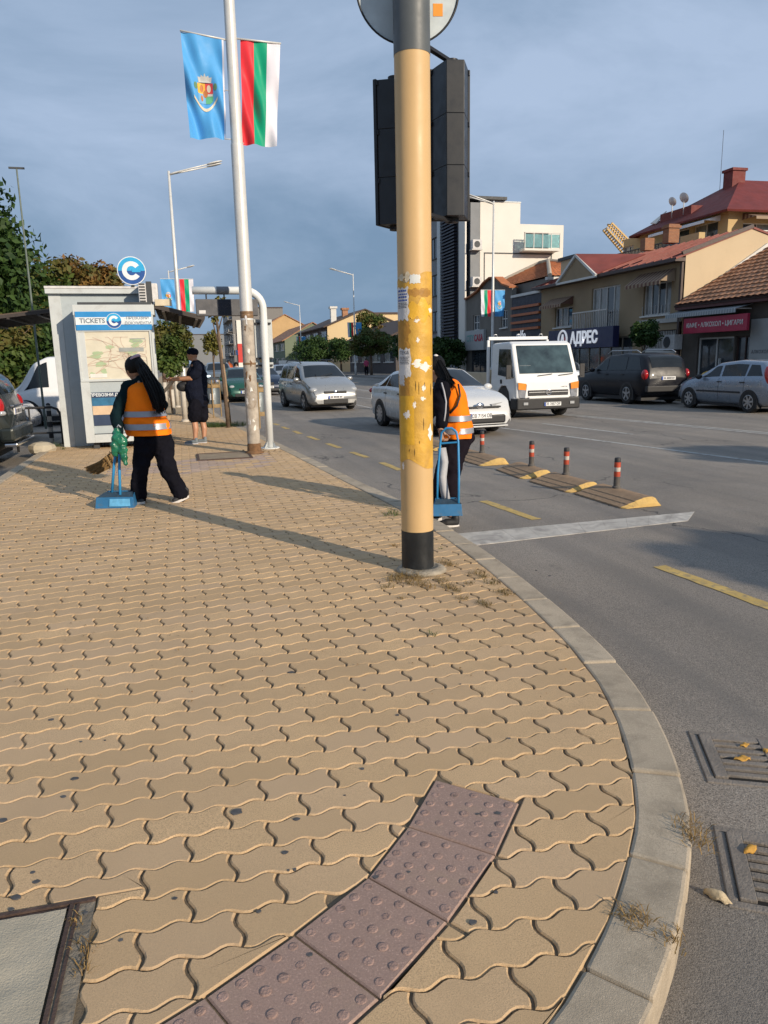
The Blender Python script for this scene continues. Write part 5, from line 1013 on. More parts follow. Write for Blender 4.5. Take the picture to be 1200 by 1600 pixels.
# ---------------- tall house with red mansard roof behind
XR = 30.0; _e0 = atX(1136, 326, XR-.7); YR = _e0.y+.7; hR = thing('mansard_house', 'tall yellow apartment house with a red mansard roof and roof terraces', 'building', (XR, YR, 0)); M_yel = mat('yellow_render', (.5, .36, .18), .9, .06, .6, bump=.2, bscale=14); M_mans = mat('mansard_red', (.15, .026, .022), .7, .16, 1.4, bump=.5, bscale=10)
zr0 = _e0.z+.05; zr1 = atY(1147, 281, YR+3.4).z-.5; LR = atX(982, 374, XR-.7).y-YR-.3; zt0 = atX(1060, 392, XR-2).z-.1
fR = Fac((0, 0, 0), (0, 1, 0), (-1, 0, 0), hR); rw = [(.8, 2.9, zt0+.5, zr0-.35), (3.3, 5.4, zt0+.5, zr0-.35), (7.0, 7.9, zt0+.1, zr0-.4), (9.0, 10.2, zt0+.4, zr0-.5)]; fR.wall('wall', 0, LR-.6, ROAD, zr0, rw, M_yel)
for w in rw: fR.window(*w, 2, 1, M_pvc, [M_glassw, M_curt], sill=False)
fR2 = Fac((0, 0, 0), (1, 0, 0), (0, -1, 0), hR); rw2 = [(1.0, 3.0, zt0+.4, zr0-.6), (4.2, 6, zt0+.4, zr0-.6)]; fR2.wall('wall', 0, 13, ROAD, zr0, rw2, M_yel)
for w in rw2: fR2.window(*w, 2, 1, M_pvc, [M_glassw, M_curt], sill=False)
tr = fR.box('terrace', 0, LR+.5, zt0-.5, zt0, 0, 2.0, M_yel)
for i in range(26): a = .1+i*(LR+.3)/25; fR.box('terrace_bar', a-.015, a+.015, zt0, zt0+.75, 1.88, 1.92, M_kid, tr)
fR.box('terrace_rail', 0, LR+.5, zt0+.751, zt0+.81, 1.86, 1.94, M_kid, tr)
for i in range(8): fR.box('terrace_pane', .14+i*(LR+.2)/8, .08+(i+1)*(LR+.2)/8, zt0+.08, zt0+.7, 1.89, 1.905, M_glassw, tr)
fR.box('terrace_wall', -.2, 1.4, zt0, zt0+.85, 1.6, 1.99, M_yel, tr); fR2.box('front_terrace', 0, 13, zt0-.6, zt0-.1, 0, 1.6, M_yel)
for i in range(30): fR2.box('front_rail_bar', .2+i*.42, .23+i*.42, zt0-.1, zt0+.75, 1.5, 1.53, M_iron2)
fR2.box('front_handrail', 0, 13, zt0+.75, zt0+.8, 1.48, 1.55, M_iron2)
ov = .7; d_ = 3.4; sl = [(-ov, -ov, zr0-.05), (-ov, LR+.3, zr0-.05), (d_, LR-4.5, zr1+.5), (d_, d_, zr1+.5)]
slab('mansard_slope', sl, M_mans, hR, .12); slab('mansard_slope', [(-ov, -ov, zr0-.05), (d_, d_, zr1+.5), (13, d_, zr1+.5), (13.5, -ov, zr0-.05)], M_mans, hR, .12); slab('roof_top', [(d_, d_, zr1+.5), (d_, LR-4.5, zr1+.5), (13, LR-4.5, zr1+.6), (13, d_, zr1+.6)], M_mans, hR, .12)
slab('mansard_slope', [(-ov, LR+.3, zr0-.05), (d_, LR-4.5, zr1+.5), (13, LR-4.5, zr1+.5), (13, LR+.3, zr0-.05)], M_mans, hR, .12)
ax = Vector((1.4, 4.2, zr0+.95)); fR.box('roof_cutout', 3.4, 6.4, zr0+.45, zr0+.95, -1.5, -.12, M_mans); slab('dormer_cheek', [(-.05, 6.6, zr0+.45), (.1, 7.4, zr0+.6), (.75, 6.7, zr0+1.25)], M_wht, hR, .06)
for i, (yy, s_) in enumerate(((3.9, .32), (5.0, .28))): q = MB(); M = Matrix.Rotation(-.5, 3, 'Y') @ Matrix.Rotation(.2, 3, 'Z'); vs = [M@Vector((-.12*(1-(r/4)**2), s_*r/4*math.cos(a), s_*r/4*math.sin(a)))+Vector((-.05, yy, zr0+1.45)) for r in range(5) for a in [2*PI*k/16 for k in range(16)]]; q.add(vs, [(r*16+k, r*16+(k+1) % 16, (r+1)*16+(k+1) % 16, (r+1)*16+k) for r in range(4) for k in range(16)]); q.cyl((-.05, yy, zr0+.5), (-.05, yy, zr0+1.45), .03, n=6); q.build('satellite_dish', M_pvc, hR, smooth=True)
awning(fR, (.6, 5.8), zr0-.1, zr0-.42, 1.1, M_bw, hR); awning(fR2, (.9, 4.6), zr0-.12, zr0-.45, 1.1, M_awn, hR)
for yy, xx in ((LR-5.2, 2.6), (2.0, 12.4)): q = MB(); q.b2((xx, yy, zr1-1), (xx+.9, yy+.8, zr1+.95)); q.b2((xx-.08, yy-.08, zr1+.95), (xx+.98, yy+.88, zr1+1.1)); q.build('roof_chimney', M_mans, hR)
q = MB(); q.add([(6, .55, zr0+1.2), (7.4, .55, zr0+1.2), (7.4, 1.6, zr0+2.15), (6, 1.6, zr0+2.15)], [(0, 1, 2, 3)]); o = q.build('skylight', M_curt, hR); o.location = (0, -.14, .2)
q = MB(); q.cyl((2.5, 4, zr1), (2.5, 4, zr1+3.4), .014, n=6); q.build('antenna', M_brk, hR)
# ---------------- crane jib far behind
cj = thing('crane_jib', 'yellow lattice crane jib rising behind the roofs', 'crane', (0, 0, 0)); A, Bq = atY(984, 392, 95), atY(949, 354, 95); d = (Bq-A); s_ = d.cross(Vector((0, 1, 0))).normalized(); w = .65; M_cr = mat('crane_yellow', (.55, .36, .14), .6); N = 12; q = MB()
cor = [s_*w+Vector((0, w, 0)), s_*w-Vector((0, w, 0)), -s_*w-Vector((0, w, 0)), -s_*w+Vector((0, w, 0))]
for c in cor: q = MB(); q.bar(A+c, Bq+c*.8, .2, .2); q.build('jib_chord', M_cr, cj)
for i in range(N):
    for k in range(4): q = MB(); f0, f1_ = i/N, (i+1)/N; q.bar(A+d*f0+cor[k]*(1-.2*f0), A+d*f1_+cor[(k+1) % 4]*(1-.2*f1_), .12, .12); q.build('jib_lattice', M_cr, cj)
q = MB(); q.cyl((A.x, A.y, -.2), A, .7, n=8); q.build('mast', M_cr, cj)
# ---------------- houses farther down the street
def far_house(name, lab, cat, y0, y1, x0, x1, ze_, zr_, wm, rm, floors, cols, pane=M_glassw, balc=False, flat=False, front=None):
    t = thing(name, lab, cat, (x0, y0, ROAD)); f = Fac((0, 0, 0), (0, 1, 0), (-1, 0, 0), t); L = y1-y0; W_ = x1-x0; ws = []
    for r in range(floors):
        for c in range(cols): a = L*(c+.5)/cols; h = ze_*(r+.32)/floors; ws.append((a-.35*L/cols, a+.35*L/cols, h, h+.5*ze_/floors))
    f.wall('wall', 0, L, 0, ze_, ws, front or wm)
    for w in ws: f.window(*w, 2, 1, M_pvc, [pane, M_curt], fw=.1)
    q = MB()
    if flat: q.add([(0, 0, 0), (W_, 0, 0), (W_, 0, ze_), (0, 0, ze_)], [(0, 1, 2, 3)])
    else: q.add([(0, 0, 0), (W_, 0, 0), (W_, 0, ze_), (W_/2, 0, zr_), (0, 0, ze_)], [(0, 1, 2, 3, 4)])
    q.build('gable_wall', wm, t)
    if flat: slab('roof', [(-.2, -.2, ze_+.2), (-.2, L, ze_+.2), (W_, L, ze_+.2), (W_, -.2, ze_+.2)], rm, t, .3)
    else: slab('roof', [(-.6, -.3, ze_-.1), (-.6, L, ze_-.1), (W_/2, L, zr_+.1), (W_/2, -.3, zr_+.1)], rm, t, .15); slab('roof', [(W_+.6, -.3, ze_-.1), (W_+.6, L, ze_-.1), (W_/2, L, zr_+.1), (W_/2, -.3, zr_+.1)], rm, t, .15)
    if balc:
        for r in range(1, floors): z = ze_*r/floors; b = f.box('balcony', .3, L*.6, z, z+.15, 0, 1.3, wm); f.box('balcony_rail', .3, L*.6, z+.9, z+1.0, 1.2, 1.28, M_iron2, b); [f.box('baluster', .35+i*.5, .4+i*.5, z+.15, z+.9, 1.22, 1.26, M_iron2, b) for i in range(int(L*.6/.5))]
    return t
M_pk = mat('cream_far', (.62, .47, .27), .9, .05, .3); M_gr3 = mat('green_render', (.16, .19, .13), .9, .08, .5); M_or = mat('ochre_render', (.5, .33, .16), .9, .08, .5); M_dkb = mat('dark_brown', (.08, .055, .045), .8)
def fh(px0, px1, X): return atX(px0, 560, X).y, atX(px1, 560, X).y
y1 = atX(467, 560, 20.5).y; y0 = atX(513, 560, 20.5).y; h_ = far_house('gabled_cream_house', 'cream house with a sunlit gable, dark balconies and two chimneys', 'house', y0, y1, 20.5, atY(618, 540, y0).x+1, atY(513, 508, y0).z, atY(567, 482, y0).z, M_pk, M_dkb, 2, 4, balc=True, front=M_dkb)
for k, dx in enumerate((1.2, 3.6)): q = MB(); z = atY(540, 500, y0).z; q.b2((dx, 3+k*3, z-2), (dx+.8, 3.8+k*3, z+1.9)); q.b2((dx-.15, 2.85+k*3, z+1.9), (dx+.95, 3.95+k*3, z+2.2)); q.build('chimney', (M_pvc, M_tile)[k], h_)
far_house('low_roofline_house', 'low dark house with white gable trim behind the clipped trees', 'house', 76, 98, 22, 30, 4.2, 6.2, mat('dark_render', (.09, .08, .08), .9), M_dkb, 1, 4)
y0_, y1_ = 150, 185; far_house('green_house', 'small green house with an orange tiled roof far down the street', 'house', y0_, y1_, 20.5, 32, 5.8, 9.2, M_gr3, M_tile, 2, 4)
far_house('ochre_house', 'ochre house with a red roof, farther than the green house', 'house', 190, 225, 19.5, 33, 9.5, 13.2, M_or, M_tile, 3, 4)
b5 = far_house('balcony_block', 'grey block of flats with many balconies at the far end of the street', 'building', 250, 300, 17.5, 34, 19, 19, mat('grey_block', (.2, .19, .18), .9), M_dkb, 5, 5, balc=True, flat=True)
q = MB(); a, c = atY(374, 586, 249.6), atY(384, 500, 249.6); q.b2((a.x-17.5, -.5, a.z-ROAD), (c.x-17.5+2.2, -.35, c.z-ROAD)); hb = q.build('banner', mat('banner_offwhite', (.7, .68, .62), .6), b5); q = MB(); q.b2((a.x-17.5, -.56, a.z-ROAD+4), (c.x-17.5+2.2, -.51, a.z-ROAD+10)); q.build('banner_red_field', mat('banner_red', (.55, .05, .04), .6), hb)
far_house('street_end_block', 'pale block closing the view at the end of the street', 'building', 340, 365, 6, 22, 14, 14, mat('hazy_block', (.2, .21, .22), .9), M_dkb, 4, 6, flat=True)
far_house('distant_left_block', 'distant low block left of the street end', 'building', 330, 350, -14, 4, 9, 9, mat('hazy_block2', (.17, .19, .18), .9), M_dkb, 3, 4, flat=True)
far_house('rear_cream_block', 'cream block showing between the street tree and the signal pole', 'building', 128, 150, 30, 44, 9.5, 9.5, M_pk, M_dkb, 3, 4, flat=True)
def shop_sign(lab, px0, py0, px1, py1, X, m, txt=None, tm=None):
    r = rectX(px0, py0, px1, py1, X); t = thing('street_sign_board', lab, 'sign board', (X, (r[0]+r[1])/2, r[2])); q = MB(); q.b2((-.2, -(r[1]-r[0])/2, 0), (0, (r[1]-r[0])/2, r[3]-r[2])); q.build('board', m, t)
    for s_ in (-1, 1): q = MB(); q.b2((0, s_*(r[1]-r[0])*.3-.05, .1), (1.2, s_*(r[1]-r[0])*.3+.05, .2)); q.build('board_bracket', M_kid, t)
    if txt: text('lettering', txt, (r[3]-r[2])*.55, tm, t, (-.21, 0, (r[3]-r[2])/2), (0, -1, 0), (0, 0, 1), .004, .0, 1.4)
shop_sign('white shop sign board with pink lettering beyond the dark saloon car', 437, 563, 464, 578, 19.3, M_wht); shop_sign('maroon shop sign board behind the white gantry post', 418, 568, 436, 588, 19.0, mat('maroon_board', (.09, .02, .03), .6)); shop_sign('white shop sign board on the cream gabled house', 528, 535, 552, 548, 19.9, M_wht)
# ================================================================== trees, street lamps
import numpy as np
def leaf_mat(name, a, b_, c_=None):
    if name in MATS: return MATS[name]
    m = bpy.data.materials.new(name); m.use_nodes = True; nt = m.node_tree; b = nt.nodes['Principled BSDF']; ge = nt.nodes.new('ShaderNodeNewGeometry')
    c = _mixcol(nt, ge.outputs['Random Per Island'], a, b_)
    if c_: c = _mixcol(nt, _range(nt, _noise(nt, nt.nodes.new('ShaderNodeTexCoord').outputs['Object'], .9, 3), .48, .62), c, c_)
    nt.links.new(c, b.inputs['Base Color']); b.inputs['Roughness'].default_value = .6; b.inputs['Specular IOR Level'].default_value = .3
    tr = nt.nodes.new('ShaderNodeBsdfTranslucent'); nt.links.new(c, tr.inputs['Color']); ms = nt.nodes.new('ShaderNodeMixShader'); ms.inputs[0].default_value = .25
    out = nt.nodes['Material Output']; nt.links.new(b.outputs[0], ms.inputs[1]); nt.links.new(tr.outputs[0], ms.inputs[2]); nt.links.new(ms.outputs[0], out.inputs['Surface']); MATS[name] = m; return m
LG = leaf_mat('leaf_dark_green', (.02, .05, .012), (.06, .11, .025)); LG2 = leaf_mat('leaf_mid_green', (.035, .075, .015), (.1, .14, .03), (.14, .11, .03)); LO = leaf_mat('leaf_autumn', (.16, .075, .02), (.28, .15, .035), (.09, .1, .025)); LY = leaf_mat('leaf_yellow_green', (.12, .13, .025), (.22, .19, .05))
M_bark = mat('bark', (.12, .085, .06), .95, .3, 8, bump=.8, bscale=30); M_lime = mat('limewashed_bark', (.5, .46, .4), .9, .12, 8, bump=.5, bscale=30)
def crown_mesh(name, c, r, n, size, m, seed, clumps=40, hollow=.35, m_parent=None):
    g = np.random.default_rng(seed); c = np.array(c, float); r = np.array(r, float)
    d = g.normal(size=(clumps, 3)); d /= np.linalg.norm(d, axis=1)[:, None]; rad = (hollow+(1-hollow)*g.random(clumps)**.6)[:, None]; cc = d*rad*.82; cr_ = g.uniform(.2, .42, clumps)
    k = g.integers(0, clumps, n); v = g.normal(size=(n, 3)); v /= np.linalg.norm(v, axis=1)[:, None]; p = cc[k]+v*(cr_[k]*g.random(n)**.45)[:, None]
    P = c+p*r; nrm = v*.6+g.normal(size=(n, 3))*.6+np.array([0, 0, .35]); nrm /= np.linalg.norm(nrm, axis=1)[:, None]
    a = np.cross(nrm, g.normal(size=(n, 3))); a /= np.linalg.norm(a, axis=1)[:, None]; b = np.cross(nrm, a); s = (size*g.uniform(.6, 1.3, n))[:, None]
    V = np.stack([P-a*s, P-b*s*.55+nrm*s*.12, P+a*s, P+b*s*.55+nrm*s*.12], 1).reshape(-1, 3)
    me = bpy.data.meshes.new(name); me.vertices.add(4*n); me.vertices.foreach_set('co', V.astype(np.float32).ravel()); me.loops.add(4*n); me.loops.foreach_set('vertex_index', np.arange(4*n, dtype=np.int32)); me.polygons.add(n); me.polygons.foreach_set('loop_start', np.arange(0, 4*n, 4, dtype=np.int32)); me.update(calc_edges=True); me.materials.append(m); return me
def tree(lab, loc, h_trunk, cz, r, n, size, m, seed, tr=.12, name='street_tree', group=None, lime=False, bark=None, lean=(0, 0), clumps=40):
    t = thing(name, lab, 'tree', loc, 0, group); q = MB(); rg = random.Random(seed); top = Vector((lean[0], lean[1], cz-.2*r[2]))
    q.tube([(0, 0, -.05), (top.x*.3+rg.uniform(-.04, .04), top.y*.3, top.z*.35), (top.x*.7, top.y*.7, top.z*.7), top], [tr*1.25, tr, tr*.85, tr*.6], 10); tk = q.build('trunk', bark or M_bark, t, smooth=True)
    for i in range(7):
        a = 2*PI*i/7+rg.uniform(-.3, .3); z = top.z*rg.uniform(.62, .95); e = Vector((top.x+math.cos(a)*r[0]*.7, top.y+math.sin(a)*r[1]*.7, cz+rg.uniform(-.2, .55)*r[2])); b = MB(); s_ = Vector((top.x*z/top.z, top.y*z/top.z, z)); b.tube([s_, s_.lerp(e, .5)+Vector((0, 0, .08*r[2])), e], [tr*.5, tr*.3, tr*.1], 6); b.build('limb', M_bark, tk, smooth=True)
    if lime: q = MB(); q.tube([(0, 0, 0), (top.x*.3, top.y*.3, min(1.1, top.z*.4))], [tr*1.3, tr*1.12], 10); q.build('limewash', M_lime, tk, smooth=True)
    link('crown', crown_mesh('crown', (top.x, top.y, cz), r, n, size, m, seed, clumps), t); return t
def gx(px, Y, py=600): return atY(px, py, Y).x
gA = 'trees behind the kiosk'
tree('tall dark green tree at the left edge of the photo', (gx(-50, 31), 31, ROAD), 3, 5.0, (3.1, 3.0, 3.9), 26000, .15, LG, 1, .2, 'park_tree', gA, clumps=130)
tree('broad green tree right of the tall left-edge tree, above the parked cars', (gx(60, 36), 36, ROAD), 3, 4.0, (2.4, 2.2, 2.6), 9000, .15, LG2, 2, .16, 'park_tree', gA)
tree('autumn orange tree showing above the left half of the kiosk roof', (gx(128, 40), 40, ROAD), 3, 4.6, (1.9, 1.8, 2.4), 8000, .14, LO, 3, .16, 'park_tree', gA)
tree('rust-orange tree showing above the kiosk roof beside the round C sign', (gx(172, 44), 44, ROAD), 3, 4.9, (1.5, 1.6, 2.3), 6500, .14, LO, 4, .15, 'park_tree', gA)
for i, (px, Y, z, r, lab) in enumerate(((-15, 27, 2.0, (2.0, 1.6, 1.9), 'dense green shrub behind the dark car at the left edge'), (45, 29, 2.2, (1.7, 1.5, 2.0), 'dense green shrub behind the silver car, left of the kiosk'), (88, 33, 2.4, (1.5, 1.5, 2.2), 'dense green shrub just left of the kiosk wall'))):
    tree(lab, (gx(px, Y), Y, ROAD), 1, z, r, 7000, .11, LG2 if i != 1 else LG, 20+i, .08, 'tall_shrub', 'shrubs beyond the car park')
gB = 'small trees along the left pavement'
tree('round bushy tree with a limewashed trunk behind the man in black', (gx(268, 24), 24, 0), 1.3, 2.05, (.85, .85, .95), 6500, .075, LG2, 31, .05, group=gB, lime=True)
for i, (px, Y) in enumerate(((257, 31), (266, 39), (272, 49))): tree(('second', 'third', 'farthest')[i]+' limewashed pavement tree beyond the man in black', (gx(px, Y), Y, 0), 1.3, 2.2, (.8, .8, .9), 2500, .08, LG2, 40+i, .07, group=gB, lime=True)
tree('thin young tree leaning beside its stake near the pavement edge', (G(357, 668).x, G(357, 668).y, 0), 2, 2.75, (.3, .3, .35), 260, .06, LY, 50, .04, 'young_tree', lean=(-.12, 0), clumps=14)
tree('yellowing young tree far along the kerb, left of the scuffed post', (gx(336, 40), 40, 0), 2, 2.6, (.6, .6, .8), 1200, .08, LY, 51, .05, 'young_tree')
gC = 'clipped trees on the opposite pavement'
for i, (px, Y, z, r, n, lab) in enumerate(((581, 74, 3.2, (2.3, 2.3, 1.5), 9000, 'round clipped tree with a sunlit top left of the signal pole'), (700, 51, 1.9, (1.6, 1.6, 1.3), 6000, 'dark clipped tree just right of the signal pole'), (500, 92, 2.7, (2.6, 2.6, 1.9), 6000, 'dark clipped tree behind the silver minivan'), (534, 84, 2.6, (2.2, 2.2, 1.6), 6000, 'dark clipped tree right of the silver minivan roof'), (478, 106, 2.7, (2.4, 2.4, 1.9), 4000, 'dark clipped tree above the navy saloon'), (640, 62, 2.4, (1.8, 1.8, 1.4), 4000, 'dark clipped tree hidden mostly by the signal pole'))):
    tree(lab, (gx(px, Y), Y, 0), 1.5, z, r, n, .13, LG if i else LG2, 60+i, .12, group=gC, bark=M_bark)
tree('tall loose tree with brownish green crown beside the cream gable', (gx(582, 97), 97, 0), 4, 5.6, (2.6, 2.4, 2.3), 6000, .17, LG2, 70, .2, 'park_tree'); tree('brownish tree top to the right of the cream gable', (gx(605, 90), 90, 0), 3, 4.5, (1.6, 1.6, 1.5), 3000, .15, LO, 71, .16, 'park_tree')
tree('small ball-shaped tree in front of the estate agent house', (gx(1004, 27.2), 27.2, 0), 1.3, 2.35, (.72, .72, .6), 5000, .07, LG, 72, .04, group=gC)
# trees that stand outside the frame on the right-hand corner and throw the shade on the near road
tree('leafy corner tree outside the frame that shades the nearest yellow dash', (10.55, -5.55, ROAD), 3, 4.2, (1.25, 1.05, .75), 6500, .16, LG, 73, .14, 'park_tree', clumps=70)
tree('leafy corner tree outside the frame that shades the far lane line', (14.7, -.1, ROAD), 3, 4.2, (1.2, 1.2, .8), 5000, .16, LG, 74, .14, 'park_tree', clumps=60)
# ---------------- street lamps with pairs of flags
def street_lamp(lab, x, y, h, sgn, r=.09):
    t = thing('street_lamp', lab, 'street lamp', (x, y, 0), 0, 'street lamps along the boulevard'); q = MB(); q.lathe([(r*1.6, 0), (r*1.5, .9), (r*1.1, 1.0), (r*.95, h*.5), (r*.6, h)], n=12); q.build('lamp_shaft', M_galv, t, smooth=True); lamp_arm(t, h-.1, sgn, .045); return t
def flag_pair(x, y, z1, z0, w, left_striped, wl, gap=.12):
    for s_ in (-1, 1):
        striped = (s_ < 0) == left_striped; lab = ('striped white, green and red flag on the lamp ' if striped else 'blue flag on the lamp ')+wl
        t = thing('striped_flag' if striped else 'city_flag', lab, 'flag', (x, y, 0), 0, 'flags on the farther street lamps'); a, c = s_*gap, s_*(gap+w)
        TL, TR, BR, BL = ((a, 0, z1), (c, 0, z1), (c*.94, 0, z0), (a, 0, z0)) if s_ > 0 else ((c, 0, z1), (a, 0, z1), (a, 0, z0), (c*.94, 0, z0))
        f = flag_surf(TL, TR, BR, BL, .04, x+s_); 
        if striped: flag_mesh('flag_cloth', f, (lambda u: 0 if u < .34 else (1 if u < .67 else 2)) if s_ > 0 else (lambda u: 2 if u < .34 else (1 if u < .67 else 0)), [M_fred, M_fgreen, M_fwhite], t, 9, 12)
        else: flag_mesh('flag_cloth', f, lambda u: 0, [M_fblue], t, 9, 12); emblem(f, t, .5, .54, .8, 1)
        q = MB(); q.cyl((0, 0, z1+.01), (c, 0, z1+.01), .015, n=6); q.build('flag_rod', M_galv, t)
for (px, Y, lab, wl, ls) in ((277, 36.7, 'tall street lamp rising behind the kiosk canopy', 'behind the kiosk canopy', False), (265, 74, 'farther thin street lamp left of the lamp behind the kiosk', 'far behind the kiosk', False)): x = gx(px, Y, 450); street_lamp(lab, x, Y, 10, 1); flag_pair(x, Y, 5.35, 3.9, .62, ls, wl)
for (px, Y, lab, wl) in ((770, 40.3, 'street lamp in front of the white block, right of the signal pole', 'in front of the white block'), (553, 75, 'street lamp in front of the cream gabled house', 'by the cream gabled house'), (468, 116, 'street lamp above the dark saloon car', 'above the dark saloon car'), (364, 235, 'farthest street lamp at the end of the street', 'at the end of the street')):
    x = gx(px, Y, 480); street_lamp(lab, x, Y, 10, -1, .08); flag_pair(x, Y, 5.25, 3.8, .62, True, wl)
mt = thing('antenna_mast', 'thin antenna mast with a cross piece left of the kiosk', 'antenna mast', (gx(64, 20), 20, 0)); q = MB(); z = atY(46, 262, 20).z; q.cyl((0, 0, 0), (0, 0, z), .03, .018, n=8); q.build('mast', mat('mast_green_grey', (.12, .15, .13), .6), mt); q = MB(); q.b2((-.17, -.02, z-.04), (.17, .02, z)); q.build('cross_piece', M_kid, mt)
for k in range(4): zz = 3.6+k*.9; 
# ---------------- bins, stake, bollards, barrier
M_bin = mat('bin_grey_metal', (.13, .15, .16), .5, .15, 5, metal=.5); M_binw = mat('bin_wood_trim', (.28, .19, .09), .7, .2, 8)
def bin_(lab, p, s=1.):
    t = thing('litter_bin', lab, 'litter bin', (p.x, p.y, 0), 0, 'litter bins along the kerb'); q = MB(); q.lathe([(.2, .28), (.22, .3), (.22, .82), (.21, .84)], n=24); q.build('bin_drum', M_bin, t, auto=40); q = MB(); q.lathe([(.235, .84), (.24, .86), (.24, .92), (.16, .95)], n=24); q.build('bin_rim', M_binw, t, auto=40); q = MB(); q.lathe([(.228, .28), (.232, .3), (.232, .36), (.226, .38)], n=24); q.build('bin_foot_band', M_binw, t, auto=40); q = MB(); q.lathe([(.24, 1.05), (.2, 1.1), (.05, 1.13)], n=24); q.build('bin_hood', M_kid, t, auto=40)
    for i in range(3): a = 2*PI*i/3+.5; q = MB(); q.tube([(math.cos(a)*.26, math.sin(a)*.26, 0), (math.cos(a)*.25, math.sin(a)*.25, 1.06)], .018, 8); q.build('bin_leg', M_binw, t)
    q = MB(); n = 8; vs = [(.2225*math.cos(-1.9+.5*i/n), .2225*math.sin(-1.9+.5*i/n), z) for i in range(n+1) for z in (.5, .68)]; q.add(vs, [(2*i, 2*i+2, 2*i+3, 2*i+1) for i in range(n)]); q.build('bin_sticker', M_paper, t); return t
bin_('grey litter bin on a timber frame behind the man in black', G(334, 652)); bin_('litter bin with wooden bands half hidden by the scuffed lamp post', G(405, 668))
p = G(354, 666); st = thing('tree_stake', 'leaning wooden stake tied to the young tree', 'stake', (p.x+.09, p.y-.06, 0)); q = MB(); q.tube([(0, 0, -.02), (-.06, 0, 1.2), (-.16, 0, 2.45)], [.035, .032, .03], 8); q.build('pole', mat('stake_wood', (.3, .21, .13), .9, .2, 6, bump=.5, bscale=30), st, smooth=True); q = MB(); q.lathe([(.05, 1.5), (.06, 1.52), (.06, 1.6), (.05, 1.62)], (-.07, 0, 0), 10); q.build('tie', M_kid, st)
for i, y in enumerate((20.5, 27.5, 34)):
    t = thing('pavement_bollard', ('nearest', 'middle', 'farthest')[i]+' white bollard along the left of the pavement, beyond the worker', 'bollard', (gx(285-10*i, y), y, 0), 0, 'white bollards'); q = MB(); q.lathe([(.07, 0), (.065, .85), (.05, .93), (.02, .96)], n=14); q.build('bollard_shaft', M_lime, t, smooth=True); q = MB(); q.lathe([(.1, 0), (.1, .05), (.07, .06)], n=14); q.build('bollard_foot', M_lime, t)
bx = atY(60, 660, 15.9); hb_ = thing('hoop_barrier', 'black hoop barrier between the dark car and the kiosk', 'barrier', (bx.x, 15.9, ROAD)); q = MB(); w, h = .42, .85; q.tube([(-w, 0, 0), (-w, 0, h-.15), (-w+.05, 0, h-.04), (-w+.15, 0, h), (w-.15, 0, h), (w-.05, 0, h-.04), (w, 0, h-.15), (w, 0, .0)], .025, 8); q.build('hoop', M_post, hb_, smooth=True); q = MB(); q.cyl((-w, 0, .35), (w, 0, .35), .02, n=8); q.build('cross_bar', M_post, hb_); q = MB(); q.cyl((-.15, 0, .35), (-.15, 0, h), .018, n=8); q.build('upright', M_post, hb_)
sb_ = atY(78, 660, 16.2); t = thing('striped_bollard', 'slim black and white striped bollard beside the kiosk', 'bollard', (sb_.x, 16.2, ROAD))
for i in range(8): q = MB(); q.cyl((0, 0, .11*i), (0, 0, .11*(i+1)-.001), .045, n=14); q.build('stripe', (M_post, M_pwhi)[i % 2], t, smooth=False)
q = MB(); q.ell((0, 0, .88), .045, 12, 6); q.build('cap', M_post, t, smooth=True)
rk = thing('broken_kerb_block', 'broken pale concrete block lying by the kiosk corner', 'concrete block', tuple(G(66, 705))); q = MB(); rg = random.Random(9); q.ell((0, 0, .05), (.26, .2, .13), 9, 6); q.v = [(x*(1+rg.uniform(-.15, .15)), y*(1+rg.uniform(-.15, .15)), max(-.12, z)) for x, y, z in q.v]; q.build('block', M_conc, rk)
def tuft_mesh(name, pts, m, parent=None, h=(.03, .1), blades=26, spread=.06, seed=3):
    rg = random.Random(seed); q = MB()
    for (x, y, s_) in pts:
        for k in range(int(blades*s_)):
            a = rg.uniform(0, 2*PI); r = rg.uniform(0, spread*s_); bx_, by_ = x+math.cos(a)*r, y+math.sin(a)*r; L = rg.uniform(*h)*s_; l = rg.uniform(.6, 2.2); a2 = rg.uniform(0, 2*PI); w = .0016; dx, dy = math.cos(a2)*L*l, math.sin(a2)*L*l; nx, ny = -math.sin(a2)*w, math.cos(a2)*w
            q.add([(bx_-nx, by_-ny, -.004), (bx_+nx, by_+ny, -.004), (bx_+dx*.5+nx*.8, by_+dy*.5+ny*.8, L*.75), (bx_+dx*.5-nx*.8, by_+dy*.5-ny*.8, L*.75), (bx_+dx, by_+dy, L*.8)], [(0, 1, 2, 3), (3, 2, 4)])
    return q.build(name, m, parent)
M_dry = leaf_mat('dry_grass', (.2, .12, .04), (.42, .28, .11), (.12, .1, .035)); M_grn = leaf_mat('green_grass', (.05, .09, .02), (.11, .16, .04))
pts = [(G(x, y).x, G(x, y).y, s_) for x, y, s_ in ((612, 908, 1.2), (622, 902, 1.3), (632, 905, 1.4), (645, 900, 1.6), (640, 912, 1.2), (650, 906, 1.3), (662, 914, 1.2), (672, 918, .9), (690, 908, 1.1), (700, 916, 1), (715, 924, .8), (705, 920, 1), (722, 936, .8), (745, 898, 1.2), (758, 902, 1.1), (768, 912, 1.1), (695, 880, 1.1), (705, 884, 1), (615, 853, .8), (752, 942, .8), (760, 946, .9), (628, 935, .6), (785, 925, 1.1), (795, 930, .9), (735, 912, .8), (605, 918, .9), (990, 1435, .9), (1005, 1442, .8), (970, 1432, .6), (1048, 1470, .9), (1075, 1290, 1.0), (1085, 1310, 1.0), (1096, 1322, .8), (120, 1440, .5), (132, 1480, .6), (128, 1510, .6))]
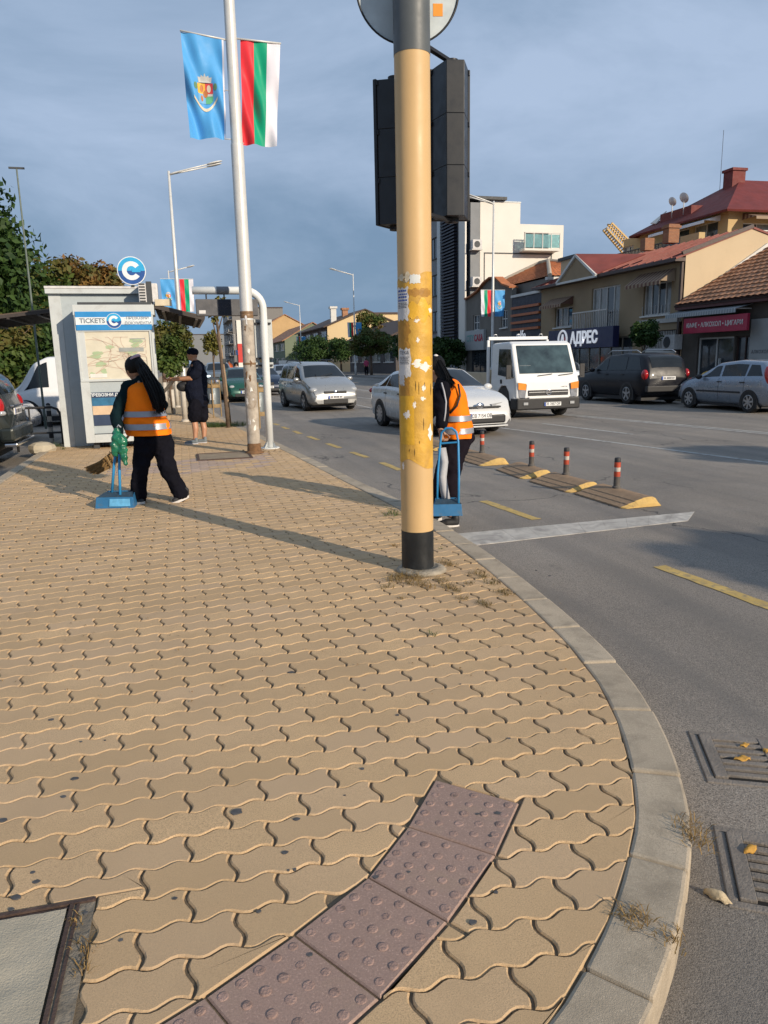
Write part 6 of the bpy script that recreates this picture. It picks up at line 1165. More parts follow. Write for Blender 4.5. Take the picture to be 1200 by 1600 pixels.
kind(tuft_mesh('dry_grass_tufts', pts, M_dry, h=(.012, .035), blades=42, spread=.06), 'stuff')['label'] = 'dry grass tufts growing from the paving joints round the pole'
pts = [(G(x, y).x, G(x, y).y, s_) for x, y, s_ in ((612, 803, 1.1), (604, 806, .8), (620, 806, .9), (675, 993, .5), (668, 858, .7), (690, 858, .4), (77, 703, 1.5), (90, 698, 1.6), (100, 702, 1.2))]; kind(tuft_mesh('green_weeds', pts, M_grn, h=(.03, .08), blades=30, spread=.06, seed=5), 'stuff')['label'] = 'small green weeds in the paving joints'
pg = G(352, 666); pts = [(pg.x+random.uniform(-.5, .5), pg.y+random.uniform(-.3, .3), 1.3) for k in range(60)]; kind(tuft_mesh('grass_ring', pts, M_grn, h=(.04, .12), blades=22, spread=.12, seed=6), 'stuff')['label'] = 'patch of grass round the young tree'
M_mulch = leaf_mat('leaf_litter', (.2, .11, .04), (.38, .24, .1), (.12, .08, .04)); q = MB(); rg = random.Random(8)
for k in range(420):
    if k < 230: p = G(rg.uniform(100, 250), rg.gauss(693, 4)); 
    elif k < 300: p = G(rg.uniform(380, 440), rg.gauss(706, 3))
    else: p = G(rg.uniform(0, 900), rg.uniform(720, 1100)); 
    s_ = rg.uniform(.008, .028) if k < 300 else rg.uniform(.004, .011); a = rg.uniform(0, 6); q.add([(p.x+s_*math.cos(a), p.y+s_*math.sin(a), .006), (p.x+s_*.5*math.cos(a+1.6), p.y+s_*.5*math.sin(a+1.6), .01+s_*.3), (p.x-s_*math.cos(a), p.y-s_*math.sin(a), .006), (p.x-s_*.5*math.cos(a+1.6), p.y-s_*.5*math.sin(a+1.6), .012)], [(0, 1, 2, 3)])
kind(q.build('leaf_litter', M_mulch), 'stuff')['label'] = 'dry leaf litter and crumbs on the pavement'
# single fallen leaves by the gratings
def leaf(lab, p, L, rz, m, curl=.4, name='fallen_leaf'):
    q = MB(); n = 10; vs = []
    for i in range(n+1):
        t_ = i/n; w = L*.3*math.sin(PI*min(1, t_*1.02))**.8; z = .012+curl*L*.25*math.sin(PI*t_)
        for j in range(-3, 4): f = j/3; vs.append((L*(t_-.5), w*f*(1-.3*abs(f)), z-curl*L*.28*f*f+.006*math.sin(12*t_)*abs(f)))
    q.add(vs, [(i*7+j, (i+1)*7+j, (i+1)*7+j+1, i*7+j+1) for i in range(n) for j in range(6)]); o = q.build(name, m, None, smooth=True); o.modifiers.new('t', 'SOLIDIFY').thickness = .002; o.location = p; o.rotation_euler = (0, .1, rz); tag(o, lab, 'leaf', 'fallen leaves in the gutter'); return o
ML1 = mat('pale_dry_leaf', (.55, .44, .28), .8, .15, 40, bump=.6, bscale=120); ML2 = mat('orange_dry_leaf', (.5, .27, .05), .8, .25, 40, bump=.5, bscale=100)
leaf('pale curled dry leaf on the asphalt beside the nearer grating', G(1121, 1405, ROAD), .085, -1.0, ML1, .9)
leaf('orange dry leaf caught in the nearer grating', G(1172, 1333, ROAD)+Vector((0, 0, .004)), .075, .3, ML2, .6); leaf('long orange leaf lying in the middle slot of the farther grating', G(1160, 1190, ROAD)+Vector((0, 0, .004)), .09, .0, ML2, .2); leaf('small orange leaf near the upper edge of the farther grating', G(1163, 1169, ROAD)+Vector((0, 0, .004)), .06, .2, ML2, .3); leaf('small orange leaf at the right of the farther grating', G(1196, 1178, ROAD)+Vector((0, 0, .004)), .05, .9, ML2, .3)
# ================================================================== vehicles
M_tyre = mat('tyre_rubber', (.02, .02, .02), .85, .2, 8); M_rim = mat('alloy_rim', (.42, .43, .45), .35, .1, 8, metal=.8); M_cglass = mat('car_glass', (.012, .015, .018), .05, .2, 2, spec=.55); M_trim = mat('car_trim_black', (.018, .018, .02), .5); M_chr = mat('chrome', (.6, .6, .62), .15, metal=1.)
M_hl = mat('headlight_glass', (.36, .37, .38), .1, .1, 10, coat=.8); M_tl = mat('tail_light_red', (.38, .01, .012), .15, .1, 6, coat=.6); M_am = mat('indicator_amber', (.75, .24, .02), .2, .1, 6, coat=.5); M_plate = mat('number_plate', (.75, .75, .74), .45); M_pl_blue = mat('plate_blue', (.02, .08, .4), .5)
def paint(name, c, metal=.0, rough=.3): return mat(name, c, rough, .03, 2, metal=metal, coat=(.7 if max(c) > .1 else .35), dirt=tuple(Vector(c)*.8+Vector((.03, .026, .02))*(1 if max(c) > .1 else .15)), dirt_amt=.25, dirt_scale=2.5)
def sm(pts, xs):
    px = [p[0] for p in pts]; pv = [p[1] for p in pts]; return np.interp(xs, px, pv)
class Car:
    def __init__(s, name, lab, cat, loc, head, sp, pm, group=None):
        s.sp = sp; s.L, s.W, s.H = sp['L'], sp['W'], sp['H']; s.pm = pm; s.t = thing(name, lab, cat, (loc[0], loc[1], ROAD), math.atan2(head[1], head[0]), group); s.body()
    def sec(s, x):
        sp = s.sp; L = s.L; zt = float(s.ft(x)); zs = min(float(s.fs(x)), zt-.02); zb = float(np.interp(x, [-L/2, -L/2+.25, L/2-.3, L/2], [sp.get('zb', .2)+.16, sp.get('zb', .2), sp.get('zb', .2), sp.get('zb', .2)+.06]))
        e = abs(x)/(L/2); hw = s.W/2*(1-.16*max(0, (e-.78)/.22)**2.2-.02*e); cab = max(0, zt-zs); tw = hw-.06-sp.get('tumble', .3)*max(0, cab-.1); tw = max(tw, hw*.55)
        zm = zb+(zs-zb)*.5
        return [(0, zb), (hw*.86, zb), (hw*.965, zb+.1), (hw*.995, zm-.06), (hw, zm+.1), (hw*.985, zs-.07), (hw*.955, zs), (hw*.93, zs+min(.03, cab*.3)), (tw+.02, zt-min(.09, cab*.45)), (tw-.05, zt-min(.03, cab*.2)), (tw*.6, zt-.006), (0, zt)]
    def body(s):
        sp = s.sp; L = s.L; xs = np.linspace(-L/2, L/2, 400); k = np.hanning(23); k /= k.sum()
        def smooth(p): v = sm(p, xs); v2 = np.convolve(np.pad(v, 11, 'edge'), k, 'valid'); return lambda x: np.interp(x, xs, v2)
        s.ft = smooth(sp['top']); s.fs = smooth(sp['belt'])
        X = list(np.linspace(-L/2, L/2, 64)); q = MB(); vs = []; n = 12; m = 2*n-2
        for x in X:
            p = s.sec(x); vs += [(x, y, z) for y, z in p]+[(x, -y, z) for y, z in p[-2:0:-1]]
        fs = [(i*m+j, i*m+(j+1) % m, (i+1)*m+(j+1) % m, (i+1)*m+j) for i in range(len(X)-1) for j in range(m)]+[tuple(range(m-1, -1, -1)), tuple(range((len(X)-1)*m, len(X)*m))]
        q.add(vs, fs); o = q.build('body', s.pm, s.t, auto=50); s.b = o
        q = MB(); q.b2((-L/2+.3, -s.W/2+.12, .14), (L/2-.3, s.W/2-.12, .4)); q.build('underbody', M_trim, s.t)
        r = sp['r']
        for x in (-sp['wb']/2+sp.get('ax', 0), sp['wb']/2+sp.get('ax', 0)):
            for sd in (-1, 1):
                hw = s.sec(x)[4][0]; q = MB(); nn = 20; R = r*1.14; zc = r
                pts = [(math.cos(PI*i/nn)*R, math.sin(PI*i/nn)*R) for i in range(nn+1)]+[(-R, -r*.55), (R, -r*.55)]
                vs = [(x+a, sd*(hw-.3), zc+b) for a, b in pts]+[(x+a, sd*(hw+.004), zc+b) for a, b in pts]; m_ = len(pts)
                q.add(vs, [tuple(range(m_)), tuple(range(2*m_-1, m_-1, -1))]+[(i, (i+1) % m_, m_+(i+1) % m_, m_+i) for i in range(m_)]); q.build('wheel_arch', M_trim, s.t)
                w = thing_part('wheel', s.t); w.location = (x, sd*(hw-.085), r); sg = sd
                q = MB(); prof = [(r*.62, -.1), (r*.93, -.1), (r, -.07), (r, .06), (r*.95, .092), (r*.66, .1)]; nn = 28; vs = [(pr*math.cos(2*PI*i/nn), sg*pz_, pr*math.sin(2*PI*i/nn)) for pr, pz_ in prof for i in range(nn)]; q.add(vs, [(a*nn+i, a*nn+(i+1) % nn, (a+1)*nn+(i+1) % nn, (a+1)*nn+i) for a in range(len(prof)-1) for i in range(nn)]); q.build('tyre', M_tyre, w, auto=40)
                q = MB(); q.cyl((0, sg*.02, 0), (0, sg*.03, 0), r*.65, n=24); q.build('rim_well', M_trim, w)
                q = MB(); vs = []; 
                for pr, pz_ in ((r*.67, .095), (r*.6, .1), (r*.58, .06)): vs += [(pr*math.cos(2*PI*i/nn), sg*pz_, pr*math.sin(2*PI*i/nn)) for i in range(nn)]
                q.add(vs, [(a*nn+i, a*nn+(i+1) % nn, (a+1)*nn+(i+1) % nn, (a+1)*nn+i) for a in range(2) for i in range(nn)])
                ns = sp.get('spokes', 5)
                for i in range(ns): a = 2*PI*i/ns+.3; q.bar((math.cos(a)*r*.1, sg*.085, math.sin(a)*r*.1), (math.cos(a)*r*.62, sg*.088, math.sin(a)*r*.62), r*.17, .025, up=(0, 1, 0))
                q.cyl((0, sg*.06, 0), (0, sg*.1, 0), r*.16, n=12); q.build('rim', M_rim, w)
    def side(s, x, f, off=.006):    # point on the left side between belt (f=0) and roof edge (f=1)
        p = s.sec(x); a, b = Vector(p[7]), Vector(p[8]); q = a.lerp(b, f); d = (b-a).normalized(); n = Vector((d.y, -d.x)); n = n if n.x > 0 else -n; q = q+n*off; return (x, q.x, q.y)
    def windows(s, wins, m=None):
        for (b0, b1, t0, t1) in wins:
            for sd in (-1, 1):
                q = MB(); nx, ny = 8, 4; vs = []
                for j in range(ny+1):
                    f = .06+.86*j/ny; a0, a1 = b0+(t0-b0)*j/ny, b1+(t1-b1)*j/ny
                    for i in range(nx+1): p = s.side(a0+(a1-a0)*i/nx, f); vs.append((p[0], sd*p[1], p[2]))
                q.add(vs, [(j*(nx+1)+i, j*(nx+1)+i+1, (j+1)*(nx+1)+i+1, (j+1)*(nx+1)+i) for j in range(ny) for i in range(nx)]); q.build('side_window', m or M_cglass, s.t, smooth=True)
    def screen(s, name, x0, x1, w0=.9, w1=.9, m=None, off=.007):
        q = MB(); nx, ny = 10, 12; vs = []
        for i in range(nx+1):
            x = x0+(x1-x0)*i/nx; p = s.sec(x); W = p[9][0]; zt, zc = p[9][1], p[11][1]; dz = (float(s.ft(x+.02))-float(s.ft(x-.02)))/.04; nrm = Vector((-dz, 1)).normalized()
            for j in range(ny+1): f = (j/ny*2-1)*(w0+(w1-w0)*i/nx); y = W*f; z = np.interp(abs(f), [0, .6*p[10][0]/max(p[10][0], .01), 1], [zc, p[10][1], zt]); vs.append((x+nrm.x*off, y, z+nrm.y*off))
        q.add(vs, [(i*(ny+1)+j, (i+1)*(ny+1)+j, (i+1)*(ny+1)+j+1, i*(ny+1)+j+1) for i in range(nx) for j in range(ny)]); return q.build(name, m or M_cglass, s.t, smooth=True)
    def blob(s, name, c, r, m, rz=0., ry=0.): 
        q = MB(); M = Matrix.Rotation(rz, 3, 'Z') @ Matrix.Rotation(ry, 3, 'Y'); q.ell((0, 0, 0), r, 14, 8, M=M); o = q.build(name, m, s.t, smooth=True); o.location = c; return o
    def box(s, name, a, b, m, bevel=.01): q = MB(); q.b2(a, b); return q.build(name, m, s.t, bevel=bevel)
    def mirrors(s, x, z, m=None):
        for sd in (-1, 1): s.blob('wing_mirror', (x, sd*(s.W/2+.08), z), (.07, .11, .075), m or s.pm)
    def handles(s, xs, z):
        for x in xs:
            for sd in (-1, 1): y = s.sec(x)[5][0]; s.box('door_handle', (x-.09, sd*(y-.01), z-.015), (x+.09, sd*(y+.022), z+.015), s.sp.get('hm', M_trim), .005)
    def seams(s, xs):
        for x in xs:
            for sd in (-1, 1):
                p = s.sec(x); q = MB(); vs = []
                for k in range(2, 7): vs += [(x-.005, sd*(p[k][0]+.0025), p[k][1]), (x+.005, sd*(p[k][0]+.0025), p[k][1])]
                q.add(vs, [(2*k, 2*k+1, 2*k+3, 2*k+2) for k in range(4)]); q.build('door_seam', M_trim, s.t)
    def plate(s, x, z, txt, front=True):
        sg = 1 if front else -1; p = s.box('number_plate', (x-.012, -.26, z-.055), (x+.012, .26, z+.055), M_plate, .003); o = MB(); o.b2((x+sg*.0122, -sg*.258, z-.053), (x+sg*.0135, -sg*.213, z+.053)); o.build('plate_band', M_pl_blue, p)
        if not txt:      # too far off to be read: dark strokes only
            for k, w_ in enumerate((.03, .03, .035, .035, .035, .035, .03, .03)): o = MB(); yy = sg*(-.17+k*.048+(.015 if k > 1 else 0)+(.015 if k > 5 else 0)); o.b2((x+sg*.0122, yy-w_/2, z-.032), (x+sg*.0134, yy+w_/2, z+.032)); o.build('plate_stroke', M_ink, p)
            return p
        text('lettering', txt, .105, M_ink, p, (x+sg*.0135, .022*sg, z), (0, sg, 0), (0, 0, 1), .0006, .0015, .86); return p
def thing_part(name, parent): o = bpy.data.objects.new(name, None); COL.objects.link(o); o.parent = parent; o.empty_display_size = .1; return o
SP = dict(
 mpv=dict(L=4.5, W=1.76, H=1.63, wb=2.75, r=.315, ax=.05, top=[(-2.25, .72), (-2.2, 1.0), (-2.08, 1.32), (-1.8, 1.57), (-1, 1.63), (.0, 1.61), (.5, 1.5), (1.2, 1.1), (1.6, .99), (2.0, .86), (2.18, .72), (2.25, .5)], belt=[(-2.25, .66), (-2.1, 1.0), (0, .97), (1.15, .95), (1.7, .84), (2.1, .68), (2.25, .44)], tumble=.32),
 sedan=dict(L=4.6, W=1.78, H=1.44, wb=2.7, r=.32, spokes=10, top=[(-2.3, .68), (-2.26, .98), (-1.95, 1.05), (-1.65, 1.09), (-.95, 1.37), (-.3, 1.44), (.3, 1.4), (1.1, 1.02), (1.6, .94), (2.05, .8), (2.22, .66), (2.3, .46)], belt=[(-2.3, .62), (-2.2, .95), (-1, .96), (0, .93), (1.1, .9), (1.7, .8), (2.1, .66), (2.3, .42)], tumble=.42),
 suv=dict(L=4.6, W=1.8, H=1.7, wb=2.62, r=.345, zb=.25, top=[(-2.3, .8), (-2.25, 1.1), (-2.08, 1.52), (-1.8, 1.66), (-.8, 1.7), (.15, 1.64), (.95, 1.17), (1.6, 1.07), (2.1, .94), (2.24, .78), (2.3, .55)], belt=[(-2.3, .74), (-2.15, 1.08), (0, 1.05), (1, 1.03), (1.7, .94), (2.15, .76), (2.3, .5)], tumble=.26),
 hatch=dict(L=3.85, W=1.65, H=1.44, wb=2.49, r=.295, spokes=7, top=[(-1.92, .72), (-1.88, .98), (-1.74, 1.28), (-1.5, 1.4), (-.6, 1.44), (.2, 1.37), (.92, 1.0), (1.35, .92), (1.7, .79), (1.86, .64), (1.92, .46)], belt=[(-1.92, .66), (-1.8, .96), (0, .92), (.9, .89), (1.4, .8), (1.75, .66), (1.92, .42)], tumble=.36),
 van=dict(L=5.6, W=2.0, H=2.6, wb=3.5, r=.35, zb=.25, ax=.1, top=[(-2.8, 1.0), (-2.78, 2.5), (-2.6, 2.6), (1.0, 2.6), (1.5, 2.35), (2.0, 1.55), (2.5, 1.2), (2.75, .95), (2.8, .6)], belt=[(-2.8, .9), (-2.7, 1.25), (1.5, 1.25), (2.2, 1.15), (2.8, .55)], tumble=.1))
W_MPV = [(-2.0, -1.05, -1.7, -1.1), (-.98, .05, -1.0, -.0), (.14, 1.15, .1, .5)]; W_SED = [(-1.5, -1.05, -.98, -.92), (-1.0, .0, -.86, -.02), (.08, 1.0, .06, .36)]; W_SUV = [(-2.0, -1.2, -1.75, -1.2), (-1.12, -.08, -1.1, -.08), (.02, .95, .02, .3)]; W_HAT = [(-1.62, -1.05, -1.42, -1.1), (-.98, -.08, -1.0, -.08), (.02, .86, .02, .26)]
P_silver = paint('silver_paint', (.36, .36, .35), .55, .32); P_white = paint('white_pearl_paint', (.58, .58, .57), 0, .25); P_navy = paint('navy_paint', (.012, .02, .045), .2); P_green = paint('green_paint', (.015, .08, .06), .2); P_blk = paint('black_green_paint', (.02, .025, .022), .3); P_lblue = paint('silver_blue_paint', (.24, .28, .34), .5); P_wh2 = paint('white_van_paint', (.72, .72, .72)); P_dsuv = mat('black_suv_paint', (.008, .009, .014), .35, .05, 2, coat=.12, spec=.3)
# silver minivan
c = Car('minivan', 'silver minivan driving towards us left of the signal pole', 'car', (4.62, 26.3), (.12, -1), SP['mpv'], P_silver); c.windows(W_MPV); c.screen('windscreen', .5, 1.17, .92, .98); c.screen('rear_window', -2.1, -1.85)
for sd in (-1, 1): c.blob('headlight', (2.0, sd*.68, .69), (.17, .16, .1), M_hl, sd*-.5); c.blob('fog_lamp', (2.13, sd*.62, .33), (.08, .1, .05), M_trim); 
c.box('grille', (2.1, -.38, .58), (2.262, .38, .66), M_trim); c.box('lower_intake', (2.12, -.42, .26), (2.268, .42, .4), M_trim); c.blob('badge', (2.255, 0, .63), (.02, .07, .055), M_chr); c.plate(2.272, .47, ''); c.mirrors(.95, 1.03); c.handles((-.1, -1.0), .86); c.seams((-.99, .1))
for sd in (-1, 1): q = MB(); q.tube([(-1.6, sd*.6, 1.6), (-1.4, sd*.62, 1.67), (.1, sd*.62, 1.67), (.35, sd*.6, 1.56)], .018, 6); q.build('roof_rail', M_trim, c.t, smooth=True)
for sd in (-1, 1): q = MB(); q.bar((1.22, sd*.08-.25, 1.14), (1.05, sd*.3, 1.22), .015, .012); q.build('wiper', M_trim, c.t)
# white saloon turning, half hidden by pole and worker
hd = Vector((.1, -.995)).normalized(); c = Car('saloon_car', 'white saloon car turning behind the pole and the orange-vested worker', 'car', (5.78, 16.75), hd, SP['sedan'], P_white); c.windows(W_SED); c.screen('windscreen', .32, 1.1, .92, 1.0); c.screen('rear_window', -1.6, -.98)
for sd in (-1, 1): q = MB(); q.add([(2.24, sd*.3, .67), (2.16, sd*.6, .7), (1.92, sd*.82, .74), (1.9, sd*.83, .67), (2.13, sd*.64, .62), (2.25, sd*.32, .6)], [(0, 1, 4, 5), (1, 2, 3, 4)]); o = q.build('headlight', M_hl, c.t); o.modifiers.new('t', 'SOLIDIFY').thickness = -.05; c.box('side_intake', (2.0, sd*.74-.03, .28), (2.12, sd*.74+.03, .5), M_trim)
c.box('upper_grille', (2.15, -.5, .6), (2.292, .5, .635), M_trim); c.blob('badge', (2.285, 0, .655), (.03, .1, .06), M_chr); c.box('lower_grille', (2.1, -.62, .26), (2.315, .62, .47), M_trim, .05); c.box('bumper_lip', (2.1, -.66, .2), (2.33, .66, .235), P_white, .015); c.plate(2.325, .44, 'СВ 7154 ОВ'); c.mirrors(.85, .98); c.handles((-.05, -.95), .84); c.seams((-.95, .05, .98))
for sd in (-1, 1): c.blob('tail_light', (-2.22, sd*.68, .86), (.09, .16, .08), M_tl)
# cars in the queue behind
c = Car('dark_saloon', 'navy saloon with lit headlights following the silver minivan', 'car', (4.0, 39.5), (.08, -1), SP['sedan'], P_navy); c.windows(W_SED); c.screen('windscreen', .32, 1.1, .92, 1.0)
M_lit = bpy.data.materials.new('lit_headlamp'); M_lit.use_nodes = True; bs = M_lit.node_tree.nodes['Principled BSDF']; bs.inputs['Emission Color'].default_value = (.75, .95, 1, 1); bs.inputs['Emission Strength'].default_value = 1.6; bs.inputs['Base Color'].default_value = (.7, .75, .8, 1)
for sd in (-1, 1): c.blob('headlight', (2.14, sd*.62, .62), (.1, .2, .06), M_lit, sd*-.4)
c.box('grille', (2.15, -.28, .48), (2.3, .28, .66), M_trim, .03); c.box('lower_intake', (2.1, -.6, .24), (2.305, .6, .36), M_trim); c.plate(2.318, .42, ''); c.mirrors(.85, .98)
c = Car('green_car', 'green car half hidden behind the scuffed lamp post', 'car', (2.55, 33.5), (.05, -1), SP['hatch'], P_green); c.windows(W_HAT); c.screen('windscreen', .22, .92, .92, 1.0)
for sd in (-1, 1): c.blob('headlight', (1.72, sd*.58, .64), (.13, .15, .08), M_hl, sd*-.5)
c.box('grille', (1.7, -.32, .5), (1.93, .32, .58), M_trim); c.box('lower_intake', (1.7, -.5, .24), (1.935, .5, .36), M_trim); c.plate(1.945, .43, ''); c.mirrors(.72, .95)
c = Car('grey_car', 'grey car with lit headlights beside the leaning stake, far down the kerb lane', 'car', (2.5, 52), (-.02, -1), SP['suv'], paint('grey_paint', (.16, .18, .19), .4)); c.windows(W_SUV); c.screen('windscreen', .2, .95, .92, 1.0)
for sd in (-1, 1): c.blob('headlight', (2.1, sd*.66, .8), (.12, .18, .08), M_lit, sd*-.4)
c.box('grille', (2.1, -.5, .56), (2.3, .5, .76), M_trim); c.plate(2.312, .5, '')
c = Car('distant_silver_car', 'small silver car showing right of the navy saloon', 'car', (7.4, 56), (.05, -1), SP['hatch'], P_silver); c.windows(W_HAT); c.screen('windscreen', .22, .92, .92, 1.0); [c.blob('headlight', (1.72, sd*.58, .64), (.13, .15, .08), M_hl) for sd in (-1, 1)]
c = Car('distant_dark_car', 'dark car farthest away at the left of the road', 'car', (1.9, 66), (.0, -1), SP['sedan'], P_blk); c.windows(W_SED); c.screen('windscreen', .32, 1.1, .92, 1.0); [c.blob('headlight', (2.1, sd*.62, .62), (.1, .2, .06), M_hl) for sd in (-1, 1)]
# parked along the far kerb
def parked(cls, name, lab, x, y, sp, pm, wins, rw, ws):
    c = Car(name, lab, 'car', (x, y), (0, 1), sp, pm, 'cars parked at the far kerb'); c.windows(wins); c.screen('rear_window', *rw, .88, .88); c.screen('windscreen', *ws, .92, .98); return c
c = parked(0, 'parked_hatchback', 'silver hatchback parked in front of the crimson-signed shop', 15.75, 18.25, SP['hatch'], P_lblue, W_HAT, (-1.84, -1.55), (.22, .92))
for sd in (-1, 1): c.blob('tail_light', (-1.76, sd*.68, 1.0), (.12, .09, .27), M_tl, 0, .25); c.blob('headlight', (1.7, sd*.6, .66), (.14, .16, .1), M_hl)
c.handles((-.05, -.95), .82); c.seams((-1.02, -.02)); c.mirrors(.72, .95, M_trim); c.plate(-1.93, .75, '', False); c.box('side_moulding', (-.9, .815, .52), (.9, .84, .57), M_trim)
c = parked(0, 'parked_suv', 'black SUV with roof rails parked before the estate agent house', 15.35, 23.4, SP['suv'], P_dsuv, W_SUV, (-2.2, -1.95), (.2, .95))
for sd in (-1, 1): c.blob('tail_light', (-2.14, sd*.78, .98), (.14, .1, .17), M_tl); q = MB(); q.tube([(-1.7, sd*.66, 1.68), (-1.5, sd*.67, 1.77), (0, sd*.67, 1.77), (.25, sd*.66, 1.66)], .02, 6); q.build('roof_rail', M_rim, c.t, smooth=True); c.blob('headlight', (2.08, sd*.66, .82), (.14, .18, .1), M_hl)
c.handles((-.05, -1.0), .98); c.seams((-1.12, -.02)); c.mirrors(.75, 1.12); c.plate(-2.31, .86, '', False); c.box('rear_bumper', (-2.36, -.8, .42), (-2.2, .8, .62), M_trim, .03)
c = parked(0, 'parked_small_car', 'small silver-blue car parked just right of the white truck', 15.4, 29.6, SP['hatch'], P_lblue, W_HAT, (-1.84, -1.55), (.22, .92)); [c.blob('tail_light', (-1.8, sd*.66, .9), (.08, .1, .14), M_tl) for sd in (-1, 1)]; c.plate(-1.93, .75, '', False)
# car park on the left
c = Car('parked_black_suv', 'black SUV cut off by the left edge, its tail towards the pavement', 'car', (-5.1, 14.2), (-1, .0), SP['suv'], P_blk, 'cars in the car park on the left'); c.windows(W_SUV); c.screen('rear_window', -2.2, -1.95, .88, .88)
for sd in (-1, 1): c.blob('tail_light', (-2.17, sd*.77, 1.02), (.1, .1, .15), M_tl); c.blob('tail_light_white', (-2.2, sd*.78, .9), (.09, .09, .05), M_hl); c.box('reflector', (-2.33, sd*.6-.2, .5), (-2.27, sd*.6+.2, .56), M_tl, .01)
c.plate(-2.31, .9, '', False); c.box('rear_bumper', (-2.38, -.84, .42), (-2.15, .84, .66), P_blk, .05); c.box('chrome_skid', (-2.4, -.78, .34), (-2.2, .78, .4), M_chr, .02); c.box('chrome_strip', (-2.33, -.4, .98), (-2.28, .4, 1.01), M_chr, .005); c.handles((-.05, -1.0), .98); c.mirrors(.75, 1.12)
c = Car('parked_silver_car', 'silver-blue estate car parked behind the hoop barrier', 'car', (-5.6, 18.6), (1, 0), dict(SP['suv'], top=[(x, z*.9) for x, z in SP['suv']['top']], belt=[(x, z*.9) for x, z in SP['suv']['belt']]), P_lblue, 'cars in the car park on the left'); c.windows(W_SUV); c.screen('windscreen', .2, .95); c.handles((-.05, -1.0), .98); c.seams((-1.12, -.02, .95)); c.mirrors(.75, 1.12)
c = Car('parked_white_van', 'white van behind the silver-blue estate car', 'van', (atY(40, 570, 23.4).x+1.4, 23.4), (-1, 0), dict(SP['van'], L=4.04, wb=2.5, top=[(x*.72, .25+(z-.25)*.71) for x, z in SP['van']['top']], belt=[(x*.72, z*.8) for x, z in SP['van']['belt']]), P_wh2, 'cars in the car park on the left'); c.windows([(.7, 1.35, .7, .95)]); c.screen('windscreen', 1.0, 1.5)
# ---------------- white flatbed truck
tr = thing('flatbed_truck', 'white cab-over flatbed truck facing us in the middle lane', 'truck', (9.5, 18.25, ROAD), -PI/2); tr.scale = (.95, .95, .92); W = 1.95/2; TP = paint('truck_white', (.74, .74, .73), 0, .35); TS = mat('truck_bed_board', (.5, .42, .3), .8, .1, 3)
prof = [(-1.75, .55), (-1.75, 2.1), (-1.68, 2.2), (-.55, 2.22), (-.38, 2.14), (.02, 1.2), (.08, 1.05), (.1, .62), (.06, .5), (-.35, .5), (-.42, .75), (-.62, .93), (-.95, .93), (-1.2, .75), (-1.28, .55)]
def tb(name, a, b, m, bevel=.01): q = MB(); q.b2(a, b); return q.build(name, m, tr, bevel=bevel)
q = MB(); n = len(prof); ins = .06
rows = [(-W, ins), (-W+.05, 0), (W-.05, 0), (W, ins)]; cx, cz = -.8, 1.3; vs = []
for y, i_ in rows: vs += [(cx+(x-cx)*(1-i_*.5), y*(1-.05*max(0, (z-1.1))), cz+(z-cz)*(1-i_*.35)) for x, z in prof]
fs = [(k*n+i, k*n+(i+1) % n, (k+1)*n+(i+1) % n, (k+1)*n+i) for k in range(3) for i in range(n)]+[tuple(range(n-1, -1, -1)), tuple(range(3*n, 4*n))]; q.add(vs, fs); q.build('cab', TP, tr, bevel=.02)
def on_front(f): z = 1.3+(2.1-1.3)*f; return (.02+(-.38-.02)*(z-1.2)/(2.14-1.2), z)
q = MB(); vs = []
for f in (0, .5, 1):
    x, z = on_front(f)
    for j in range(7): y = (j/3-1)*(W-.13)*(1-.05*(z-1.1)); vs.append((x+.012, y, z))
q.add(vs, [(a*7+j, a*7+j+1, (a+1)*7+j+1, (a+1)*7+j) for a in range(2) for j in range(6)]); M_ws = mat('truck_windscreen', (.03, .05, .055), .04, .7, 2.2, spec=1.); q.build('windscreen', M_ws, tr)
for sd in (-1, 1):
    q = MB(); y0 = sd*(W+.004); pts = [(-1.2, 1.25), (-.16, 1.17), (-.42, 2.0), (-1.2, 2.02)]; q.add([(x, y0*(1-.05*(max(0, z-1.1))), z) for x, z in pts], [(0, 1, 2, 3)]); q.build('side_window', M_cglass, tr)
    q = MB(); q.tube([(-.1, sd*W, 1.2), (-.05, sd*(W+.17), 1.2)], .015, 6); q.b2((-.1, sd*(W+.1), 1.15), (-.05, sd*(W+.24), 1.55)); q.build('wing_mirror', M_trim, tr); tb('door_handle', (-1.0, sd*(W-.005), 1.0), (-.9, sd*(W+.02), 1.12), M_trim)
    q = MB(); q.add([(.085, sd*.66, .98), (.085, sd*.92, 1.02), (.095, sd*.9, .62), (.1, sd*.72, .6)], [(0, 1, 2, 3)]); o = q.build('headlight', mat('truck_headlight', (.3, .3, .31), .12, .3, 9, metal=.4, coat=.7), tr); so = o.modifiers.new('t', 'SOLIDIFY'); so.thickness = .05; so.offset = 0
    q = MB(); q.add([(.118, sd*.68, 1.01), (.118, sd*.93, 1.05), (.12, sd*.925, .85), (.12, sd*.7, .83)], [(0, 1, 2, 3)]); o = q.build('indicator', M_am, tr); o.modifiers.new('t', 'SOLIDIFY').thickness = .02
    tb('fog_lamp', (.17, sd*.72-.07, .4), (.185, sd*.72+.07, .48), M_hl)
tb('grille', (.05, -.62, .66), (.12, .62, .82), M_trim); tb('grille_bar', (.1, -.6, .755), (.128, .6, .768), TP, 0); q = MB(); q.tube([(.135, .07*math.cos(2*PI*i/20), .755+.07*math.sin(2*PI*i/20)) for i in range(21)], .014, 6, caps=False); q.box((.135, 0, .755), (.014, .19, .03)); q.build('badge', M_chr, tr)
bmp = tb('bumper', (-.3, -W-.01, .26), (.16, W+.01, .6), M_trim, .04); tb('bumper_step', (.1, -.62, .58), (.17, .62, .63), TP, .02)
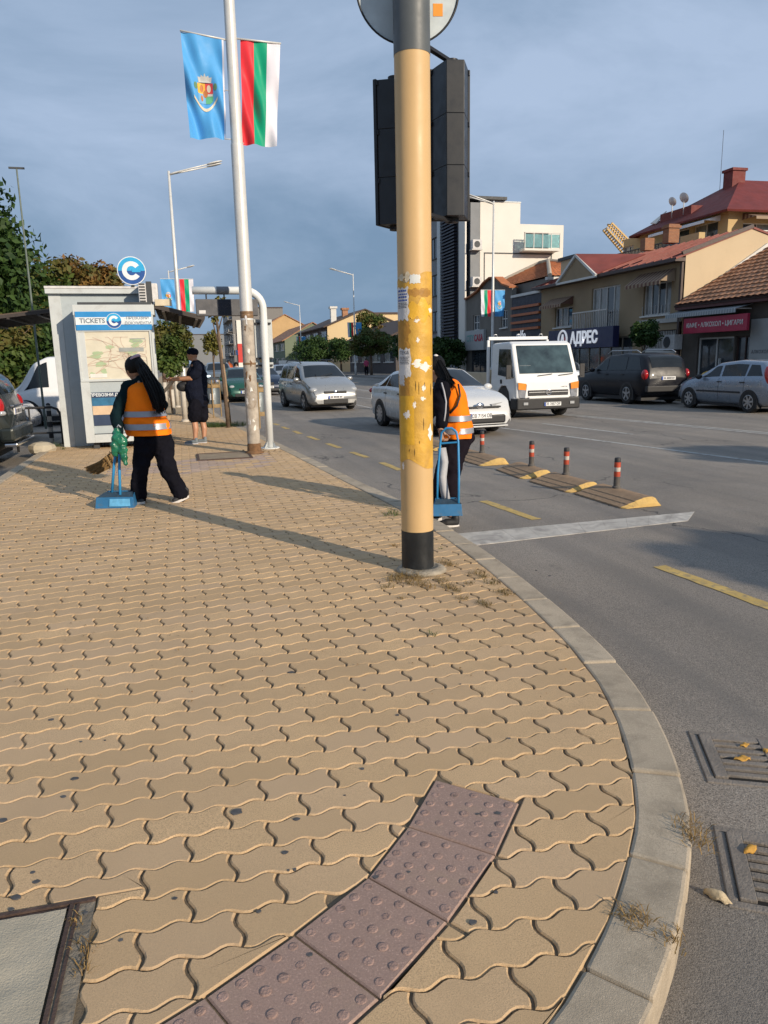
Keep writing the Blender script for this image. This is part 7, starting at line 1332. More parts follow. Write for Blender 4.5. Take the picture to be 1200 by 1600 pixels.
pl = tb('number_plate', (.165, -.15, .36), (.185, .37, .47), M_plate, .003); text('lettering', 'СВ 7857 ОР', .105, M_ink, pl, (.187, .11, .415), (0, 1, 0), (0, 0, 1), .0006, .0015, .86); q = MB(); q.b2((.1853, -.148, .362), (.1866, -.105, .468)); q.build('plate_band', M_pl_blue, pl)
text('lettering', 'CABSTAR', .05, M_trim, tr, (.088, .5, .9), (0, 1, 0), (0, 0, 1), .001)
for sd in (-.3, .35): q = MB(); q.bar((.04, sd, 1.23), (.015, sd+.45, 1.27), .02, .02); q.build('wiper', M_trim, tr)
q = MB(); x, z = on_front(.16); q.add([(x+.016, -.8, z-.09), (x+.016, -.45, z-.09), (x-.03, -.45, z+.1), (x-.03, -.8, z+.1)], [(0, 1, 2, 3)]); q.build('windscreen_notice', M_paper, tr)
tb('chassis', (-5.1, -.4, .45), (-1.2, .4, .62), M_trim); tb('bed_floor', (-5.2, -W-.03, .8), (-1.95, W+.03, .92), TP); 
for sd in (-1, 1): tb('bed_side_board', (-5.2, sd*(W+.0)-.025, .921), (-1.95, sd*(W+.0)+.025, 1.32), TS); tb('bed_post', (-1.95, sd*W-.04, .92), (-1.88, sd*W+.04, 2.3), TP)
tb('bed_front_board', (-1.949, -W+.03, .921), (-1.9, W-.045, 1.4), TS); tb('rack_cross_bar', (-1.96, -W, 2.3), (-1.87, W, 2.4), TP)
for yy in (-.75, 0, .75): q = MB(); q.tube([(-1.91, yy-.06, 2.4), (-1.91, yy-.04, 2.47), (-1.91, yy+.04, 2.47), (-1.91, yy+.06, 2.4)], .012, 6); q.build('rack_hook', M_rim, tr)
for x in (-.78, -3.9):
    for sd in (-1, 1):
        w = thing_part('wheel', tr); w.location = (x, sd*(W-.16), .36); q = MB(); r = .36; nn = 26; pr = [(r*.6, -.12), (r*.94, -.12), (r, -.08), (r, .08), (r*.94, .12), (r*.6, .12)]; vs = [(a*math.cos(2*PI*i/nn), sd*b, a*math.sin(2*PI*i/nn)) for a, b in pr for i in range(nn)]; q.add(vs, [(a*nn+i, a*nn+(i+1) % nn, (a+1)*nn+(i+1) % nn, (a+1)*nn+i) for a in range(5) for i in range(nn)]); q.build('tyre', M_tyre, w, auto=40); q = MB(); q.cyl((0, -sd*.05, 0), (0, sd*.08, 0), r*.61, n=24); q.build('rim', M_rim, w); 
for sd in (-1, 1): q = MB(); q.b2((-1.2, sd*(W-.35), .55), (-.38, sd*(W-.02), .9)); q.build('wheel_well', M_trim, tr)
# yellow toy car by the shop door
p = atX(1100, 585, 18.7); ty = Car('toy_car', 'bright yellow children ride-on car beside the shop door', 'toy car', (18.7, p.y-.3), (-.2, 1), dict(SP['hatch'], L=1.5, W=.75, H=.9, wb=.9, r=.16, zb=.1, tumble=.3, top=[(-.75, .35), (-.72, .5), (-.6, .72), (-.4, .86), (0, .88), (.15, .82), (.4, .55), (.6, .48), (.72, .36), (.75, .25)], belt=[(-.75, .3), (-.65, .5), (.3, .5), (.6, .42), (.75, .22)]), paint('toy_yellow', (.7, .4, .01))); ty.t.location.z = 0; ty.windows([(-.5, -.1, -.45, -.1), (-.05, .32, -.05, .12)])
# ================================================================== people
M_skin = mat('skin_tan', (.36, .2, .125), .55, .06, 6, spec=.4); M_hair = mat('black_hair', (.004, .0035, .0035), .55, .2, 30, bump=.6, bscale=120, spec=.25)
M_vest = mat('orange_vest', (1.0, .205, .006), .7, .06, 5, bump=.3, bscale=9, spec=.15); M_refl = mat('reflective_tape', (.3, .31, .34), .4, .08, 9, metal=.3); M_jac = mat('dark_teal_jacket', (.004, .014, .018), .9, .2, 6, bump=.4, bscale=9, spec=.12); M_trs = mat('black_trousers', (.006, .006, .01), .9, .2, 5, bump=.5, bscale=8, spec=.12); M_shoe = mat('black_shoe', (.02, .02, .022), .6); M_sole = mat('pale_sole', (.6, .57, .54), .7); M_shirt = mat('navy_shirt', (.008, .01, .02), .9, .2, 5, bump=.4, bscale=8, spec=.12); M_grey = mat('grey_piping', (.4, .4, .42), .7)
class Fig:
    def __init__(s, root, d0): s.root = Vector(root); s.d0 = d0
    def J(s, px, py, w=0.): return CC+ray(px, py)*(s.d0+w)-s.root
def cap_(q, p, r0, t, r1, n=10):
    p, t = Vector(p), Vector(t)
    if (t-p).length > 1e-4: q.cyl(p, t, r0, r1, n)
    q.ell(p, r0*1.0, n, 6); q.ell(t, r1*1.0, n, 6)
def chain(q, pts, rs, n=10):
    for a, b, r0, r1 in zip(pts[:-1], pts[1:], rs[:-1], rs[1:]): cap_(q, a, r0, b, r1, n)
FOLD = bpy.data.textures.new('cloth_folds', 'CLOUDS'); FOLD.noise_scale = .11; FOLD.noise_depth = 2
def blobobj(q, name, m, parent, vox=.012, it=4):
    o = q.build(name, m, parent, smooth=True); r = o.modifiers.new('remesh', 'REMESH'); r.mode = 'VOXEL'; r.voxel_size = vox; r.use_smooth_shade = True
    if it: s_ = o.modifiers.new('smooth', 'SMOOTH'); s_.iterations = it; s_.factor = .5
    if name in ('jacket', 'trousers', 'shirt', 'shorts', 'top'):
        d_ = o.modifiers.new('folds', 'DISPLACE'); d_.texture = FOLD; d_.strength = .05; d_.mid_level = .36
    return o
def hand(q, wr, d, curl, side=1.):
    """palm, four bent fingers and a thumb; d runs from wrist to knuckles, curl is where the fingers close to"""
    wr, d, cu = Vector(wr), Vector(d).normalized(), Vector(curl); cu = (cu-d*cu.dot(d)).normalized(); a = d.cross(cu).normalized()*side; k = wr+d*.085
    for j in range(4): o = a*(j-1.5)*.02; cap_(q, wr+o*.6, .017, k+o, .0125, 8)
    for j, L in enumerate((.9, 1.0, .95, .75)):
        o = a*(j-1.5)*.02; p0 = k+o; p1 = p0+(d*.75+cu*.65)*.038*L; p2 = p1+(d*-.1+cu)*.028*L; p3 = p2+(d*-.8+cu*.5)*.022*L; chain(q, [p0, p1, p2, p3], [.0105, .0095, .009, .008], 7)
    t0 = wr+d*.03-a*.03; chain(q, [t0, t0+(d*.6-a*.5+cu*.5)*.04, t0+(d*.9-a*.2+cu*1.1)*.06], [.013, .011, .009], 7)
def head(q, c, face, r=.105, up=(0, 0, 1)):
    c, f, u = Vector(c), Vector(face).normalized(), Vector(up); s_ = f.cross(u).normalized(); u = s_.cross(f); M = Matrix((f, s_, u)).transposed()
    q.ell(c, (r*.95, r*.78, r*1.12), 16, 10, M=M); q.ell(c+f*r*.25-u*r*.55, (r*.6, r*.58, r*.62), 12, 8, M=M); q.ell(c+f*r*.98-u*r*.15, (r*.2, r*.14, r*.25), 8, 6, M=M); q.ell(c+f*r*.82-u*r*.62, (r*.1, r*.28, r*.09), 8, 5, M=M); q.ell(c+f*r*.78+u*r*.12, (r*.12, r*.5, r*.1), 8, 5, M=M)
    for e in (-1, 1): q.ell(c+s_*e*r*.8-f*r*.05-u*r*.15, (r*.18, r*.1, r*.3), 8, 6, M=M)
    return M
def face_parts(t, c, f, r):
    c, f = Vector(c), Vector(f).normalized(); s_ = f.cross(Vector((0, 0, 1))).normalized()
    for e in (-1, 1): q = MB(); q.ell(c+f*r*.8+s_*e*r*.33-Vector((0, 0, r*.02)), r*.1, 8, 6); q.build('eye', M_kid, t, smooth=True)
def loft(name, rings, m, parent, axis_w, n=28, seed=1, fold=.008, close=True, off=0.):
    """a garment through elliptical rings: (centre, half width along u, half depth along w)"""
    q = MB(); vs = []; U = (CR-Vector((0, 0, 1))*CR.z).normalized(); Wd = Vector(axis_w).normalized()
    for k, (c, a, b) in enumerate(rings):
        for i in range(n):
            th = 2*PI*i/n; d = U*math.cos(th)*(a+off)+Wd*math.sin(th)*(b+off); v = Vector(c)+d; fo = fold*(k/len(rings)+.25)*(mnoise.noise(Vector((math.cos(th)*2.2+seed, math.sin(th)*2.2, k*.33)))+.6*math.sin(th*7+seed+k*.3)*k/len(rings)); vs.append(v+d.normalized()*fo)
    fs = [(k*n+i, k*n+(i+1) % n, (k+1)*n+(i+1) % n, (k+1)*n+i) for k in range(len(rings)-1) for i in range(n)]
    if close: fs.append(tuple(range(n-1, -1, -1)))
    q.add(vs, fs); return q.build(name, m, parent, smooth=True)
def refine(R, n=5):
    out = []
    for i in range(len(R)-1):
        p0, p1, p2, p3 = [R[max(0, min(len(R)-1, i+k))] for k in (-1, 0, 1, 2)]
        for k in range(n):
            t = k/n; cm = lambda a, b, c, d: .5*((2*b)+(c-a)*t+(2*a-5*b+4*c-d)*t*t+(3*b-a-3*c+d)*t**3
            ); out.append(tuple(cm(Vector(x[0]), Vector(y[0]), Vector(z[0]), Vector(w[0])) if j == 0 else cm(x[j], y[j], z[j], w[j]) for j, (x, y, z, w) in enumerate([(p0, p1, p2, p3)]*3)))
    out.append(R[-1]); return out
def tape(name, rings, f0, f1, parent, axis_w, seed, off=.006):
    N = len(rings)-1; sel = []
    for k in range(5):
        f = (f0+(f1-f0)*k/4)*N; i = min(N-1, int(f)); t = f-i; a, b = rings[i], rings[i+1]; sel.append((Vector(a[0]).lerp(Vector(b[0]), t), a[1]+(b[1]-a[1])*t, a[2]+(b[2]-a[2])*t))
    return loft(name, sel, M_refl, parent, axis_w, 28, seed, .003, False, off+.006)
def shoe(t, heel, toe, m=M_shoe, w=.048, sole=M_sole):
    heel, toe = Vector(heel), Vector(toe); d = toe-heel; q = MB(); cap_(q, heel+Vector((0, 0, .05)), w*.8, heel+d*.55+Vector((0, 0, .04)), w*.85); cap_(q, heel+d*.55+Vector((0, 0, .035)), w*.8, toe+Vector((0, 0, .03)), w*.62); cap_(q, heel+Vector((0, 0, .05)), w*.75, heel+Vector((0, 0, .09)), w*.8); o = blobobj(q, 'shoe', m, t, .008, 3)
    q = MB(); s_ = d.normalized().cross(Vector((0, 0, 1))).normalized(); n = 16; e = d.normalized(); vs = []
    for zz in (-.004, .022):
        for i in range(n): a = 2*PI*i/n; vs.append(heel+d*.5+e*math.cos(a)*(d.length/2+w*.75)+s_*math.sin(a)*w*(.95+.08*math.cos(a))+Vector((0, 0, zz)))
    q.add(vs, [tuple(range(n-1, -1, -1)), tuple(range(n, 2*n))]+[(i, (i+1) % n, n+(i+1) % n, n+i) for i in range(n)]); q.build('sole', sole, o)
# ---------------- street sweeper on the left
rt = G(235, 786); F1 = Fig(rt, CF.dot(rt-CC)); J = F1.J; aw = Vector((CF.x, CF.y, 0)).normalized()
w1_ = thing('person', 'street sweeper in an orange vest with a long black ponytail beside the kiosk', 'person', rt.to_tuple())
face = -CR*.8+aw*.55-Vector((0, 0, .55)); hc = J(208, 577); q = MB(); head(q, hc, face, .1); chain(q, [hc-Vector((0, 0, .05)), J(221, 599)], [.05, .055]); chain(q, [J(222, 603), J(226, 640), J(240, 680)], [.1, .11, .11])
LS, LE, LW = J(199, 607, -.06), J(182, 648, -.1), J(186, 677, -.14); RS, RE, RW = J(244, 606, .12), J(254, 634, .26), J(222, 655, .36)
chain(q, [J(222, 604), LS, LE, LW], [.06, .05, .038, .03]); chain(q, [J(222, 604), RS, RE, RW], [.06, .05, .038, .03]); hand(q, LW, J(187, 690, -.14)-LW, CR); hand(q, RW, -CR-Vector((0, 0, .3)), -aw)
LH, LK, LA_ = J(227, 688, -.04), J(219, 735, -.08), J(216, 776, 0); RH, RK, RA = J(253, 688, .04), J(263, 734, .02), J(284, 770, .06); chain(q, [J(240, 680), LH, LK, LA_], [.1, .08, .055, .04]); chain(q, [J(240, 680), RH, RK, RA], [.1, .08, .055, .04]); blobobj(q, 'body', M_skin, w1_, .007, 2)
q = MB(); chain(q, [J(222, 602), J(225, 632), J(234, 668)], [.1, .135, .14]); chain(q, [J(222, 603), LS, J(190, 628, -.09), LE, J(184, 662, -.12), J(186, 675, -.14)], [.075, .072, .066, .062, .055, .045]); chain(q, [J(222, 603), RS, RE, RW], [.075, .07, .06, .045]); cap_(q, J(218, 596), .06, J(222, 604), .075); blobobj(q, 'jacket', M_jac, w1_, .011, 4)
q = MB(); chain(q, [J(238, 672), J(241, 690)], [.15, .155]); chain(q, [LH, J(223, 712, -.06), LK, J(217, 757, -.04), J(217, 776, 0)], [.115, .1, .085, .082, .085]); chain(q, [RH, J(258, 712, .04), RK, J(274, 754, .04), J(283, 772, .06)], [.12, .105, .085, .08, .083]); q.ell(J(241, 680), (.17, .15, .13), 14, 8); blobobj(q, 'trousers', M_trs, w1_, .011, 5)
R = refine([(J(222, 594), .05, .05), (J(222, 598), .13, .1), (J(222, 606), .195, .155), (J(224, 622), .205, .175), (J(226, 642), .215, .185), (J(229, 661), .25, .195), (J(234, 679), .24, .195)]); loft('vest', R, M_vest, w1_, aw, 36, 2, .016); tape('reflective_band', R, .66, .735, w1_, aw, 2); tape('reflective_band', R, .83, .905, w1_, aw, 2)
for dx in (-.1, .1): pass
q = MB(); q.ell(hc+aw*.0-face.normalized()*.025+Vector((0, 0, .025)), (.103, .1, .112), 14, 10); q.ell(hc-face.normalized()*.07+Vector((0, 0, .04)), .075, 12, 8); blobobj(q, 'hair', M_hair, w1_, .01, 2)
q = MB(); chain(q, [J(213, 562, -.05), J(224, 578, -.1), J(235, 597, -.17), J(243, 616, -.19), J(249, 632, -.2), J(252, 641, -.2)], [.055, .07, .075, .07, .055, .025]); chain(q, [J(216, 566, -.06), J(232, 590, -.17), J(240, 615, -.2), J(245, 637, -.2)], [.05, .06, .05, .03]); rg = random.Random(4)
for k in range(110):
    a, c = rg.gauss(0, 1), rg.gauss(0, 1); path = [(213, 562, -.05, 3), (224, 577, -.11, 5), (235, 597, -.18, 6.5), (243, 616, -.21, 6.5), (248, 632, -.21, 6), (250+rg.uniform(-4, 4), 640+rg.uniform(-3, 8), -.2, 5)]; q.tube([J(px+a*s_*.8, py+c*s_*.25, w-abs(c)*.012*s_*.5) for px, py, w, s_ in path], [.004, .006, .006, .005, .004, .002], 4, caps=False)
pony = q.build('ponytail', M_hair, w1_, smooth=True)
q = MB(); n = 14
for i in range(n): a = 2*PI*i/n; d = (J(224, 578)-J(213, 562)).normalized(); e1_ = d.orthogonal().normalized(); e2_ = d.cross(e1_); q.ell(J(211, 560, -.05)+(e1_*math.cos(a)+e2_*math.sin(a))*.05, .022, 8, 6)
blobobj(q, 'scrunchie', mat('pink_scrunchie', (.42, .3, .36), .8), w1_, .008, 2)
shoe(w1_, J(213, 787, .02), J(222, 787, -.06)); shoe(w1_, J(291, 778, .08), J(273, 786, .02))
# long-handled dustpan, bag and broom
M_blue = mat('dustpan_blue', (.025, .14, .3), .5, .12, 9, dirt=(.1, .12, .13), dirt_amt=.6, dirt_scale=12); M_bluh = mat('handle_blue', (.03, .24, .5), .4, .1, 8)
pb_ = G(180, 794); F2 = Fig(pb_, CF.dot(pb_-CC)); dpn = thing('dustpan', 'blue long-handled dustpan standing beside the left sweeper', 'dustpan', pb_.to_tuple()); Ux = (CR-Vector((0, 0, 1))*CR.z).normalized()
def pan(t, w, dp, h, m):
    def P(a, b, z): return Ux*a+aw*b+Vector((0, 0, z))
    th = .006
    for nm, pts in (('pan_floor', [P(-w, 0, .004), P(w, 0, .004), P(w*.8, dp, .004), P(-w*.8, dp, .004)]), ('pan_front', [P(-w, 0, .004), P(w, 0, .004), P(w*.94, .02, h*.78), P(-w*.94, .02, h*.78)]), ('pan_side', [P(-w, 0, .004), P(-w*.8, dp, .004), P(-w*.7, dp, h), P(-w*.94, .02, h*.78)]), ('pan_side', [P(w, 0, .004), P(w*.8, dp, .004), P(w*.7, dp, h), P(w*.94, .02, h*.78)]), ('pan_back', [P(-w*.8, dp, .004), P(w*.8, dp, .004), P(w*.7, dp, h), P(-w*.7, dp, h)]), ('pan_lid', [P(-w*.94, .021, h*.79), P(w*.94, .021, h*.79), P(w*.72, dp*.6, h*1.02), P(-w*.72, dp*.6, h*1.02)])):
        q = MB(); q.add(pts, [(0, 1, 2, 3)]); o = q.build(nm, m if nm != 'pan_lid' else mat('pan_lid_dark', (.03, .06, .09), .5, .3, 12), t); o.modifiers.new('t', 'SOLIDIFY').thickness = th
    return P
P = pan(dpn, .21, .26, .15, M_blue); q = MB(); q.add([P(-.06, -.008, .02), P(.17, -.008, .02), P(.165, .008, .1), P(-.055, .008, .1)], [(0, 1, 2, 3)]); q.build('pan_sticker', mat('pan_sticker', (.12, .38, .62), .4, .2, 20), dpn)
J2 = F2.J
for a, b in (((175, 770, .12), (183, 688, .02)), ((188, 780, .06), (187, 686, .0))): q = MB(); q.tube([J2(*a), J2((a[0]+b[0])/2-1, (a[1]+b[1])/2, .06), J2(*b)], .015, 8); q.build('handle_bar', M_bluh, dpn, smooth=True)
q = MB(); q.tube([J2(183, 688, .02), J2(184, 682, .01), J2(187, 682, .0), J2(187, 686, 0)], .015, 8); q.build('grip', M_bluh, dpn, smooth=True)
bg_ = thing('green_bag', 'crumpled green plastic bag hanging from the dustpan handle', 'bag', pb_.to_tuple()); q = MB(); rg = random.Random(3)
for (px, py, w, r) in ((182, 676, -.02, .045), (184, 688, -.04, .07), (190, 690, -.04, .065), (181, 697, -.04, .06), (192, 704, -.04, .05), (194, 715, -.03, .042), (196, 723, -.02, .03), (180, 707, -.03, .04)): q.ell(J2(px, py, w-.05), (r, r*.7, r*1.25), 10, 7)
o = blobobj(q, 'bag_film', mat('green_film', (.01, .13, .07), .25, .3, 14, bump=.9, bscale=22, spec=.7), bg_, .012, 2); tx = bpy.data.textures.new('crumple', 'CLOUDS'); tx.noise_scale = .035; dm = o.modifiers.new('crumple', 'DISPLACE'); dm.texture = tx; dm.strength = .03
q = MB(); q.tube([J2(183, 668, -.04), J2(185, 664, -.03), J2(189, 668, -.03)], .01, 6); q.build('tied_top', M_refl, bg_, smooth=True)
br = thing('broom', 'straw broom held low in front of the left sweeper', 'broom', rt.to_tuple()); q = MB(); M_straw = mat('broom_straw', (.2, .12, .045), .9, .3, 30, bump=.8, bscale=70); rg = random.Random(2)
top = J(181, 702, .2)
for k in range(260):
    f = rg.random(); e = J(134+f*26+rg.uniform(-3, 3), 734+8*math.sin(f*3)-rg.uniform(0, 5), .25+rg.uniform(-.12, .12)); s_ = top+(J(186, 708, .2)-top)*f*2+Vector((rg.uniform(-.02, .02), rg.uniform(-.04, .04), 0)); md = s_.lerp(e, .55)+Vector((0, 0, -.03)); q.tube([s_, md, e], [.006, .006, .003], 4, caps=False)
q.build('straw_head', M_straw, br)
q = MB(); q.tube([J(170, 716, .22), J(183, 703, .22), J(222, 655, .36), J(236, 636, .4)], .014, 8); q.build('broom_handle', M_binw, br, smooth=True)
for f in (.35, .55): q = MB(); q.tube([J(181-47*f*.62+i*2.8, 703+24*f-6+i*(4.5+2*f), .12) for i in range(6)], .006, 5); q.build('binding', M_binw, br)
# ---------------- sweeper half hidden by the signal pole
rt = G(706, 821, ROAD); F3 = Fig(rt, CF.dot(rt-CC)); J = F3.J; w2_ = thing('person', 'street sweeper in an orange vest mostly hidden behind the signal pole', 'person', rt.to_tuple())
face = -CR*.9-Vector((0, 0, .45)); hc = J(676, 578, .05); q = MB(); head(q, hc, face, .1); chain(q, [hc, J(692, 600)], [.05, .058]); chain(q, [J(696, 606), J(708, 645), J(716, 682)], [.1, .12, .12])
LS, LE, LW = J(692, 608, -.16), J(689, 646, -.2), J(689, 671, -.22); chain(q, [J(696, 604), LS, LE, LW], [.07, .055, .042, .032]); hand(q, LW, -Vector((0, 0, 1))+CR*.1, CR*.6-aw*.4); RS, RE, RW = J(690, 606, .17), J(672, 645, .2), J(665, 668, .12); chain(q, [J(696, 604), RS, RE, RW], [.07, .055, .042, .032]); hand(q, RW, -Vector((0, 0, 1)), CR)
LH, LK, LA_ = J(712, 692, -.06), J(703, 748, -.08), J(704, 803, -.02); RH, RK, RA = J(712, 692, .1), J(690, 745, .14), J(678, 795, .2); chain(q, [J(716, 682), LH, LK, LA_], [.1, .085, .06, .042]); chain(q, [J(716, 682), RH, RK, RA], [.1, .085, .06, .042]); blobobj(q, 'body', M_skin, w2_, .007, 2)
q = MB(); chain(q, [J(694, 600), J(705, 640), J(714, 672)], [.1, .14, .15]); chain(q, [J(695, 603), LS, J(690, 630, -.19), LE, J(689, 662, -.22)], [.085, .08, .072, .066, .052]); chain(q, [J(695, 603), RS, RE, RW], [.085, .075, .06, .045]); blobobj(q, 'jacket', M_trs, w2_, .011, 4)
q = MB(); q.tube([J(690, 598, -.26), J(694, 612, -.268), J(697, 628, -.272), J(696, 645, -.275), J(694, 658, -.275)], .008, 6); q.build('sleeve_piping', M_grey, w2_, smooth=True)
q = MB(); q.ell(J(714, 684), (.17, .16, .13), 14, 8); chain(q, [LH, J(707, 720, -.07), LK, J(703, 780, -.04), J(704, 798, -.02)], [.125, .11, .085, .068, .06]); chain(q, [RH, RK, RA], [.125, .085, .062]); blobobj(q, 'trousers', mat('plum_black_trousers', (.01, .007, .011), .9, .2, 5, bump=.5, bscale=8, spec=.12), w2_, .011, 5)
q = MB(); vs = []; pts = [(690, 700, -.18), (694, 722, -.18), (691, 745, -.165), (694, 765, -.14), (699, 790, -.1)]
for (a, b, c_) in pts: vs += [J(a-3.5, b, c_-.01), J(a, b, c_-.03), J(a+3.5, b, c_-.01)]
q.add(vs, [(3*i+j, 3*i+j+1, 3*i+4+j, 3*i+3+j) for i in range(4) for j in range(2)]); o = q.build('trouser_stripe', M_grey, w2_, smooth=True); so = o.modifiers.new('t', 'SOLIDIFY'); so.thickness = .03
R = refine([(J(698, 591), .06, .07), (J(700, 596), .1, .13), (J(704, 606), .125, .185), (J(708, 625), .14, .2), (J(711, 645), .145, .2), (J(712, 665), .165, .205), (J(713, 683), .165, .2)]); loft('vest', R, M_vest, w2_, aw, 36, 5, .016); tape('reflective_band', R, .69, .76, w2_, aw, 5); tape('reflective_band', R, .85, .92, w2_, aw, 5)
q = MB(); q.ell(hc-face.normalized()*.03+Vector((0, 0, .03)), (.105, .1, .11), 14, 10); chain(q, [J(684, 570, 0), J(689, 582, -.02), J(695, 594, -.1), J(702, 600, -.12)], [.06, .06, .04, .02]); blobobj(q, 'hair', M_hair, w2_, .01, 3); q = MB(); rg = random.Random(14)
for k in range(90): a, c_ = rg.gauss(0, 1), rg.gauss(0, 1); q.tube([J(px+a*s_*.8, py+c_*s_*.5, w-abs(c_)*.02) for px, py, w, s_ in ((686, 564, -.02, 2.5), (693, 578, -.06, 3.5), (699, 590, -.12, 4), (704+rg.uniform(-3, 4), 599+rg.uniform(-5, 8), -.18, 4))], [.004, .006, .005, .002], 4, caps=False)
q.build('loose_hair', M_hair, w2_, smooth=True)
q = MB(); q.tube([J(716, 600, -.2), J(719, 618, -.21), J(714, 634, -.215), J(703, 646, -.2)], .01, 6); q.build('bag_strap', M_trim, w2_, smooth=True); q = MB(); q.ell(J(681, 558, .0), (.03, .03, .03), 8, 6); q.build('hair_clip', M_sole, w2_, smooth=True)
shoe(w2_, J(712, 823, -.03), J(686, 823, -.05), M_shoe, .05); shoe(w2_, J(685, 812, .2), J(664, 812, .2), M_shoe, .05)
rp_ = G(702, 806, ROAD)+Vector((0, 0, .0)); rp_ = CC+ray(700, 806)*(F3.d0-.3); pz_ = rp_.z; F4 = Fig(rp_, F3.d0-.3); J4 = F4.J; dp2 = thing('dustpan', 'blue dustpan with a tall hoop handle held by the half-hidden sweeper', 'dustpan', rp_.to_tuple()); P = pan(dp2, .14, .2, .14, M_blue)
q = MB(); q.tube([J4(683, 782, .1), J4(684, 740, .08), J4(688, 692, .05), J4(690, 676, .03), J4(697, 669, .0), J4(706, 669, 0), J4(713, 675, 0), J4(716, 690, .0), J4(717, 740, .0), J4(716.5, 796, .02)], .011, 8); q.build('hoop_handle', M_bluh, dp2, smooth=True); q = MB(); q.tube([J4(688, 693, .05), J4(716, 691, 0)], .009, 8); q.build('cross_bar', M_bluh, dp2)
# ---------------- man in black with cap
rt = G(309, 693); F5 = Fig(rt, CF.dot(rt-CC)); J = F5.J; mn = thing('person', 'man in black cap, navy shirt and shorts standing beyond the kiosk', 'person', rt.to_tuple()); face = -CR+aw*.15+Vector((0, 0, .05)); hc = J(300.5, 554); q = MB(); head(q, hc, face, .105); chain(q, [hc-Vector((0, 0, .03)), J(306, 568)], [.06, .065]); chain(q, [J(308, 576), J(307, 604), J(309, 628)], [.14, .17, .15])
for sgn, w in ((-1, -.17), (1, .17)):
    S_, E_, H_ = J(311, 576, w), J(299 if sgn < 0 else 293, 591, w*1.1), J(270 if sgn < 0 else 264, 593, w*.6); chain(q, [J(309, 575, w*.5), S_, E_, H_], [.08, .058, .05, .034]); hand(q, H_, -CR+Vector((0, 0, .1)), Vector((0, 0, -1)) if sgn < 0 else Vector((0, 0, 1)))
    hp, kn, an = J(306 if sgn < 0 else 314, 632, w*.5), J(304 if sgn < 0 else 317, 660, w*.55), J(305 if sgn < 0 else 319, 687, w*.55); chain(q, [hp, kn, kn.lerp(an, .35)+CR*.015, an], [.1, .06, .06, .036]); cap_(q, an-Vector((0, 0, .03)), .035, an-CR*.14-Vector((0, 0, .045)), .028)
blobobj(q, 'body', mat('skin_sunburnt', (.42, .21, .12), .5, .08, 6), mn, .008, 2)
q = MB(); chain(q, [J(307, 572), J(308, 585), J(306, 606), J(309, 626)], [.12, .19, .215, .195])
for w in (-.17, .17): chain(q, [J(309, 573, w*.5), J(311, 577, w), J(303, 587, w*1.1)], [.11, .1, .085])
blobobj(q, 'shirt', M_shirt, mn, .012, 4); q = MB(); q.ell(J(310, 627), (.2, .17, .12), 14, 8)
for sgn, w in ((-1, -.17), (1, .17)): chain(q, [J(306 if sgn < 0 else 314, 630, w*.5), J(304 if sgn < 0 else 316, 651, w*.55)], [.13, .125])
blobobj(q, 'shorts', M_trs, mn, .012, 4); q = MB(); q.ell(hc+Vector((0, 0, .045))-face.normalized()*.015, (.112, .1, .085), 16, 9); q.ell(hc+face.normalized()*.1+Vector((0, 0, .045)), (.075, .07, .014), 12, 6); blobobj(q, 'cap', M_shirt, mn, .008, 2); face_parts(mn, hc, face, .105)
for px, w in ((305, -.09), (319, .09)): hl_ = J(px+2, 694, w); shoe(mn, Vector((hl_.x, hl_.y, .0)), Vector((hl_.x, hl_.y, 0))-Ux*.2, mat('grey_slipper', (.16, .19, .21), .7), .045, M_grey)
bgm = thing('shoulder_bag', 'black bag carried at the front by the man in the cap', 'bag', rt.to_tuple()); q = MB(); q.ell(J(286, 604, -.05), (.13, .09, .1), 12, 8); q.ell(J(290, 600, -.05), (.1, .09, .08), 12, 8); blobobj(q, 'bag_body', M_trim, bgm, .012, 3); q = MB(); q.tube([J(290, 598, -.1), J(300, 585, -.2), J(312, 571, -.12)], .012, 6); q.build('bag_strap', M_trim, bgm, smooth=True)
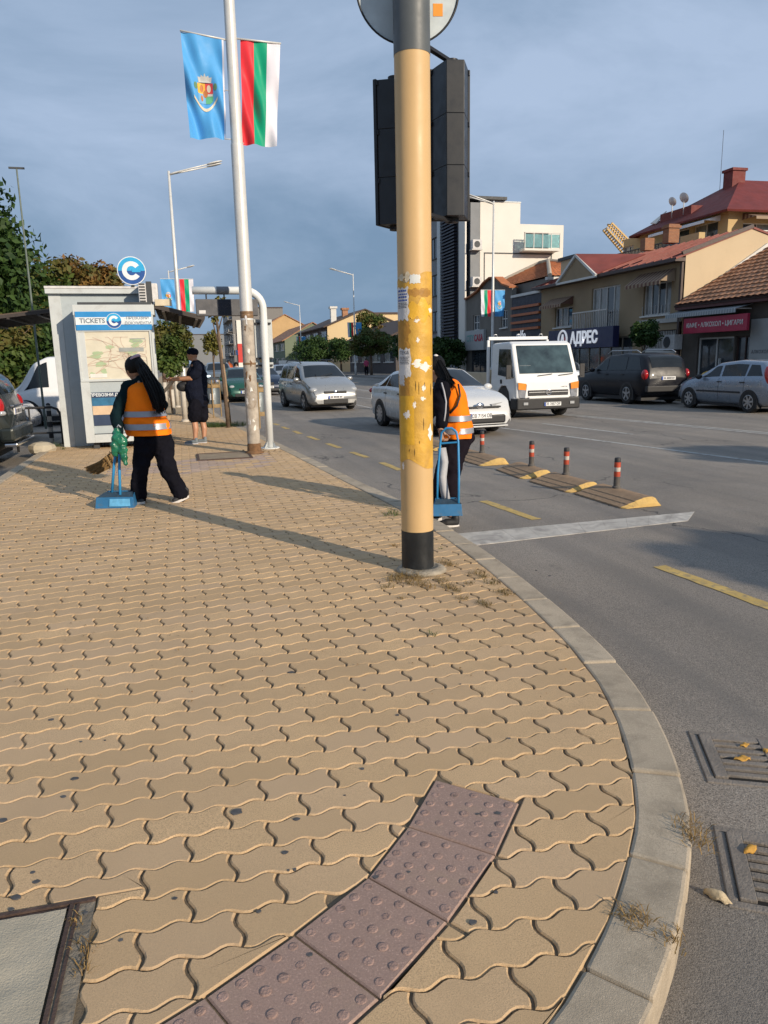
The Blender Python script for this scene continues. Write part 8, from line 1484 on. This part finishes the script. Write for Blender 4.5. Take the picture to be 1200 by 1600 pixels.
pp_ = thing('folded_paper', 'folded paper held out by the man in the cap', 'paper', rt.to_tuple()); q = MB(); q.add([J(252, 613, .02), J(256, 615, -.02), J(277, 591, -.04), J(272, 589, .04)], [(0, 1, 2, 3)]); o = q.build('sheet', mat('tan_paper', (.42, .33, .24), .8), pp_); o.modifiers.new('t', 'SOLIDIFY').thickness = .012
# ---------------- pedestrians far off
def walker(lab, p, h, top, leg, hair, skin=M_skin):
    t = thing('person', lab, 'person', p); s_ = h/1.7; V = lambda x, y, z: Vector((x, y, z))*s_; q = MB(); head(q, V(0, 0, 1.58), (0, -1, 0), .1*s_); chain(q, [V(0, 0, 1.5), V(0, 0, 1.42)], [.055, .06])
    for e in (-1, 1): chain(q, [V(e*.08, 0, .9), V(e*.1, -.08*e, .5), V(e*.1, .06*e, .06)], [.09, .06, .04]); chain(q, [V(e*.17, 0, 1.38), V(e*.22, .04*e, 1.1), V(e*.2, -.08, .86)], [.055, .045, .035]); cap_(q, V(e*.1, .06*e, .05), .045, V(e*.1, .06*e-.14, .035), .035)
    chain(q, [V(0, 0, 1.36), V(0, 0, .95)], [.13, .13]); blobobj(q, 'body', skin, t, .014, 2); q = MB(); chain(q, [V(0, 0, 1.36), V(0, 0, 1.0)], [.16, .165]); [chain(q, [V(e*.17, 0, 1.38), V(e*.22, .04*e, 1.12)], [.07, .06]) for e in (-1, 1)]; blobobj(q, 'top', top, t, .016, 3)
    q = MB(); q.ell(V(0, 0, .92), (.17, .14, .12)); [chain(q, [V(e*.08, 0, .88), V(e*.1, -.08*e, .5), V(e*.1, .05*e, .14)], [.11, .08, .065]) for e in (-1, 1)]; blobobj(q, 'trousers', leg, t, .016, 3); q = MB(); q.ell(V(0, .02, 1.61), (.11, .11, .11)); q.build('hair', hair, t, smooth=True)
p = G(372, 623, ROAD); walker('pedestrian in pale clothes at the kerb, seen between stake and lamp post', (p.x, p.y, ROAD), 1.65, mat('pale_top', (.4, .36, .38), .8), M_grey, M_hair); walker('pedestrian in a pink top under the clipped trees across the street', (gx(573, 72), 72, 0), 1.65, mat('pink_top', (.4, .05, .12), .8), M_trs, M_hair); walker('pedestrian in an orange top in the middle distance beyond the grey car', (gx(360, 60), 60, 0), 1.7, mat('orange_top', (.55, .12, .03), .8), M_trs, M_hair)
